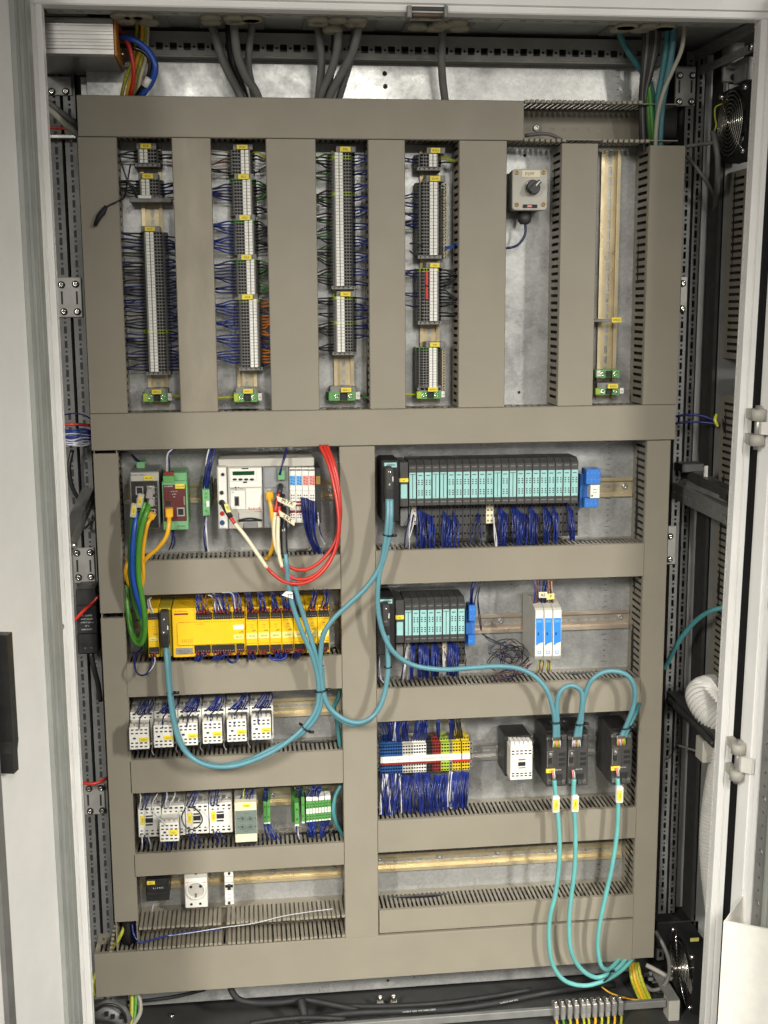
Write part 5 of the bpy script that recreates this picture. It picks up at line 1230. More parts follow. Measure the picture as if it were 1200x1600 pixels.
# station 1
bunch('wire_bundle','blue and white wires under the long input output station','wires',[
 (4,(645,800,-0.052),(6,18),(637,856,-0.06),(10,3),W,0,-1,[1,0]),
 (9,(664,801,-0.052),(26,14),(664,856,-0.062),(28,4),W,0,0,[0,0,2]),
 (7,(668,812,-0.054),(24,20),(667,857,-0.066),(24,4),W,0,0,[0,2]),
 (6,(700,806,-0.052),(16,20),(698,856,-0.062),(14,4),W,0,0,[0,2]),
 (4,(712,806,-0.052),(10,20),(712,856,-0.062),(14,4),W,0,0,[0,2]),
 (3,(748,803,-0.052),(4,6),(750,854,-0.060),(34,4),W*0.8,0,0,[0]),
 (2,(771,806,-0.052),(4,8),(775,856,-0.060),(4,2),W,0,0,[1]),
 (8,(786,798,-0.052),(16,14),(784,852,-0.062),(14,4),W,0,0,[0,2]),
 (9,(812,798,-0.052),(28,20),(812,851,-0.064),(24,4),W,0,0,[0,2]),
 (6,(834,798,-0.052),(16,20),(834,850,-0.062),(12,4),W,0,0,[0,2]),
 (6,(856,797,-0.052),(14,20),(853,848,-0.062),(8,4),W,0,0,[0,2]),
 (4,(868,797,-0.052),(10,20),(868,848,-0.062),(10,4),W,0,0,[0,2]),
 (6,(890,792,-0.052),(12,14),(894,844,-0.062),(8,4),W,0,1,[0,2])],[BLUEW,WHTW,BLUEB],3)
bunch('wire_bundle','dense blue wires under the short input output station','wires',[
 (4,(638,1012,-0.052),(6,14),(630,1062,-0.06),(14,3),W,0,-1,[1,0]),
 (7,(646,1006,-0.052),(8,10),(644,1060,-0.062),(8,4),W,0,0,[0,2]),
 (14,(662,1006,-0.052),(18,16),(662,1058,-0.064),(16,4),W,0,0,[0,2]),
 (10,(681,1006,-0.052),(12,16),(678,1057,-0.064),(10,4),W,0,0,[0,2]),
 (2,(694,1018,-0.052),(4,8),(694,1056,-0.060),(3,2),W,0,0,[1]),
 (14,(708,1004,-0.052),(20,18),(707,1056,-0.064),(16,4),W,0,0,[0,2]),
 (2,(592,1020,-0.04),(6,4),(598,1066,-0.06),(6,2),W,6,-3,[0,1])],[BLUEW,WHTW,BLUEB],5)
bunch('wire_bundle','thin dark wires rising beside the slim blue relay','wires',[
 (4,(738,950,-0.06),(8,3),(744,908,-0.07),(14,2),W*0.8,0,-3,[0,1]),(3,(736,948,-0.06),(4,3),(741,908,-0.07),(3,2),W,0,-2,[1]),
 (2,(752,985,-0.05),(3,3),(752,908,-0.07),(6,2),W*0.7,0,-6,[0]),(1,(726,1008,-0.05),(1,1),(727,1040,-0.06),(1,1),W*0.8,0,0,[0])],[BLKW,BLUEW],6)
# tangle of thin wires
rnd=random.Random(4); t=MB()
for k in range(13):
    cx=rnd.uniform(776,804); cy=rnd.uniform(1012,1036); rx=rnd.uniform(10,26); ry=rnd.uniform(9,22); a0=rnd.uniform(0,6.28); pts=[]
    m=rnd.randint(5,9)
    for i in range(m): 
        a=a0+i*rnd.uniform(0.75,1.0); pts.append(at(cx+rx*math.cos(a)+rnd.uniform(-2,2),cy+ry*math.sin(a)+rnd.uniform(-2,2),-0.045-0.03*rnd.random()))
    t.tube(curve(pts,5),0.0008,5,rnd.choice([0,0,1,2]),False)
for k in range(9):
    x=rnd.uniform(820,832); pts=[at(x,1032+rnd.uniform(-6,8),-0.07),at(rnd.uniform(805,822),rnd.uniform(1040,1052),-0.08),at(rnd.uniform(775,812),rnd.uniform(1050,1060),-0.08),at(rnd.uniform(765,800),1064,-0.075)]
    t.tube(curve(pts,5),0.0009,5,rnd.choice([0,1,2]),False)
for k in range(4):
    pts=[at(752+k,990,-0.05),at(765,rnd.uniform(995,1004),-0.05),at(790,rnd.uniform(996,1010),-0.06),at(818,rnd.uniform(1018,1030),-0.07)]; t.tube(curve(pts,5),0.0008,5,0,False)
solo('wire_tangle',t,[BLKW,BLUEW,BRNW],'tangle of thin dark wires left of the isolators','wires',kind='stuff')
bunch('wire_bundle','brown, white and blue wires dropping into the three isolators','wires',[
 (6,(836,948,-0.08),(6,2),(838,907,-0.085),(10,2),W*0.9,0,1,[0,1]),(5,(848,948,-0.08),(8,2),(851,907,-0.085),(6,2),W*0.9,0,1,[2,3,0]),(7,(861,948,-0.08),(10,2),(860,907,-0.085),(8,2),W*0.9,0,0,[1,2,1,4]),
 (4,(846,1032,-0.08),(8,2),(843,1050,-0.08),(12,2),W*0.9,0,0,[1,5]),(4,(858,1032,-0.08),(8,2),(857,1050,-0.08),(12,2),W*0.9,0,0,[1,5,3])],[BLUEB,BRNW,WHTW,BLKW,GREYL,GRNYW],9)
# coloured terminal strip
bunch('wire_bundle','blue and white wires dropping from the multicoloured terminal strip','wires',[
 (15,(611,1206,-0.045),(34,2),(611,1270,-0.062),(30,8),W*1.05,0,0,[1,0,0,2,1]),(9,(607,1208,-0.042),(24,2),(603,1272,-0.06),(22,6),W*1.05,0,0,[0,0,1,0]),
 (10,(637,1212,-0.045),(18,2),(634,1268,-0.062),(22,8),W*1.05,0,-1,[0,2]),(19,(658,1207,-0.045),(26,2),(664,1268,-0.064),(30,8),W*1.05,0,1,[0,2]),
 (8,(684,1212,-0.045),(12,2),(680,1264,-0.062),(22,8),W,0,-1,[0,2]),(7,(694,1210,-0.045),(10,2),(692,1264,-0.062),(16,6),W,0,-1,[0,2]),(7,(707,1206,-0.045),(10,2),(705,1262,-0.062),(9,6),W,0,0,[1,0,0]),
 (9,(714,1206,-0.045),(12,2),(714,1262,-0.062),(12,6),W,0,0,[0,2]),(10,(727,1206,-0.045),(12,2),(726,1262,-0.062),(10,6),W*1.05,0,0,[0,0,2])],[BLUEB,WHTW,BLUEW],12)
bunch('wire_bundle','blue and white wires rising from the multicoloured terminal strip','wires',[
 (8,(612,1156,-0.045),(24,2),(606,1124,-0.065),(26,2),W,0,0,[0,2]),(7,(620,1158,-0.045),(14,2),(622,1124,-0.065),(14,2),W,0,0,[1,1,0]),
 (8,(634,1157,-0.045),(10,2),(633,1123,-0.065),(8,2),W,0,0,[0,2]),(14,(655,1155,-0.045),(22,2),(661,1122,-0.068),(20,2),W*1.05,0,1,[0,2]),
 (4,(685,1152,-0.045),(5,2),(685,1121,-0.065),(3,2),W,0,0,[2,0]),(8,(706,1154,-0.045),(8,2),(705,1120,-0.066),(9,2),W,0,0,[2,0]),(5,(718,1152,-0.045),(12,2),(716,1120,-0.066),(12,2),W*0.9,0,0,[3])],[BLUEB,WHTW,BLUEW,BLKW],13)
# wires of the left half
bunch('wire_bundle','dark wires entering the power plug of the network switch','wires',[(3,(219,723,-0.045),(5,1),(188,706,-0.06),(3,2),W*1.1,-4,4,[0,0,1])],[BLKW,BLUEW],21)
bunch('wire_bundle','blue and white wires looping into the gateway plug','wires',[(3,(262,738,-0.088),(8,1),(272,701,-0.07),(3,2),W*1.0,-3,-5,[0,1,1]),(3,(270,827,-0.08),(5,1),(266,858,-0.07),(8,2),W,0,2,[1,0,0])],[BLUEW,WHTW,BLKW],22)
bunch('wire_bundle','blue wires above and below the slim green relay terminal','wires',[(8,(322,764,-0.07),(7,2),(329,701,-0.07),(16,2),W*1.1,0,-1,[0,0,2,1]),(4,(322,806,-0.07),(4,2),(324,862,-0.07),(8,2),W*1.1,0,-2,[0,1,0])],[BLUEW,WHTW,BLUEB],23)
bunch('wire_bundle','blue wires from the controller input output modules into the duct','wires',[(2,(437,742,-0.11),(3,1),(447,700,-0.085),(3,1),W*1.3,0,0,[0]),(6,(476,778,-0.094),(12,3),(495,862,-0.075),(8,3),W*1.25,0,-7,[0,0,2]),(4,(488,782,-0.094),(10,3),(500,864,-0.075),(8,3),W*1.2,0,-6,[0,2]),(2,(496,800,-0.094),(2,3),(507,850,-0.08),(4,3),W*1.1,0,-2,[1,0])],[BLUEW,WHTW,BLUEB],24)
sp=[(2,(239,960,-0.106),(8,1),(236,934,-0.08),(4,1),W,-4,-5,[1]),(7,(318,960,-0.106),(22,2),(312,930,-0.09),(22,2),W,-3,-2,[0,2,3]),(10,(347,958,-0.106),(26,2),(335,929,-0.09),(26,2),W,-5,2,[0,2,1]),(5,(372,957,-0.106),(14,2),(350,927,-0.09),(14,2),W,-8,8,[0,1,2])]
for x in (393,412,431,449,468): sp.append((6,(x,957-(x-384)*0.035,-0.106),(13,1),(x-7,926,-0.09),(12,2),W,-3,0,[0,2]))
for x in (487,506): sp.append((4,(x,955-(x-384)*0.035,-0.106),(12,1),(x+4,921,-0.09),(10,2),W,-2,2,[0,1]))
bunch('wire_bundle','dark blue wires rising from the yellow safety modules','wires',sp,[BLUEW,WHTW,BLUEB,BRNW],25)
red=[]
for x,y,w_,n in ((318,957,22,6),(347,956,27,8),(373,955,16,4),(393,955.5,15,6),(412,954.5,15,6),(431,954,15,6),(449,953.5,15,6),(468,953,15,6),(487,952.5,14,4),(506,952,14,4)): red.append((n,(x,y+3,-0.107),(w_,1),(x,y-4,-0.104),(w_,0.2),0.0011,0,0,[0]))
for x,y,w_,n in ((316,1021,22,6),(349,1020,32,9),(375,1019,11,4),(393,1019,15,6),(412,1018,15,6),(431,1017.5,15,6),(449,1017,15,6),(468,1016,15,6),(506,1014,14,5),(240,1023,12,4)): red.append((n,(x,y-3,-0.107),(w_,1),(x,y+4,-0.105),(w_,0.2),0.0011,0,0,[0]))
bunch('wire_ferrules','red wire ferrules along the plugs of the yellow safety modules','ferrules',red,[TRED],26)
lo=[]
for x,n,b in ((316,6,-6),(350,9,-8),(393,6,4),(431,5,10),(449,5,-10),(468,5,-3)): lo.append((n,(x,1022-(x-316)*0.03,-0.106),(14,1),(x-4+b,1031-(x-316)*0.03,-0.085),(14,2),W,4,b*0.3,[0,2]))
bunch('wire_bundle','blue wires hanging under the yellow safety modules','wires',lo,[BLUEW,WHTW,BLUEB],27)
def loop(label,pts,r,m,n=6,cat='wire',name='wire_loop',group=None):
    t=MB(); t.tube(curve(pxs(pts),n),r,7,0,True); return solo(name,t,m,label,cat,group)
loop('dark blue wire loop hanging below the narrow yellow head module',[(236,1023,-0.105),(238,1035,-0.115),(230,1052,-0.118),(219,1055,-0.115),(211,1045,-0.11),(212,1025,-0.09),(222,1012,-0.06)],0.0017,BLUEW)
loop('white wire beside the blue loop below the yellow head module',[(241,1023,-0.106),(242,1034,-0.112),(236,1046,-0.118),(226,1055,-0.118)],0.0011,WHTW)
loop('blue wire loop under the right end of the wide base module',[(372,1020,-0.106),(370,1031,-0.115),(362,1035,-0.115),(356,1030,-0.105),(358,1020,-0.09)],0.0022,BLUEW)
loop('thicker blue wire loop under the third safety module',[(449,1016,-0.106),(446,1027,-0.114),(436,1031,-0.116),(424,1029,-0.112),(420,1020,-0.10)],0.0022,BLUEB)
# contactor rows
sp=[]
for i in range(6):
    x=222+i*37.3; y=1112-i*2
    sp += [(4,(x-6,y+4,-0.084),(14,1),(x+8,1094-i*2.0,-0.07),(14,2),W,0,1,[0,2]),(3,(x+6,y+4,-0.084),(10,1),(x+14,1094-i*2.0,-0.07),(10,2),W,0,2,[0]),(1,(x-5,y+28,-0.123),(1,1),(x+4,y+2,-0.09),(3,1),W,0,-4,[0]),(1,(x-7,1170-i*3,-0.123),(1,1),(x-8,1181-i*3,-0.075),(5,2),W,0,0,[0]),(1,(x+18,1160-i*3,-0.08),(2,1),(x+19,1180-i*3,-0.075),(4,2),W*0.8,0,-2,[1])]
bunch('wire_bundle','blue wires of the six white contactors','wires',sp,[BLUEW,WHTW,BLUEB],31)
sp=[]
for i,x in enumerate((230,266,304,342)):
    sp += [(3,(x-8,1264-i*2,-0.084),(14,1),(x-2,1238-i*2,-0.07),(20,2),W,0,1,[0,2,1]),(3,(x-4,1305-i*2,-0.084),(14,1),(x,1326-i*2,-0.075),(18,2),W,0,2,[0,1,0])]
sp += [(3,(258,1314,-0.122),(12,1),(262,1330,-0.08),(20,2),W,0,0,[0,2])]
bunch('wire_bundle','blue and white wires of the three contactors above the wall socket','wires',sp,[BLUEW,WHTW,BLUEB],32)
bunch('wire_bundle','blue wires above and below the green terminals','wires',[(5,(414,1252,-0.06),(8,1),(414,1232,-0.07),(8,1),W*1.1,0,0,[0]),(5,(416,1287,-0.06),(8,1),(427,1312,-0.07),(22,2),W*1.1,0,-1,[0,2]),(10,(488,1250,-0.05),(22,1),(492,1229,-0.07),(22,1),W*1.1,0,0,[0,2]),(5,(470,1246,-0.05),(8,1),(466,1231,-0.07),(8,1),W*1.1,0,0,[0]),(12,(487,1284,-0.06),(16,1),(487,1308,-0.07),(9,3),W*1.1,0,0,[0,2]),(11,(507,1283,-0.06),(16,1),(503,1308,-0.07),(9,3),W*1.1,0,0,[0,2]),(2,(464,1290,-0.06),(2,1),(467,1312,-0.07),(6,2),W,0,0,[1,0]),(5,(384,1250,-0.08),(26,1),(390,1233,-0.07),(20,1),W,0,0,[0,3,4])],[BLUEW,WHTW,BLUEB,BRNW,GRNYW],33)
loop('black wire loop in front of the contactors above the wall socket',[(290,1262,-0.09),(284,1276,-0.105),(288,1290,-0.112),(298,1296,-0.112),(309,1292,-0.110),(316,1282,-0.106),(312,1270,-0.10),(302,1262,-0.095),(295,1262,-0.09)],0.0013,BLKW)
loop('white wire crossing down to the small auxiliary block',[(246,1240,-0.07),(238,1256,-0.09),(240,1270,-0.105),(252,1282,-0.12),(259,1289,-0.124)],0.0011,WHTW)
loop('long blue wire strand lying over the open duct fingers',[(206,1443,-0.075),(209,1460,-0.085),(218,1472,-0.09),(232,1470,-0.09),(262,1462,-0.09),(300,1456,-0.088),(345,1452,-0.086)],0.0016,BLUEB)
loop('thin white wire lying across the open duct fingers',[(262,1462,-0.091),(300,1457,-0.089),(350,1449,-0.087),(395,1443,-0.086),(440,1432,-0.085),(475,1426,-0.084),(520,1420,-0.082)],0.0008,WHTW)
loop('white wire end below the black fuse block',[(240,1409,-0.06),(239,1416,-0.085),(237,1425,-0.083)],0.0010,WHTW)
# ================================================================== cables
def cable(name,label,pts,r,m,cat='cable',group=None,n=7,seg=10):
    t=MB(); t.tube(curve(pxs(pts),n),r,seg,0,True); return solo(name,t,m,label,cat,group)
TR=0.0044; GT='teal bus cables'
cable('bus_cable','teal cable from the controller sleeve down to the big lower left loop',[(446,866,-0.13),(448,885,-0.135),(451,915,-0.13),(458,948,-0.13),(473,990,-0.13),(487,1022,-0.13),(496,1056,-0.125),(498,1082,-0.122),(494,1108,-0.12),(478,1133,-0.12),(452,1157,-0.122),(415,1180,-0.128),(370,1196,-0.13),(330,1197,-0.13),(300,1184,-0.13),(281,1160,-0.13),(270,1120,-0.128),(264,1075,-0.125),(261,1040,-0.122),(259,1012,-0.115)],TR,TEAL,group=GT)
cable('bus_cable','teal cable running beside it with the upper bend of the lower left loop',[(459,900,-0.125),(463,925,-0.126),(476,967,-0.126),(490,1012,-0.126),(499,1050,-0.122),(502,1082,-0.118),(499,1108,-0.118),(486,1132,-0.118),(462,1152,-0.118),(425,1170,-0.12),(385,1189,-0.122),(345,1196,-0.122),(312,1190,-0.122),(290,1172,-0.12),(275,1135,-0.12),(267,1085,-0.118),(264,1045,-0.116),(262,1013,-0.112)],TR,TEAL,group=GT)
cable('bus_cable','teal cable sweeping from the long station plug over the middle duct',[(606,780,-0.112),(606,806,-0.12),(602,845,-0.125),(593,886,-0.125),(572,918,-0.125),(545,944,-0.126),(521,967,-0.128),(506,990,-0.128),(501,1020,-0.126),(501,1055,-0.122),(506,1085,-0.120),(517,1108,-0.120),(538,1124,-0.122),(562,1129,-0.124),(585,1117,-0.124),(599,1090,-0.122),(606,1052,-0.118),(606,1020,-0.115),(605,992,-0.112)],TR,TEAL,group=GT)
cable('bus_cable','teal cable hugging the inside of the loop under the middle duct',[(503,1040,-0.12),(505,1075,-0.119),(512,1102,-0.117),(527,1121,-0.117),(552,1132,-0.118),(578,1124,-0.118),(596,1098,-0.117)],TR*0.96,TEAL,group=GT)
cable('bus_cable','long teal cable from the long station across to the couplers',[(611,780,-0.113),(611,806,-0.12),(609,835,-0.122),(602,865,-0.124),(593,895,-0.124),(590,930,-0.124),(592,962,-0.124),(601,995,-0.124),(618,1022,-0.124),(648,1040,-0.12),(690,1046,-0.116),(730,1044,-0.114),(775,1041,-0.112),(808,1044,-0.114),(834,1056,-0.116),(854,1078,-0.118),(864,1108,-0.118),(867,1132,-0.114),(867,1154,-0.110)],TR,TEAL,group=GT)
cable('bus_cable','small teal loop between the adjoining pair of couplers',[(872,1154,-0.110),(871,1128,-0.114),(870,1100,-0.118),(876,1080,-0.120),(891,1071,-0.121),(906,1077,-0.120),(910,1092,-0.119),(907,1118,-0.116),(902,1138,-0.112),(899,1154,-0.110)],TR,TEAL,group=GT)
cable('bus_cable','tall teal loop from the adjoining pair to the coupler standing apart',[(905,1153,-0.110),(908,1128,-0.113),(912,1095,-0.118),(922,1066,-0.122),(941,1051,-0.124),(963,1049,-0.124),(983,1058,-0.122),(992,1080,-0.120),(989,1106,-0.116),(980,1130,-0.112),(970,1152,-0.110)],TR,TEAL,group=GT)
cable('bus_cable','short dark teal cable leaving the coupler standing apart',[(976,1152,-0.109),(984,1133,-0.108),(993,1114,-0.100),(999,1100,-0.085)],TR*0.9,TEALD,group=GT)
TB='teal cables hanging from the couplers'
cable('bus_cable','teal cable hanging from the left coupler, leftmost of three',[(866,1219,-0.110),(868,1240,-0.112),(873,1290,-0.116),(874,1340,-0.118),(868,1395,-0.116),(859,1435,-0.114),(858,1475,-0.114),(864,1508,-0.112),(882,1532,-0.108),(912,1540,-0.104),(942,1533,-0.10),(966,1520,-0.09),(985,1502,-0.075),(992,1488,-0.06)],TR*0.96,TEALB,group=TB)
cable('bus_cable','teal cable hanging from the second coupler, middle of three',[(897,1217,-0.110),(896,1245,-0.112),(899,1300,-0.115),(898,1355,-0.116),(892,1405,-0.115),(889,1450,-0.114),(893,1488,-0.112),(908,1514,-0.108),(930,1527,-0.103),(952,1521,-0.096),(970,1508,-0.085),(982,1492,-0.07)],TR*0.96,TEALB,group=TB)
cable('bus_cable','teal cable hanging from the coupler standing apart, rightmost of three',[(965,1216,-0.110),(966,1245,-0.112),(964,1300,-0.115),(956,1355,-0.116),(945,1405,-0.115),(936,1450,-0.113),(934,1482,-0.110),(939,1508,-0.104),(950,1515,-0.098),(962,1505,-0.085),(972,1492,-0.07)],TR*0.96,TEALB,group=TB)
cable('bus_cable','short teal cable behind the loop in the third left bay',[(533,1072,-0.05),(528,1092,-0.055),(522,1106,-0.055),(527,1130,-0.05),(533,1178,-0.045)],TR*0.95,TEALD,group=GT)
cable('bus_cable','short teal cable bulging beside the green terminal strip',[(533,1226,-0.05),(524,1245,-0.056),(521,1268,-0.06),(527,1290,-0.056),(538,1306,-0.045)],TR*0.9,TEALD,group=GT)
cable('bus_cable','thin teal cable bowing behind the right frame',[(1138,948,-0.10),(1110,955,-0.08),(1085,972,-0.05),(1062,1000,-0.02),(1046,1030,0.0),(1038,1045,0.01)],0.0045,TEALD,group=GT)
# cable ties
def tie(label,x,y,Y,rx,rz=0.0,w=0.0016,knob=True,m=BLKW):
    t=MB(); c=at(x,y,Y); P=[]
    for k in range(13):
        a=2*math.pi*k/12; P.append(c+Vector((rx*math.cos(a),0.0075*math.sin(a)-0.0,rx*math.cos(a)*rz)))
    t.tube(P,w,6,0,True)
    if knob: t.tube([c+Vector((rx,0,rx*rz)),c+Vector((rx+0.006,-0.004,rx*rz+0.001))],0.0028,6)
    return solo('cable_tie',t,m,label,'cable tie','black cable ties')
tie('black cable tie where the teal bundle crosses the middle duct',501,1079,-0.121,0.0105,0.12)
tie('black cable tie on the rising part of the lower left teal loop',476,1137,-0.119,0.0090,-0.9)
tie('black cable tie below the yellow module bus plug',267,1083,-0.120,0.0072,0.05)
tie('black cable tie below the long station bus plug',606,836,-0.122,0.0080,-0.1)
tie('thin black cable tie below the short station plug',606,1042,-0.117,0.0066,0.0,0.0010,False)
tie('black cable tie above the left coupler',869,1128,-0.114,0.0100,0.05)
tie('black cable tie above the second coupler',906,1131,-0.113,0.0085,0.05)
tie('black cable tie above the coupler standing apart',977,1137,-0.111,0.0085,0.1)
tie('black cable tie round the gathered teal cables at the bottom',947,1525,-0.098,0.0085,1.2)
tie('black cable tie round the green and blue network cables',212,869,-0.112,0.0125,0.0)
tie('black cable tie at the lower end of the network cables',222,966,-0.10,0.0100,0.3)
# clamped ends, labels and cores at the couplers
for lab,x in (('left coupler',866.5),('second coupler',896.5),('coupler standing apart',966)):
    dy={866.5:0,896.5:-1,966:-15}[x]; y0=1246+dy
    rr=thing('cable_marker','yellow sleeve marker on the teal cable below the %s'%lab,'cable marker',tuple(at(x+2,y0+24,-0.118)),'yellow sleeve markers')
    q=MB(); bx(q,x-2.5,y0-1,x+8.5,y0+25,-0.1215,-0.1105,0,0.002); sl=part('clear_sleeve',q,WHITE,rr); q=MB(); bx(q,x-0.8,y0+4,x+6.2,y0+20.5,-0.1222,-0.1212,0,0.0003); tg=part('yellow_insert',q,YTAG,sl); text(tg,'-W31',x+2.8,y0+12,-0.1226,2.6,INK,rot=math.pi/2)
rnd=random.Random(8); t=MB()
for x,y in ((867,1160),(873,1160),(897,1159),(904,1159),(967,1157),(974,1157)):
    for k in range(3): t.tube(curve(pxs([(x+k*1.6-1.6,y-6,-0.112),(x+k*2.4-2.4,y+3,-0.113),(x+k*2.6-2.6+rnd.uniform(-1,1),y+8,-0.106)]),4),0.0012,6,rnd.choice([0,1,2]))
for x,y in ((866,1208),(897,1207),(966,1204)):
    for k in range(2): t.tube(curve(pxs([(x+k*2.4-1.5,y+9,-0.110),(x+k*2.6-2,y+2,-0.112),(x+k*2.2-3,y-4,-0.106)]),4),0.0012,6,(0,1)[k])
solo('cable_cores',t,[IORED,WHTW,GRNYW],'red, white and green cores stripped at the couplers','wires',kind='stuff')
for k,(x,y) in enumerate(((869.5,1155),(901,1154),(970.5,1152))):
    q=MB(); bx(q,x-6.5,y-3,x+6.5,y+3,-0.116,-0.108,0,0.001); solo('shield_clamp',q,BRIGHT,'bright shield clamp over the cables of the '+('left coupler','second coupler','coupler standing apart')[k],'clamp','shield clamps')
# red fibre cables with ivory sleeves
RR=0.0030; GR='red fibre cables'
def fibre(label,red,ivory,red2,plug):
    rr=thing('fibre_cable',label,'fibre cable',tuple(at(*red[0])),GR)
    t=MB(); t.tube(curve(pxs(red),7),RR,9); part('red_jacket',t,REDC,rr); t=MB(); t.tube(curve(pxs(ivory),6),RR*1.12,9); part('ivory_sleeve',t,IVORY,rr)
    if red2: t=MB(); t.tube(curve(pxs(red2),5),RR*1.05,9); part('red_jacket',t,REDC,rr)
    t=MB(); t.tube(pxs(plug),[0.0044,0.0048,0.0040],12); part('plug',t,BLACK,rr)
    return rr
fibre('outer red fibre cable with the slanting ivory sleeve at the power module',[(500,696,-0.08),(513,725,-0.10),(523,765,-0.115),(529,810,-0.125),(526,850,-0.13),(514,880,-0.134),(494,902,-0.136),(470,912,-0.136),(445,909,-0.136),(428,898,-0.136),(417,887,-0.136)],[(417,887,-0.136),(400,862,-0.136),(382,836,-0.134),(367,818,-0.13)],[(367,818,-0.13),(360,808,-0.126)],[(361,809,-0.126),(354,797,-0.122),(347,786,-0.106)])
fibre('middle red fibre cable with upright ivory sleeve at the controller',[(506,696,-0.08),(518,725,-0.10),(527,765,-0.112),(531,815,-0.12),(525,856,-0.126),(507,885,-0.13),(486,902,-0.132),(464,905,-0.132),(449,897,-0.132),(441,886,-0.132)],[(441,886,-0.132),(436,866,-0.132),(434,838,-0.132),(435,806,-0.13)],[(435,806,-0.13),(437,790,-0.126)],[(437,792,-0.126),(441,782,-0.12),(441.5,775,-0.108)])
fibre('inner red fibre cable beside the black sleeved cable',[(511,696,-0.08),(522,725,-0.10),(529,760,-0.11),(532,805,-0.116),(524,845,-0.12),(506,872,-0.124),(482,889,-0.126),(460,889,-0.126),(443,879,-0.127)],[(443,879,-0.127),(432,858,-0.128),(428,830,-0.128),(430,800,-0.127)],[(430,800,-0.127),(433,785,-0.124),(436,770,-0.12)],[(436,773,-0.12),(437.5,765,-0.116),(438,759,-0.108)])
def flag(label,s,P,tx,ty,rot,h,m=IVORY):
    """paper flag label given by four photograph corners"""
    V=pxs(P); t=MB(); n=len(t.v); t.v += [tuple(v) for v in V]+[(v.x,v.y+0.0008,v.z) for v in V]
    for f in ((0,1,2,3),(7,6,5,4),(0,4,5,1),(1,5,6,2),(2,6,7,3),(3,7,4,0)): t.face([n+i for i in f])
    o=solo('flag_label',t,m,label,'label','handwritten flags'); p=at(tx,ty,P[0][2]-0.0012); q=text(None,s,0,0,0,h,INK,rot=rot,pos=p); q.parent=o; q.location=p-Vector(o.location); return o
flag('ivory flag handwritten M:TX on a red fibre cable','M:TX',[(432,775,-0.139),(464,786,-0.139),(458,795,-0.139),(434,783,-0.139)],449,784.5,math.radians(20),5.6)
flag('ivory flag handwritten S:RX on a red fibre cable','S:RX',[(436,797,-0.139),(461,813,-0.139),(460,822,-0.139),(437,806,-0.139)],449,810,math.radians(31),5.4)
flag('small yellow flag on the plug at the power module','-W1',[(350,788,-0.129),(356,787,-0.129),(361,800,-0.129),(354,801,-0.129)],355.5,794,math.radians(65),3.0,PYEL)
flag('white flag with black marks on the upper teal cable','TT',[(440,930,-0.137),(447,924,-0.137),(457,925,-0.137),(458,936,-0.137)],452.5,931,0.1,5.0,PAPER)
flag('ivory flag marked AS on the isolator wires','AS',[(842,925,-0.099),(855,925,-0.099),(855,934,-0.099),(842,934,-0.099)],848.5,930,0,5.2)
flag('cream flag beside it on the isolator wires','P',[(855,928,-0.0985),(866,927,-0.0985),(866,936,-0.0985),(854,937,-0.0985)],861,932,0,5.2,PYEL)
cable('sleeved_cable','black sleeved cable hanging from the controller bus plug',[(443,806,-0.112),(443,830,-0.118),(444,855,-0.124),(446,872,-0.13)],0.0062,BLACK)
PRINT.append((text(None,'e4',443,828,-0.1265,4,INKW),'black sleeved cable'))
cable('patch_cable','yellow patch cable from the controller down into the duct',[(421,772,-0.112),(423,790,-0.122),(427,820,-0.124),(428,845,-0.118),(423,864,-0.10),(416,874,-0.085)],0.0036,YELC,group='yellow patch cables')
# network cables at the left
NC='network cables beside the switch'
cable('network_cable','bright green network cable from the switch bending round at the bottom',[(233,790,-0.118),(228,803,-0.13),(220,830,-0.132),(216,870,-0.13),(217,905,-0.125),(222,935,-0.118),(226,965,-0.11),(226,990,-0.10),(220,1006,-0.09),(210,1000,-0.08),(202,975,-0.07),(198,940,-0.06),(196,915,-0.05)],0.0046,GRNC,group=NC)
cable('network_cable','pale green network cable behind the bright green one',[(226,785,-0.118),(221,805,-0.124),(214,835,-0.124),(210,872,-0.124),(210,905,-0.12),(215,940,-0.112),(222,970,-0.104),(222,992,-0.095),(216,1000,-0.085),(207,988,-0.075),(201,955,-0.06)],0.0042,GRNC,group=NC)
cable('network_cable','darker green network cable nearest the left duct',[(207,806,-0.116),(205,830,-0.118),(203,865,-0.118),(204,900,-0.116),(208,935,-0.11),(216,962,-0.104),(224,985,-0.10),(228,1004,-0.085),(229,1016,-0.06)],0.0040,GRND,group=NC)
cable('network_cable','blue network cable among the green ones',[(214,800,-0.117),(210,825,-0.128),(207,860,-0.130),(207,895,-0.126),(212,925,-0.12),(219,950,-0.112),(223,975,-0.10),(224,1000,-0.08)],0.0043,BLUEC,group=NC)
cable('patch_cable','yellow patch cable from the switch joining the green bundle',[(237,808,-0.118),(231,818,-0.128),(226,840,-0.122),(223,870,-0.116),(224,900,-0.11),(220,925,-0.095)],0.0034,YELC,group='yellow patch cables')
cable('patch_cable','yellow patch cable sweeping left from the gateway',[(264,806,-0.112),(264,818,-0.124),(260,838,-0.126),(247,856,-0.122),(231,870,-0.118),(222,884,-0.112),(222,905,-0.108),(219,925,-0.098)],0.0036,YELC,group='yellow patch cables')
cable('patch_cable','yellow patch cable bulging beside the left duct',[(203,862,-0.07),(199,878,-0.085),(196,895,-0.09),(200,910,-0.085),(207,922,-0.08)],0.0032,YELC,group='yellow patch cables')
def plugbox(label,x0,y0,x1,y1,yf,yb,m,cat='plug',rot=0.0):
    t=MB(); bx(t,x0,y0,x1,y1,yf,yb,0,0.0014); o=solo('network_plug',t,m,label,cat,'network plugs'); o.rotation_euler=(0,rot,0); return o
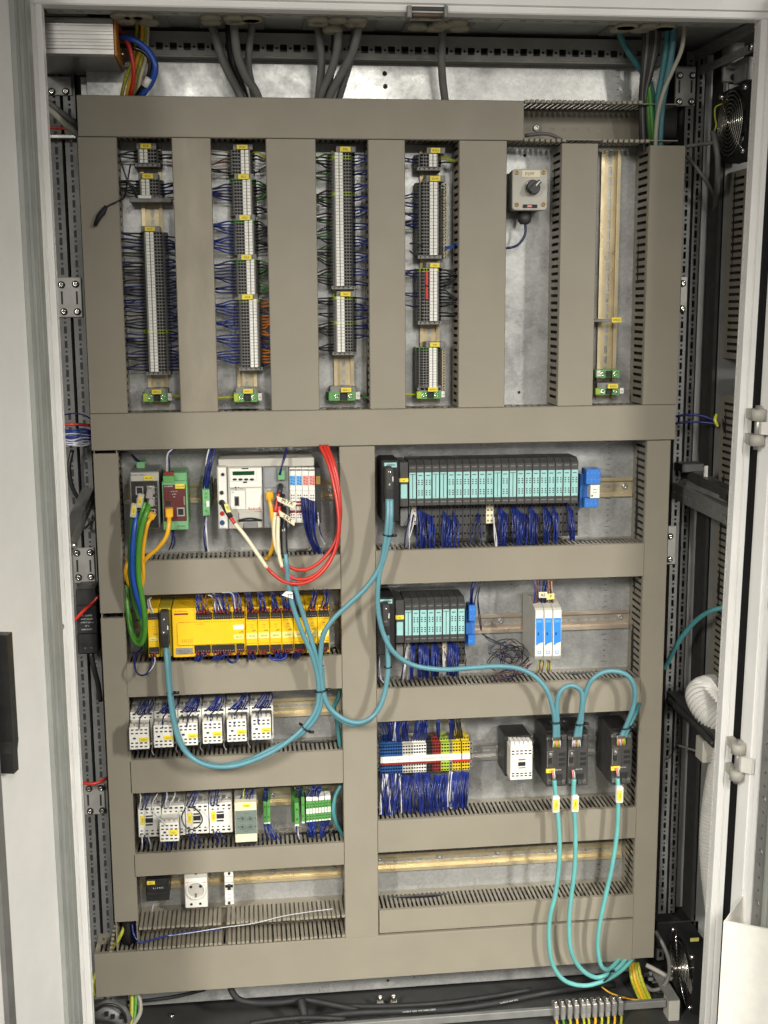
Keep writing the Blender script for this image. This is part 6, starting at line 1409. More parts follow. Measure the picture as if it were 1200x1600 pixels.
plugbox('yellow plug in the gateway jack',258.5,795,270,809,-0.118,-0.100,YELC); plugbox('yellow plug low in the network switch',231,802,242,812,-0.122,-0.105,YELC,rot=0.5)
plugbox('yellow plug in the controller jack',416,769,427,782,-0.116,-0.100,YELC); plugbox('metal plug in the upper right switch jack',228,763,239,780,-0.121,-0.105,STEEL,rot=0.2); plugbox('metal plug in the middle right switch jack',231,780,241,792,-0.121,-0.105,STEEL,rot=0.2)
for lab,x,y,rot in (('tilted yellow cable tag beside the upper switch plug',219,784,0.22),('tilted yellow cable tag lower beside the left duct',209,799,0.15)):
    t=MB(); bx(t,x-5.5,y-12,x+4.5,y+10,-0.129,-0.119,0,0.0012); o=solo('cable_tag',t,LGREY,lab,'cable tag','yellow cable tags'); o.rotation_euler=(0,rot,0)
    q=MB(); bx(q,x-3.2,y-8,x+2.6,y+5,-0.1296,-0.1288,0,0.0003); i=part('yellow_insert',q,YTAG,o); text(i,'1.24',x-0.3,y-1.5,-0.1300,2.8,INK,rot=math.pi/2)
# loose black lead at the top left
cable('loose_lead','thin black lead hanging over the first upright duct',[(204,256,-0.05),(199,285,-0.05),(194,308,-0.065),(185,314,-0.083),(172,320,-0.085),(165,324,-0.085)],0.0014,BLKW)
t=MB(); t.tube(pxs([(166,322,-0.087),(161,331,-0.088),(155,338,-0.088),(148,353,-0.087)]),[0.0028,0.0050,0.0046,0.0030],8); solo('lead_connector',t,BLACKM,'black connector on the end of the loose lead','connector')
cable('loose_lead','second thin black lead curling at the first terminal row',[(186,242,-0.05),(192,262,-0.052),(200,285,-0.052),(208,300,-0.05),(214,308,-0.052)],0.0013,BLKW)
cable('loose_lead','short thick black lead into the small first row strip',[(186,284,-0.045),(198,285,-0.047),(208,293,-0.048),(214,304,-0.05)],0.0028,BLKW)
t=MB()
for P in ([(640,381,-0.045),(650,380,-0.05),(660,384,-0.05)],[(640,392,-0.045),(648,397,-0.05),(658,396,-0.045)]): t.tube(curve(pxs(P),4),0.0012,5)
for P in ([(695,387,-0.045),(706,384,-0.05),(716,378,-0.045)],[(695,390,-0.045),(706,386,-0.05),(716,381,-0.045)]): t.tube(curve(pxs(P),4),0.0014,5,1)
solo('wire_bundle',t,[BLKW,BLUEC],'bright blue and black stray wires at the strip with few blue wires','wires',kind='stuff')
# ================================================================== top of the cabinet
# finned power unit, top left
YA=-0.130
r=thing('braking_resistor','ribbed aluminium power unit with orange end cap at the top left','power unit',tuple(at(120,115,-0.05)))
X0=at(40,57,YA).x; X1=at(177,57,YA).x; Z1=at(120,27,YA).z; Z0=at(120,87,YA).z
prof=[(0.03,Z0),(YA+0.004,Z0),(YA,Z0+0.003),(YA,Z0+0.008),(YA+0.003,Z0+0.0085),(YA+0.003,Z0+0.0105),(YA,Z0+0.011)]
z=Z0+0.014; hs=[0.006,0.004,0.009,0.005,0.011,0.004,0.006]; k=0
while z<Z1-0.006:
    prof += [(YA,z),(YA+0.0012,z+0.0004),(YA+0.0012,z+0.0013),(YA,z+0.0017)]; z+=0.0017+hs[k%7]*0.6; k+=1
prof += [(YA,Z1-0.001),(YA+0.001,Z1),(0.03,Z1)]
t=MB(); t.ext('x',prof,X0,X1); part('extrusion',t,ALU,r)
t=MB(); t.box(X1+0.0003,X1+0.0045,YA+0.002,0.03,Z0+0.001,Z1-0.001,0,0.001); cap=part('end_cap',t,ORANGE,r)
for px,py,Y in ((184,84,-0.075),(192,99,-0.02)):
    p=at(px,py,Y); t=MB(); t.tube([(X1+0.004,p.y,p.z),(X1+0.012,p.y,p.z)],0.0018,8); part('pin',t,BRIGHT,cap)
t=MB(); t.box(X0,at(137,22,-0.11).x,-0.115,0.0,at(100,25,-0.115).z,at(100,18,-0.115).z,0,0.001); part('top_plate',t,LGREY,r)
# leads of that unit
PW='leads of the power unit'
cable('power_lead','thick blue lead arching from the orange end cap',[(181,58,-0.07),(198,59,-0.085),(218,67,-0.09),(236,86,-0.09),(243,106,-0.09),(237,128,-0.085),(224,146,-0.075),(214,160,-0.06)],0.0050,BLUEC,group=PW)
q=MB(); q.tube(pxs([(233,122,-0.091),(226,135,-0.087)]),0.0056,8); solo('wire_marker',q,PAPER,'white marker sleeve on the thick blue lead','marker')
cable('power_lead','black lead inside the arch of the blue one',[(184,70,-0.06),(205,74,-0.075),(226,82,-0.08),(235,100,-0.08),(230,124,-0.075),(218,142,-0.065),(208,160,-0.05)],0.0036,BLKW,group=PW)
cable('power_lead','red lead curving down in front of the yellow ones',[(182,40,-0.07),(195,58,-0.082),(204,80,-0.086),(209,110,-0.085),(207,135,-0.078),(201,160,-0.06)],0.0036,REDC,group=PW)
cable('power_lead','dark red lead dropping from the roof to the orange cap',[(156,6,-0.10),(166,18,-0.10),(176,28,-0.09),(186,46,-0.08),(190,55,-0.07)],0.0030,TRED,group=PW)
for i,(lab,P,m) in enumerate((('yellow-green lead from the roof glands, leftmost',[(214,24,-0.07),(213,60,-0.06),(207,95,-0.055),(196,125,-0.05),(188,160,-0.045)],GRNYW),
  ('yellow lead from the roof glands, second',[(222,26,-0.07),(221,60,-0.065),(214,95,-0.06),(203,128,-0.055),(196,160,-0.05)],YELC),
  ('green-yellow lead from the roof glands, third',[(226,24,-0.06),(226,56,-0.055),(222,85,-0.05),(214,118,-0.05),(204,160,-0.045)],GRNYW),
  ('cream lead from the roof glands, rightmost',[(230,36,-0.05),(230,60,-0.045),(226,95,-0.04),(218,125,-0.04),(212,160,-0.04)],IVORY))):
    cable('earth_lead',lab,P,0.0032,m,group=PW)
# grey roof cables
GC='grey cables from the roof glands'
for lab,P,rr,m in (('grey roof cable, leftmost of the left three',[(330,28,-0.085),(334,48,-0.085),(345,85,-0.075),(358,115,-0.065),(372,142,-0.055),(380,166,-0.05)],0.0072,GREYC),
 ('lighter grey roof cable in the middle of the left three',[(365,20,-0.11),(366,45,-0.11),(371,85,-0.098),(383,118,-0.085),(399,142,-0.07),(408,166,-0.06)],0.0070,GREYC),
 ('grey roof cable, rightmost of the left three',[(394,28,-0.09),(393,45,-0.09),(389,78,-0.08),(388,105,-0.07),(393,132,-0.062),(400,166,-0.05)],0.0062,GREYC),
 ('black roof cable among the left three',[(357,40,-0.06),(358,60,-0.06),(362,95,-0.05),(376,130,-0.045),(388,166,-0.045)],0.0058,BLACK),
 ('grey roof cable, leftmost of the middle bunch',[(497,34,-0.09),(498,55,-0.09),(502,88,-0.08),(501,120,-0.07),(496,166,-0.055)],0.0066,GREYC),
 ('grey roof cable crossing in front in the middle bunch',[(529,25,-0.11),(529,48,-0.11),(526,80,-0.10),(517,112,-0.088),(505,140,-0.072),(497,166,-0.06)],0.0068,GREYC),
 ('grey roof cable, longest slant of the middle bunch',[(562,18,-0.12),(560,45,-0.12),(551,80,-0.11),(535,112,-0.095),(520,140,-0.08),(509,166,-0.065)],0.0068,GREYC),
 ('dark grey roof cable at the back of the middle bunch',[(555,40,-0.07),(551,70,-0.065),(546,100,-0.055),(537,130,-0.05),(526,166,-0.045)],0.0058,GREYC),
 ('thin dark roof cable behind the middle bunch',[(520,40,-0.06),(521,70,-0.055),(520,105,-0.05),(515,135,-0.045),(508,166,-0.04)],0.0040,BLACK),
 ('single grey roof cable right of the two bolt holes',[(692,34,-0.085),(691,60,-0.08),(690,95,-0.07),(692,130,-0.06),(697,168,-0.05)],0.0066,GREYC)):
    cable('roof_cable',lab,P,rr,m,group=GC)
# bundle at the top right
TRB='cables entering the upper right duct'
cable('bus_cable','teal cable slanting across the square-hole rail',[(968,42,-0.06),(970,58,-0.06),(982,82,-0.055),(997,102,-0.05),(1008,118,-0.045)],0.0054,TEALD,group=TRB)
for i,(a,b,c,d,e) in enumerate(((1005,1006,1004,1001,1003),(1009,1011,1006,1003,1006),(1013,1016,1009,1004,1009),(1018,1020,1013,1006,1011),(1022,1024,1016,1008,1014),(1027,1029,1019,1010,1017))):
    cable('roof_cable','dark cable in the upper right bundle, number %s from the left'%(['one','two','three','four','five','six'][i]),[(a+2,34,-0.09),(b,65,-0.085),(c,110,-0.075),(d,150,-0.065),(e-2,195,-0.058),(e,236,-0.05)],0.0036,(BLACK,GREYC,BLACK,BLACK,GREYC,BLACK)[i],group=TRB)
cable('bus_cable','teal cable left in the upper right bundle',[(1043,38,-0.085),(1042,70,-0.085),(1036,110,-0.08),(1029,150,-0.075),(1027,195,-0.07),(1029,236,-0.06)],0.0054,TEALD,group=TRB)
cable('bus_cable','teal cable right in the upper right bundle',[(1054,34,-0.095),(1051,70,-0.095),(1045,110,-0.088),(1037,150,-0.08),(1032,195,-0.074),(1031,236,-0.062)],0.0054,TEAL,group=TRB)
cable('bus_cable','short blue-teal cable between green and dark ones',[(1016,128,-0.06),(1020,150,-0.06),(1024,180,-0.06),(1025,236,-0.055)],0.0048,TEALD,group=TRB)
cable('network_cable','green cable left in the upper right bundle',[(1010,118,-0.06),(1012,150,-0.065),(1014,190,-0.068),(1018,236,-0.06)],0.0045,GRND,group=TRB)
cable('network_cable','brighter green cable in the upper right bundle',[(1013,120,-0.065),(1016,155,-0.07),(1019,190,-0.07),(1023,236,-0.062)],0.0042,GRNC,group=TRB)
cable('sensor_cable','pale grey cable bowing over the teal ones',[(1069,26,-0.12),(1069,50,-0.12),(1064,80,-0.115),(1051,110,-0.108),(1038,140,-0.10),(1029,172,-0.09),(1025,205,-0.08),(1024,236,-0.07)],0.0036,GREYL,group=TRB)
q=MB(); q.tube(curve(pxs([(820,212,-0.05),(845,209,-0.055),(862,211,-0.055),(880,220,-0.05)]),5),0.003,8); solo('roof_cable',q,GREYC,'grey cable lying in the uncovered top duct','cable')

# ================================================================== fans
def fan(label,px,py,Y,R,arms):
    """square axial fan facing left, round wire guard in front of it"""
    c=at(px,py,Y); r=thing('cooling_fan',label,'fan',(c.x+0.02,c.y,c.z-R*1.02),'cooling fans'); S=R*1.03
    t=MB(); n=24; D=0.038
    # frame: square outside, round inside
    for x,flip in ((c.x,0),(c.x+D,1)):
        b=len(t.v)
        for k in range(n):
            a=2*math.pi*k/n; ca,sa=math.cos(a),math.sin(a); m=S/max(abs(ca),abs(sa)); t.v.append((x,c.y+ca*m,c.z+sa*m))
        for k in range(n):
            a=2*math.pi*k/n; t.v.append((x,c.y+math.cos(a)*R*0.95,c.z+math.sin(a)*R*0.95))
        for k in range(n): j=(k+1)%n; t.face((b+k,b+j,b+n+j,b+n+k))
    for k in range(n): 
        j=(k+1)%n; t.face((k,j,2*n+j,2*n+k)); t.face((n+k,n+j,3*n+j,3*n+k))
    part('frame',t,BLACKM,r)
    t=MB(); t.tube([(c.x+0.012,c.y,c.z),(c.x+0.034,c.y,c.z)],R*0.36,20); hub=part('hub',t,BLACK,r)
    for k in range(7):
        a=2*math.pi*k/7; q=MB(); v0=len(q.v)
        for rad in (R*0.34,R*0.62,R*0.90):
            for da,xx in ((-0.30,0.014),(0.30,0.030)): q.v.append((c.x+xx,c.y+rad*math.cos(a+da),c.z+rad*math.sin(a+da)))
        q.face((v0,v0+1,v0+3,v0+2)); q.face((v0+2,v0+3,v0+5,v0+4)); part('blade',q,BLACK,hub)
    gx=c.x-0.006
    for k in range(8):
        rad=R*(0.10+0.115*k); q=MB(); q.tube([(gx-0.004*(1-k/8),c.y+rad*math.cos(2*math.pi*i/32),c.z+rad*math.sin(2*math.pi*i/32)) for i in range(33)],0.0011,5,0,False); part('guard_ring',q,BRIGHT,r)
    for a in arms:
        q=MB(); ca,sa=math.cos(math.radians(a)),math.sin(math.radians(a)); q.tube([(gx-0.003,c.y,c.z),(gx+0.001,c.y+R*0.95*ca,c.z+R*0.95*sa),(gx+0.005,c.y+R*1.2*ca,c.z+R*1.2*sa)],0.0012,6); part('guard_arm',q,BRIGHT,r)
    for sy in (-1,1):
        for sz in (-1,1): q=MB(); q.tube([(c.x+0.004,c.y+sy*R*0.88,c.z+sz*R*0.88),(c.x-0.006,c.y+sy*R*0.88,c.z+sz*R*0.88)],0.0048,10); part('screw',q,BRIGHT,r)
    return c
c=fan('round wire-guarded cooling fan high on the right',1146,193,-0.075,0.058,(-135,45))
t=MB(); bx(t,1131,104,1161,128,-0.06,-0.05,0,0.001); p=at(1146,121,-0.06); t.tube([(p.x,-0.0602,p.z),(p.x,-0.0612,p.z)],0.0058,12,1); t2=solo('fan_bracket',t,[STEEL,BLACKM],'galvanised bracket above the upper fan','bracket')
t=MB(); bx(t,1140,65,1163,106,-0.075,-0.04,0,0.001); solo('fan_bracket',t,PROFM,'grey upright strap between roof rail and upper fan','bracket')
t=MB(); bx(t,1165,88,1187,125,-0.11,-0.06,0,0.001); solo('fan_bracket',t,PROFM,'grey block right of the upper fan bracket','bracket')
c2=fan('round wire-guarded cooling fan low on the right',1066,1512,-0.060,0.0585,(62,-118,150,-30))
t=MB(); bx(t,1084,1495,1105,1578,-0.075,-0.02,0,0.001); solo('fan_bracket',t,LGREY,'light grey bracket right of the lower fan','bracket')
t=MB(); bx(t,1026,1440,1092,1480,0.0,0.06,0,0.002); solo('filter_box',t,BLACKM,'black ribbed box behind the lower fan','box')
q=MB(); bx(q,1079,1466,1092,1471,-0.09,-0.0885); solo('type_label',q,PYEL,'small yellow label on the lower fan','label')
FC='grey fan cables'
cable('fan_cable','grey cable running down beside the upper fan',[(1114,207,-0.05),(1117,220,-0.06),(1121,245,-0.065),(1121,280,-0.05),(1119,310,0.0),(1117,330,0.03)],0.0050,GREYC,group=FC)
cable('fan_cable','grey cable running level to the upper fan',[(1072,229,-0.03),(1090,226,-0.04),(1108,224,-0.055),(1118,222,-0.062)],0.0034,GREYC,group=FC)
cable('fan_cable','grey cable slanting down below the upper fan',[(1073,244,-0.02),(1088,262,-0.03),(1104,284,-0.03),(1117,308,0.0),(1119,330,0.03)],0.0034,GREYC,group=FC)
cable('earth_lead','thin yellow-green lead beside the upper fan',[(1128,162,-0.05),(1118,168,-0.05),(1117,182,-0.05),(1119,196,-0.05),(1115,207,-0.05)],0.0014,GRNYW)
cable('fan_cable','dark cable looping round below the lower right duct',[(1024,1455,-0.03),(1036,1476,-0.05),(1045,1500,-0.06),(1045,1525,-0.065),(1035,1542,-0.07),(1020,1547,-0.065),(1008,1540,-0.05)],0.0040,GREYC,group=FC)

# ================================================================== left side
cable('side_cable','upper grey cable slanting behind the top left duct',[(60,148,-0.04),(85,168,-0.03),(108,186,-0.02),(126,198,-0.01)],0.0052,GREYC,group='slanting grey cables')
cable('side_cable','lower pale cable slanting behind the top left duct',[(60,158,-0.05),(85,178,-0.04),(104,196,-0.03),(124,212,-0.02)],0.0052,GREYL,group='slanting grey cables')
cable('side_wire','red wire below the slanting grey cables',[(66,200,0.0),(90,200,0.0),(118,202,0.0)],0.0024,REDC)
t=MB(); bx(t,66,210,119,216,0.015,0.03,0,0.001); solo('cross_strap',t,STEEL,'bright steel strap across the left slotted uprights','strap')
t=MB(); rnd=random.Random(3)
for k in range(16):
    y=672+k*1.7; t.tube(curve(pxs([(96,y+rnd.uniform(-1,1),-0.03),(112,y+rnd.uniform(-2,3),-0.04),(130,y+rnd.uniform(-3,2)-1,-0.04),(150,y*0.6+683*0.4+rnd.uniform(-2,2),-0.03)]),4),0.0016,6,rnd.choice([0,0,1,0]))
solo('wire_bundle',t,[BLUEB,WHTW],'bundle of blue wires crossing the left slotted uprights','wires',kind='stuff')
cable('side_wire','red wire on top of the blue bundle at the left',[(96,664,-0.04),(120,663,-0.045),(150,666,-0.03)],0.0026,REDC)
cable('side_wire','thin blue wire arching over the blue bundle',[(100,648,-0.03),(118,646,-0.04),(134,650,-0.04),(148,660,-0.03)],0.0012,BLUEW)
cable('side_wire','pair of blue wires bridging to the adjoining bay, upper',[(1054,651,0.0),(1075,648,-0.01),(1098,650,-0.02),(1118,658,-0.03)],0.0022,BLUEW)
cable('side_wire','pair of blue wires bridging to the adjoining bay, lower',[(1054,662,0.0),(1078,659,-0.01),(1100,660,-0.02),(1118,662,-0.03)],0.0022,BLUEW)
cable('side_wire','yellow-green wire at the slots of the adjoining bay',[(1119,648,-0.05),(1117,656,-0.06),(1121,666,-0.06)],0.0028,GRNYW)
cable('side_cable','black cable bowing behind the left brace',[(113,703,0.0),(108,730,-0.005),(112,758,-0.005),(122,778,0.0),(136,795,0.0)],0.0036,BLACK)
cable('side_cable','black cable dropping from the adapter at the left',[(142,1020,-0.02),(147,1045,-0.02),(153,1068,-0.01),(157,1095,0.0)],0.0046,BLACK)
cable('side_cable','black cable running above the adapter',[(133,800,0.01),(131,825,0.01),(143,815,0.0),(150,808,0.0)],0.0022,BLACK)
r=thing('power_adapter','black power adapter with white print strapped to the left uprights','power adapter',tuple(at(136,1024,-0.02)))
box_part('upper_shell',r,BLACK,119,920,150,946,-0.03,0.03,0.0015); lb=box_part('label_shell',r,BLACKM,120,946,151,990,-0.032,0.03,0.0012); box_part('lower_shell',r,BLACK,121,990,153,1022,-0.03,0.03,0.002)
for i,s in enumerate(('AC ADAPTER','INPUT 100-240V','OUTPUT 24V 3A','CE UL','MADE IN PRC')): text(lb,s,136,962+i*5.4,-0.0325,2.6,INKW,sx=0.75)
for x in (133,143): q=MB(); p=at(x,1013,-0.03); q.disc_y(p.x,p.z,-0.0308,-0.029,0.0020,10,0); part('screw',q,BRIGHT,r)
cable('side_wire','red wire slanting across the power adapter',[(116,970,-0.045),(130,955,-0.045),(142,944,-0.045),(154,931,-0.04)],0.0030,REDC)
cable('side_wire','red wire crossing the left uprights above the lowest joining plate',[(126,1222,0.0),(142,1225,-0.01),(155,1222,-0.01),(166,1216,0.0)],0.0030,REDC)
EW='yellow-green earth wires'
cable('earth_lead','yellow-green wire in the opening at the lower left corner',[(196,1444,-0.05),(188,1462,-0.06),(178,1478,-0.06),(168,1494,-0.05)],0.0036,GRNYW,group=EW)
cable('earth_lead','grey cable in the opening at the lower left corner',[(198,1442,-0.04),(197,1465,-0.04),(197,1492,-0.04)],0.0036,GREYC,group=EW)
cable('earth_lead','second yellow-green wire in the lower left opening',[(205,1443,-0.035),(206,1468,-0.03),(204,1492,-0.03)],0.0030,GRNYW,group=EW)
cable('earth_lead','yellow-green wire at the left end of the bottom duct',[(156,1508,0.0),(149,1524,-0.02),(146,1540,-0.03),(149,1556,-0.02)],0.0032,GRNYW,group=EW)
cable('earth_lead','blue wires standing in the lower left opening',[(211,1444,-0.04),(212,1468,-0.04),(213,1492,-0.04)],0.0024,BLUEW)
# spiral cable wrap at the corner opening
t=MB()
for k in range(7): t.box(*(lambda p:(p.x-0.003,p.x+0.003))(at(180-k*1.2,1446+k*6.5,-0.07)),-0.075,-0.065,at(180,1446+k*6.5,-0.07).z-0.0022,at(180,1446+k*6.5,-0.07).z+0.0022,0,0.0006)
solo('duct_teeth',t,DUCT,'row of duct teeth beside the yellow wire at the lower left','teeth',kind='stuff')

# ================================================================== bottom of the cabinet
CB='black cables along the cabinet floor'
cable('floor_cable','thick black cable bent from under the bottom duct',[(358,1530,-0.03),(362,1548,-0.05),(374,1562,-0.06),(400,1567,-0.06),(440,1566,-0.055),(475,1562,-0.05),(520,1570,-0.05),(560,1578,-0.055)],0.0062,BLACKM,group=CB)
cable('floor_cable','long printed black cable running along the floor to the right',[(470,1596,-0.09),(540,1584,-0.085),(620,1580,-0.08),(700,1577,-0.075),(770,1568,-0.07),(830,1556,-0.06),(890,1545,-0.05),(960,1538,-0.035)],0.0066,BLACKM,group=CB)
cable('floor_cable','second black cable just above the printed one',[(520,1572,-0.05),(600,1572,-0.05),(680,1568,-0.05),(760,1558,-0.045),(830,1546,-0.035)],0.0052,BLACKM,group=CB)
cable('floor_cable','thin black cable on the floor at the left',[(200,1566,-0.02),(240,1562,-0.03),(280,1556,-0.02),(320,1546,0.0)],0.0034,BLACKM,group=CB)
cable('floor_cable','black cable lowest in the picture at the left',[(390,1600,-0.10),(430,1594,-0.10),(480,1590,-0.10),(540,1592,-0.10)],0.0050,BLACKM,group=CB)
cable('floor_cable','stub of black hose pointing down in the floor clutter',[(470,1562,-0.06),(474,1580,-0.075),(480,1610,-0.09)],0.0085,BLACKM,group=CB)
for s,x,y,rot in (('H07RN-F  4G25  VDE  KABELWERK',655,1579.5,0.01),('H07RN-F 4G25 VDE',795,1565,0.13)):
    o=text(None,s,0,0,0,2.6,INKW,rot=-rot,pos=at(x,y,-0.088)); PRINT.append((o,'long printed black cable'))
# earthing bar with clamps
r=thing('earth_bar','flat grey earthing bar with a row of bright wire clamps','earth bar',tuple(at(920,1590,-0.11)))
A=at(430,1602,-0.115); B=at(1040,1566,-0.115); zc=(at(920,1574,-0.115).z)
t=MB(); t.box(A.x,B.x,-0.118,-0.108,zc-0.010,zc+0.004,0,0.001); part('bar',t,PROFM,r)
for i in range(11):
    x=869.5+i*10.6 if i<5 else 919.5+(i-5)*10.2; y=1572-i*0.9
    Xc=at(x,y,-0.125).x; w_=0.0044
    q=MB(); q.box(Xc-w_,Xc+w_,-0.128,-0.104,zc-0.014,zc+0.014,0,0.0012); c_=part('clamp',q,STEEL,r)
    q=MB(); q.tube([(Xc,-0.118,zc+0.013),(Xc,-0.118,zc+0.019),(Xc,-0.118,zc+0.020)],[0.0034,0.0034,0.002],8); part('clamp_screw',q,BRIGHT,c_)
    q=MB(); q.box(Xc-w_*0.55,Xc+w_*0.55,-0.1288,-0.127,zc-0.004,zc+0.008); part('clamp_window',q,MGREY,c_)
    q=MB(); q.tube(curve([(Xc,-0.121,zc-0.010),(Xc+0.002,-0.124,zc-0.024),(Xc+0.004*(1 if i<6 else -1),-0.13,zc-0.06)],4),0.0024,7); part('earth_wire',q,GRNC if i==1 else (GRNYW if i%3 else YELC),r)
# bundle of yellow-green wires at the right
for k,(a,b,c_,d) in enumerate(((984,988,1000,1016),(988,993,1005,1021),(992,998,1010,1027),(996,1003,1016,1033))):
    cable('earth_lead','yellow-green earth wire in the lower right bundle, %s from the left'%(['first','second','third','fourth'][k]),[(a,1504,-0.03),(b,1532,-0.05),(c_,1562,-0.06),(d,1604,-0.07)],0.0036,(GRNYW,YELC,GRNYW,GRND)[k] if k!=3 else GRNYW,group=EW)
cable('earth_lead','thin yellow wire lying under the gathered teal cables',[(940,1542,-0.06),(955,1552,-0.07),(980,1560,-0.07),(1000,1563,-0.07)],0.0016,YELC,group=EW)
r=thing('floor_bracket','pale grey upright bracket in front of the lower fan','bracket',tuple(at(1048,1605,-0.10)))
box_part('upright',r,LGREY,1045,1563,1062,1612,-0.125,-0.095,0.001); t=MB()
p0=at(1030,1535,-0.06); p1=at(1045,1563,-0.125); Wd=at(1062,1563,-0.125).x-at(1045,1563,-0.125).x
t.v=[(p1.x,-0.125,p1.z),(p1.x+Wd,-0.125,p1.z),(p1.x+Wd,-0.02,p1.z),(p1.x,-0.02,p1.z),(p1.x,-0.125,p1.z-0.002),(p1.x+Wd,-0.125,p1.z-0.002),(p1.x+Wd,-0.02,p1.z-0.002),(p1.x,-0.02,p1.z-0.002)]
for f in ((0,1,2,3),(7,6,5,4),(0,4,5,1),(1,5,6,2),(3,2,6,7),(0,3,7,4)): t.face(f)
part('top_flange',t,PROFM,r)
q=MB(); p=at(1043,1553,-0.09); q.tube([(p1.x+Wd*0.5,-0.07,p1.z+0.0003),(p1.x+Wd*0.5,-0.07,p1.z+0.0012)],0.006,14); part('bolt',q,STEEL,r)
# perforated floor profile and odd parts at the right
t=MB(); holes=[]; u=0.012
while u<0.20: holes.append((u,0.012,0.0052,0.0024,'r')); u+=0.022
pz=at(1020,1560,-0.03); t.holed((pz.x-0.02,-0.02,pz.z-0.012),(0,-1,0),(1,0,0),0.215,0.024,holes,(0,0,-0.002)); solo('floor_profile',t,PROFM,'perforated steel profile on the floor near the lower fan','profile')
t=MB(); holes=[]; u=0.012
while u<0.20: holes.append((u,0.012,0.0052,0.0024,'r')); u+=0.022
pz=at(1075,1575,-0.06); t.holed((pz.x-0.012,-0.02,pz.z-0.012),(0,-1,0),(1,0,0),0.215,0.024,holes,(0,0,-0.002)); solo('floor_profile',t,PROFM,'perforated steel profile on the floor right of the pale bracket','profile')
cable('floor_pipe','short pale pipe stub beside the lower fan',[(1010,1508,-0.02),(1022,1514,-0.03),(1040,1524,-0.045),(1050,1530,-0.05)],0.0046,GREYL)
rnd=random.Random(5); t=MB()
for k in range(26):
    p=at(rnd.uniform(998,1052),rnd.uniform(1512,1560),-0.01-0.03*rnd.random()); s=rnd.uniform(0.002,0.006); t.box(p.x-s,p.x+s,p.y-s*0.7,p.y+s*0.7,p.z-s*0.6,p.z+s*0.6,rnd.randrange(3),0.0006)
solo('floor_clutter',t,[PROFM,BLACK,STEEL],'jumble of small screws and fittings near the lower fan','fittings',kind='stuff')
# metal coupling at the lower left
r=thing('cable_coupling','grey metal cable coupling with black strap at the lower left corner','coupling',tuple(at(172,1600,-0.08)))
P=pxs([(146,1584,-0.08),(170,1578,-0.09),(186,1584,-0.09),(196,1598,-0.09)]); t=MB(); t.tube(P,[0.017,0.019,0.018,0.015],10); part('shell',t,PROFM,r)
t=MB(); t.tube(curve(pxs([(150,1578,-0.112),(164,1570,-0.115),(182,1572,-0.115),(194,1584,-0.112),(197,1597,-0.108)]),5),0.0028,8); part('strap',t,BLACK,r)
for x,y in ((176,1590),(190,1590),(166,1586)): q=MB(); bx(q,x-3,y-2.5,x+3,y+2.5,-0.1125,-0.10); part('slot',q,BLACKM,r)
t=MB(); bx(t,174,1562,196,1576,-0.02,0.02,0,0.001); solo('floor_profile',t,PROFM,'small steel profile above the cable coupling','profile')
cable('earth_lead','yellow-green wire dropping below the bottom duct at the left',[(206,1548,-0.05),(206,1568,-0.06),(205,1605,-0.08)],0.0042,GRNYW,group=EW)
cable('earth_lead','green wire dropping beside the yellow one at the left',[(211,1548,-0.05),(212,1568,-0.06),(208,1605,-0.08)],0.0036,GRNC,group=EW)
cable('side_cable','pale grey cable curving below the bottom duct at the left',[(213,1548,-0.05),(219,1566,-0.06),(218,1584,-0.07),(206,1604,-0.08)],0.0042,GREYL)
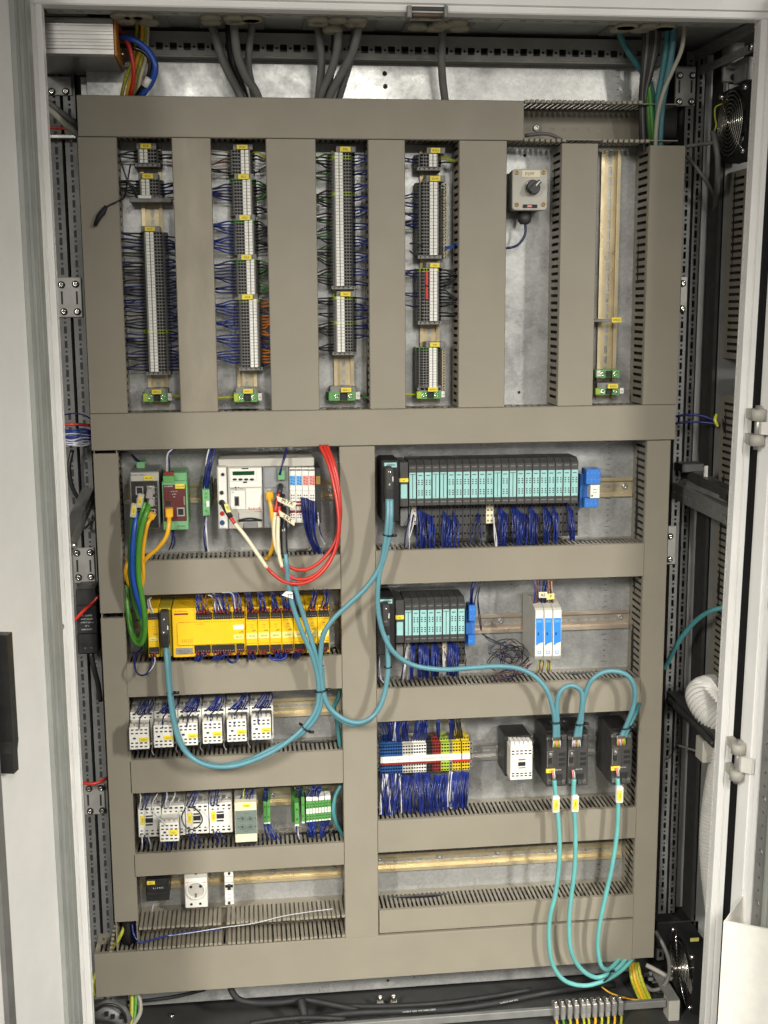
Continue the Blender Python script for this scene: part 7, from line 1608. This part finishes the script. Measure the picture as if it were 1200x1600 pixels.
# bolts of the floor rail
for k,(x,y) in enumerate(((594,1558),(615,1557),(563,1634))):
    if y<1600:
        q=MB(); p=at(x,y,-0.02); q.tube([(p.x,-0.02,p.z-0.010),(p.x,-0.02,p.z),(p.x,-0.02,p.z+0.002)],[0.0045,0.0045,0.003],8); q.box(p.x-0.006,p.x+0.006,-0.026,-0.014,p.z-0.014,p.z-0.009); solo('floor_bolt',q,BRIGHT,'bright bolt on the floor, %s of a pair under the bottom duct'%('left' if k==0 else 'right'),'bolt','floor bolts')

# ================================================================== hose on the right
def hose(label,pts,r):
    C=curve(pxs(pts),14); D=[C[0]]; acc=0
    for a,b in zip(C,C[1:]):
        n=max(1,int((b-a).length/0.0011)); D += [a+(b-a)*(k+1)/n for k in range(n)]
    rs=[]; s=0; P=[]
    for i,p in enumerate(D):
        if i: s+=(p-D[i-1]).length
        rs.append(r+0.0022*math.sin(2*math.pi*s/0.0066)); P.append(p)
    t=MB(); t.tube(P,rs,20,0,True); return solo('corrugated_hose',t,HOSE,label,'hose','white corrugated hose pieces')
hose('white corrugated hose bending out from behind the right frame',[(1128,1076,0.0),(1106,1078,-0.03),(1095,1086,-0.065),(1104,1106,-0.095),(1126,1130,-0.12),(1150,1158,-0.14)],0.0265)
hose('white corrugated hose hanging down behind the right frame',[(1138,1170,-0.14),(1128,1210,-0.13),(1120,1260,-0.125),(1116,1310,-0.125),(1118,1360,-0.125),(1125,1424,-0.125)],0.0255)
cable('side_cable','black cable strapped along the lower depth rail',[(1044,1094,0.0),(1066,1114,-0.05),(1090,1138,-0.11),(1116,1164,-0.17)],0.0062,BLACK)
t=MB(); bx(t,1098,1158,1118,1192,-0.135,-0.10,0,0.001); solo('rail_clamp',t,LGREY,'pale clamp hanging from the lower depth rail','clamp')
cable('side_wire','thin black wire hanging beside the lower right upright',[(1062,1124,-0.02),(1060,1145,-0.02),(1054,1170,-0.01),(1045,1185,0.0)],0.0012,BLKW)
t=MB(); t.tube(pxs([(1058,1164,0.0),(1090,1174,-0.03)]),0.0024,6); solo('rail_hook',t,GREYC,'grey pin at the lower depth rail','pin')

# print that belongs to a cable goes under that cable
for o,lab in PRINT:
    for q in bpy.data.objects:
        if q.get('label','').startswith(lab):
            p=Vector(o.location); o.parent=q; o.location=p-Vector(q.location); break
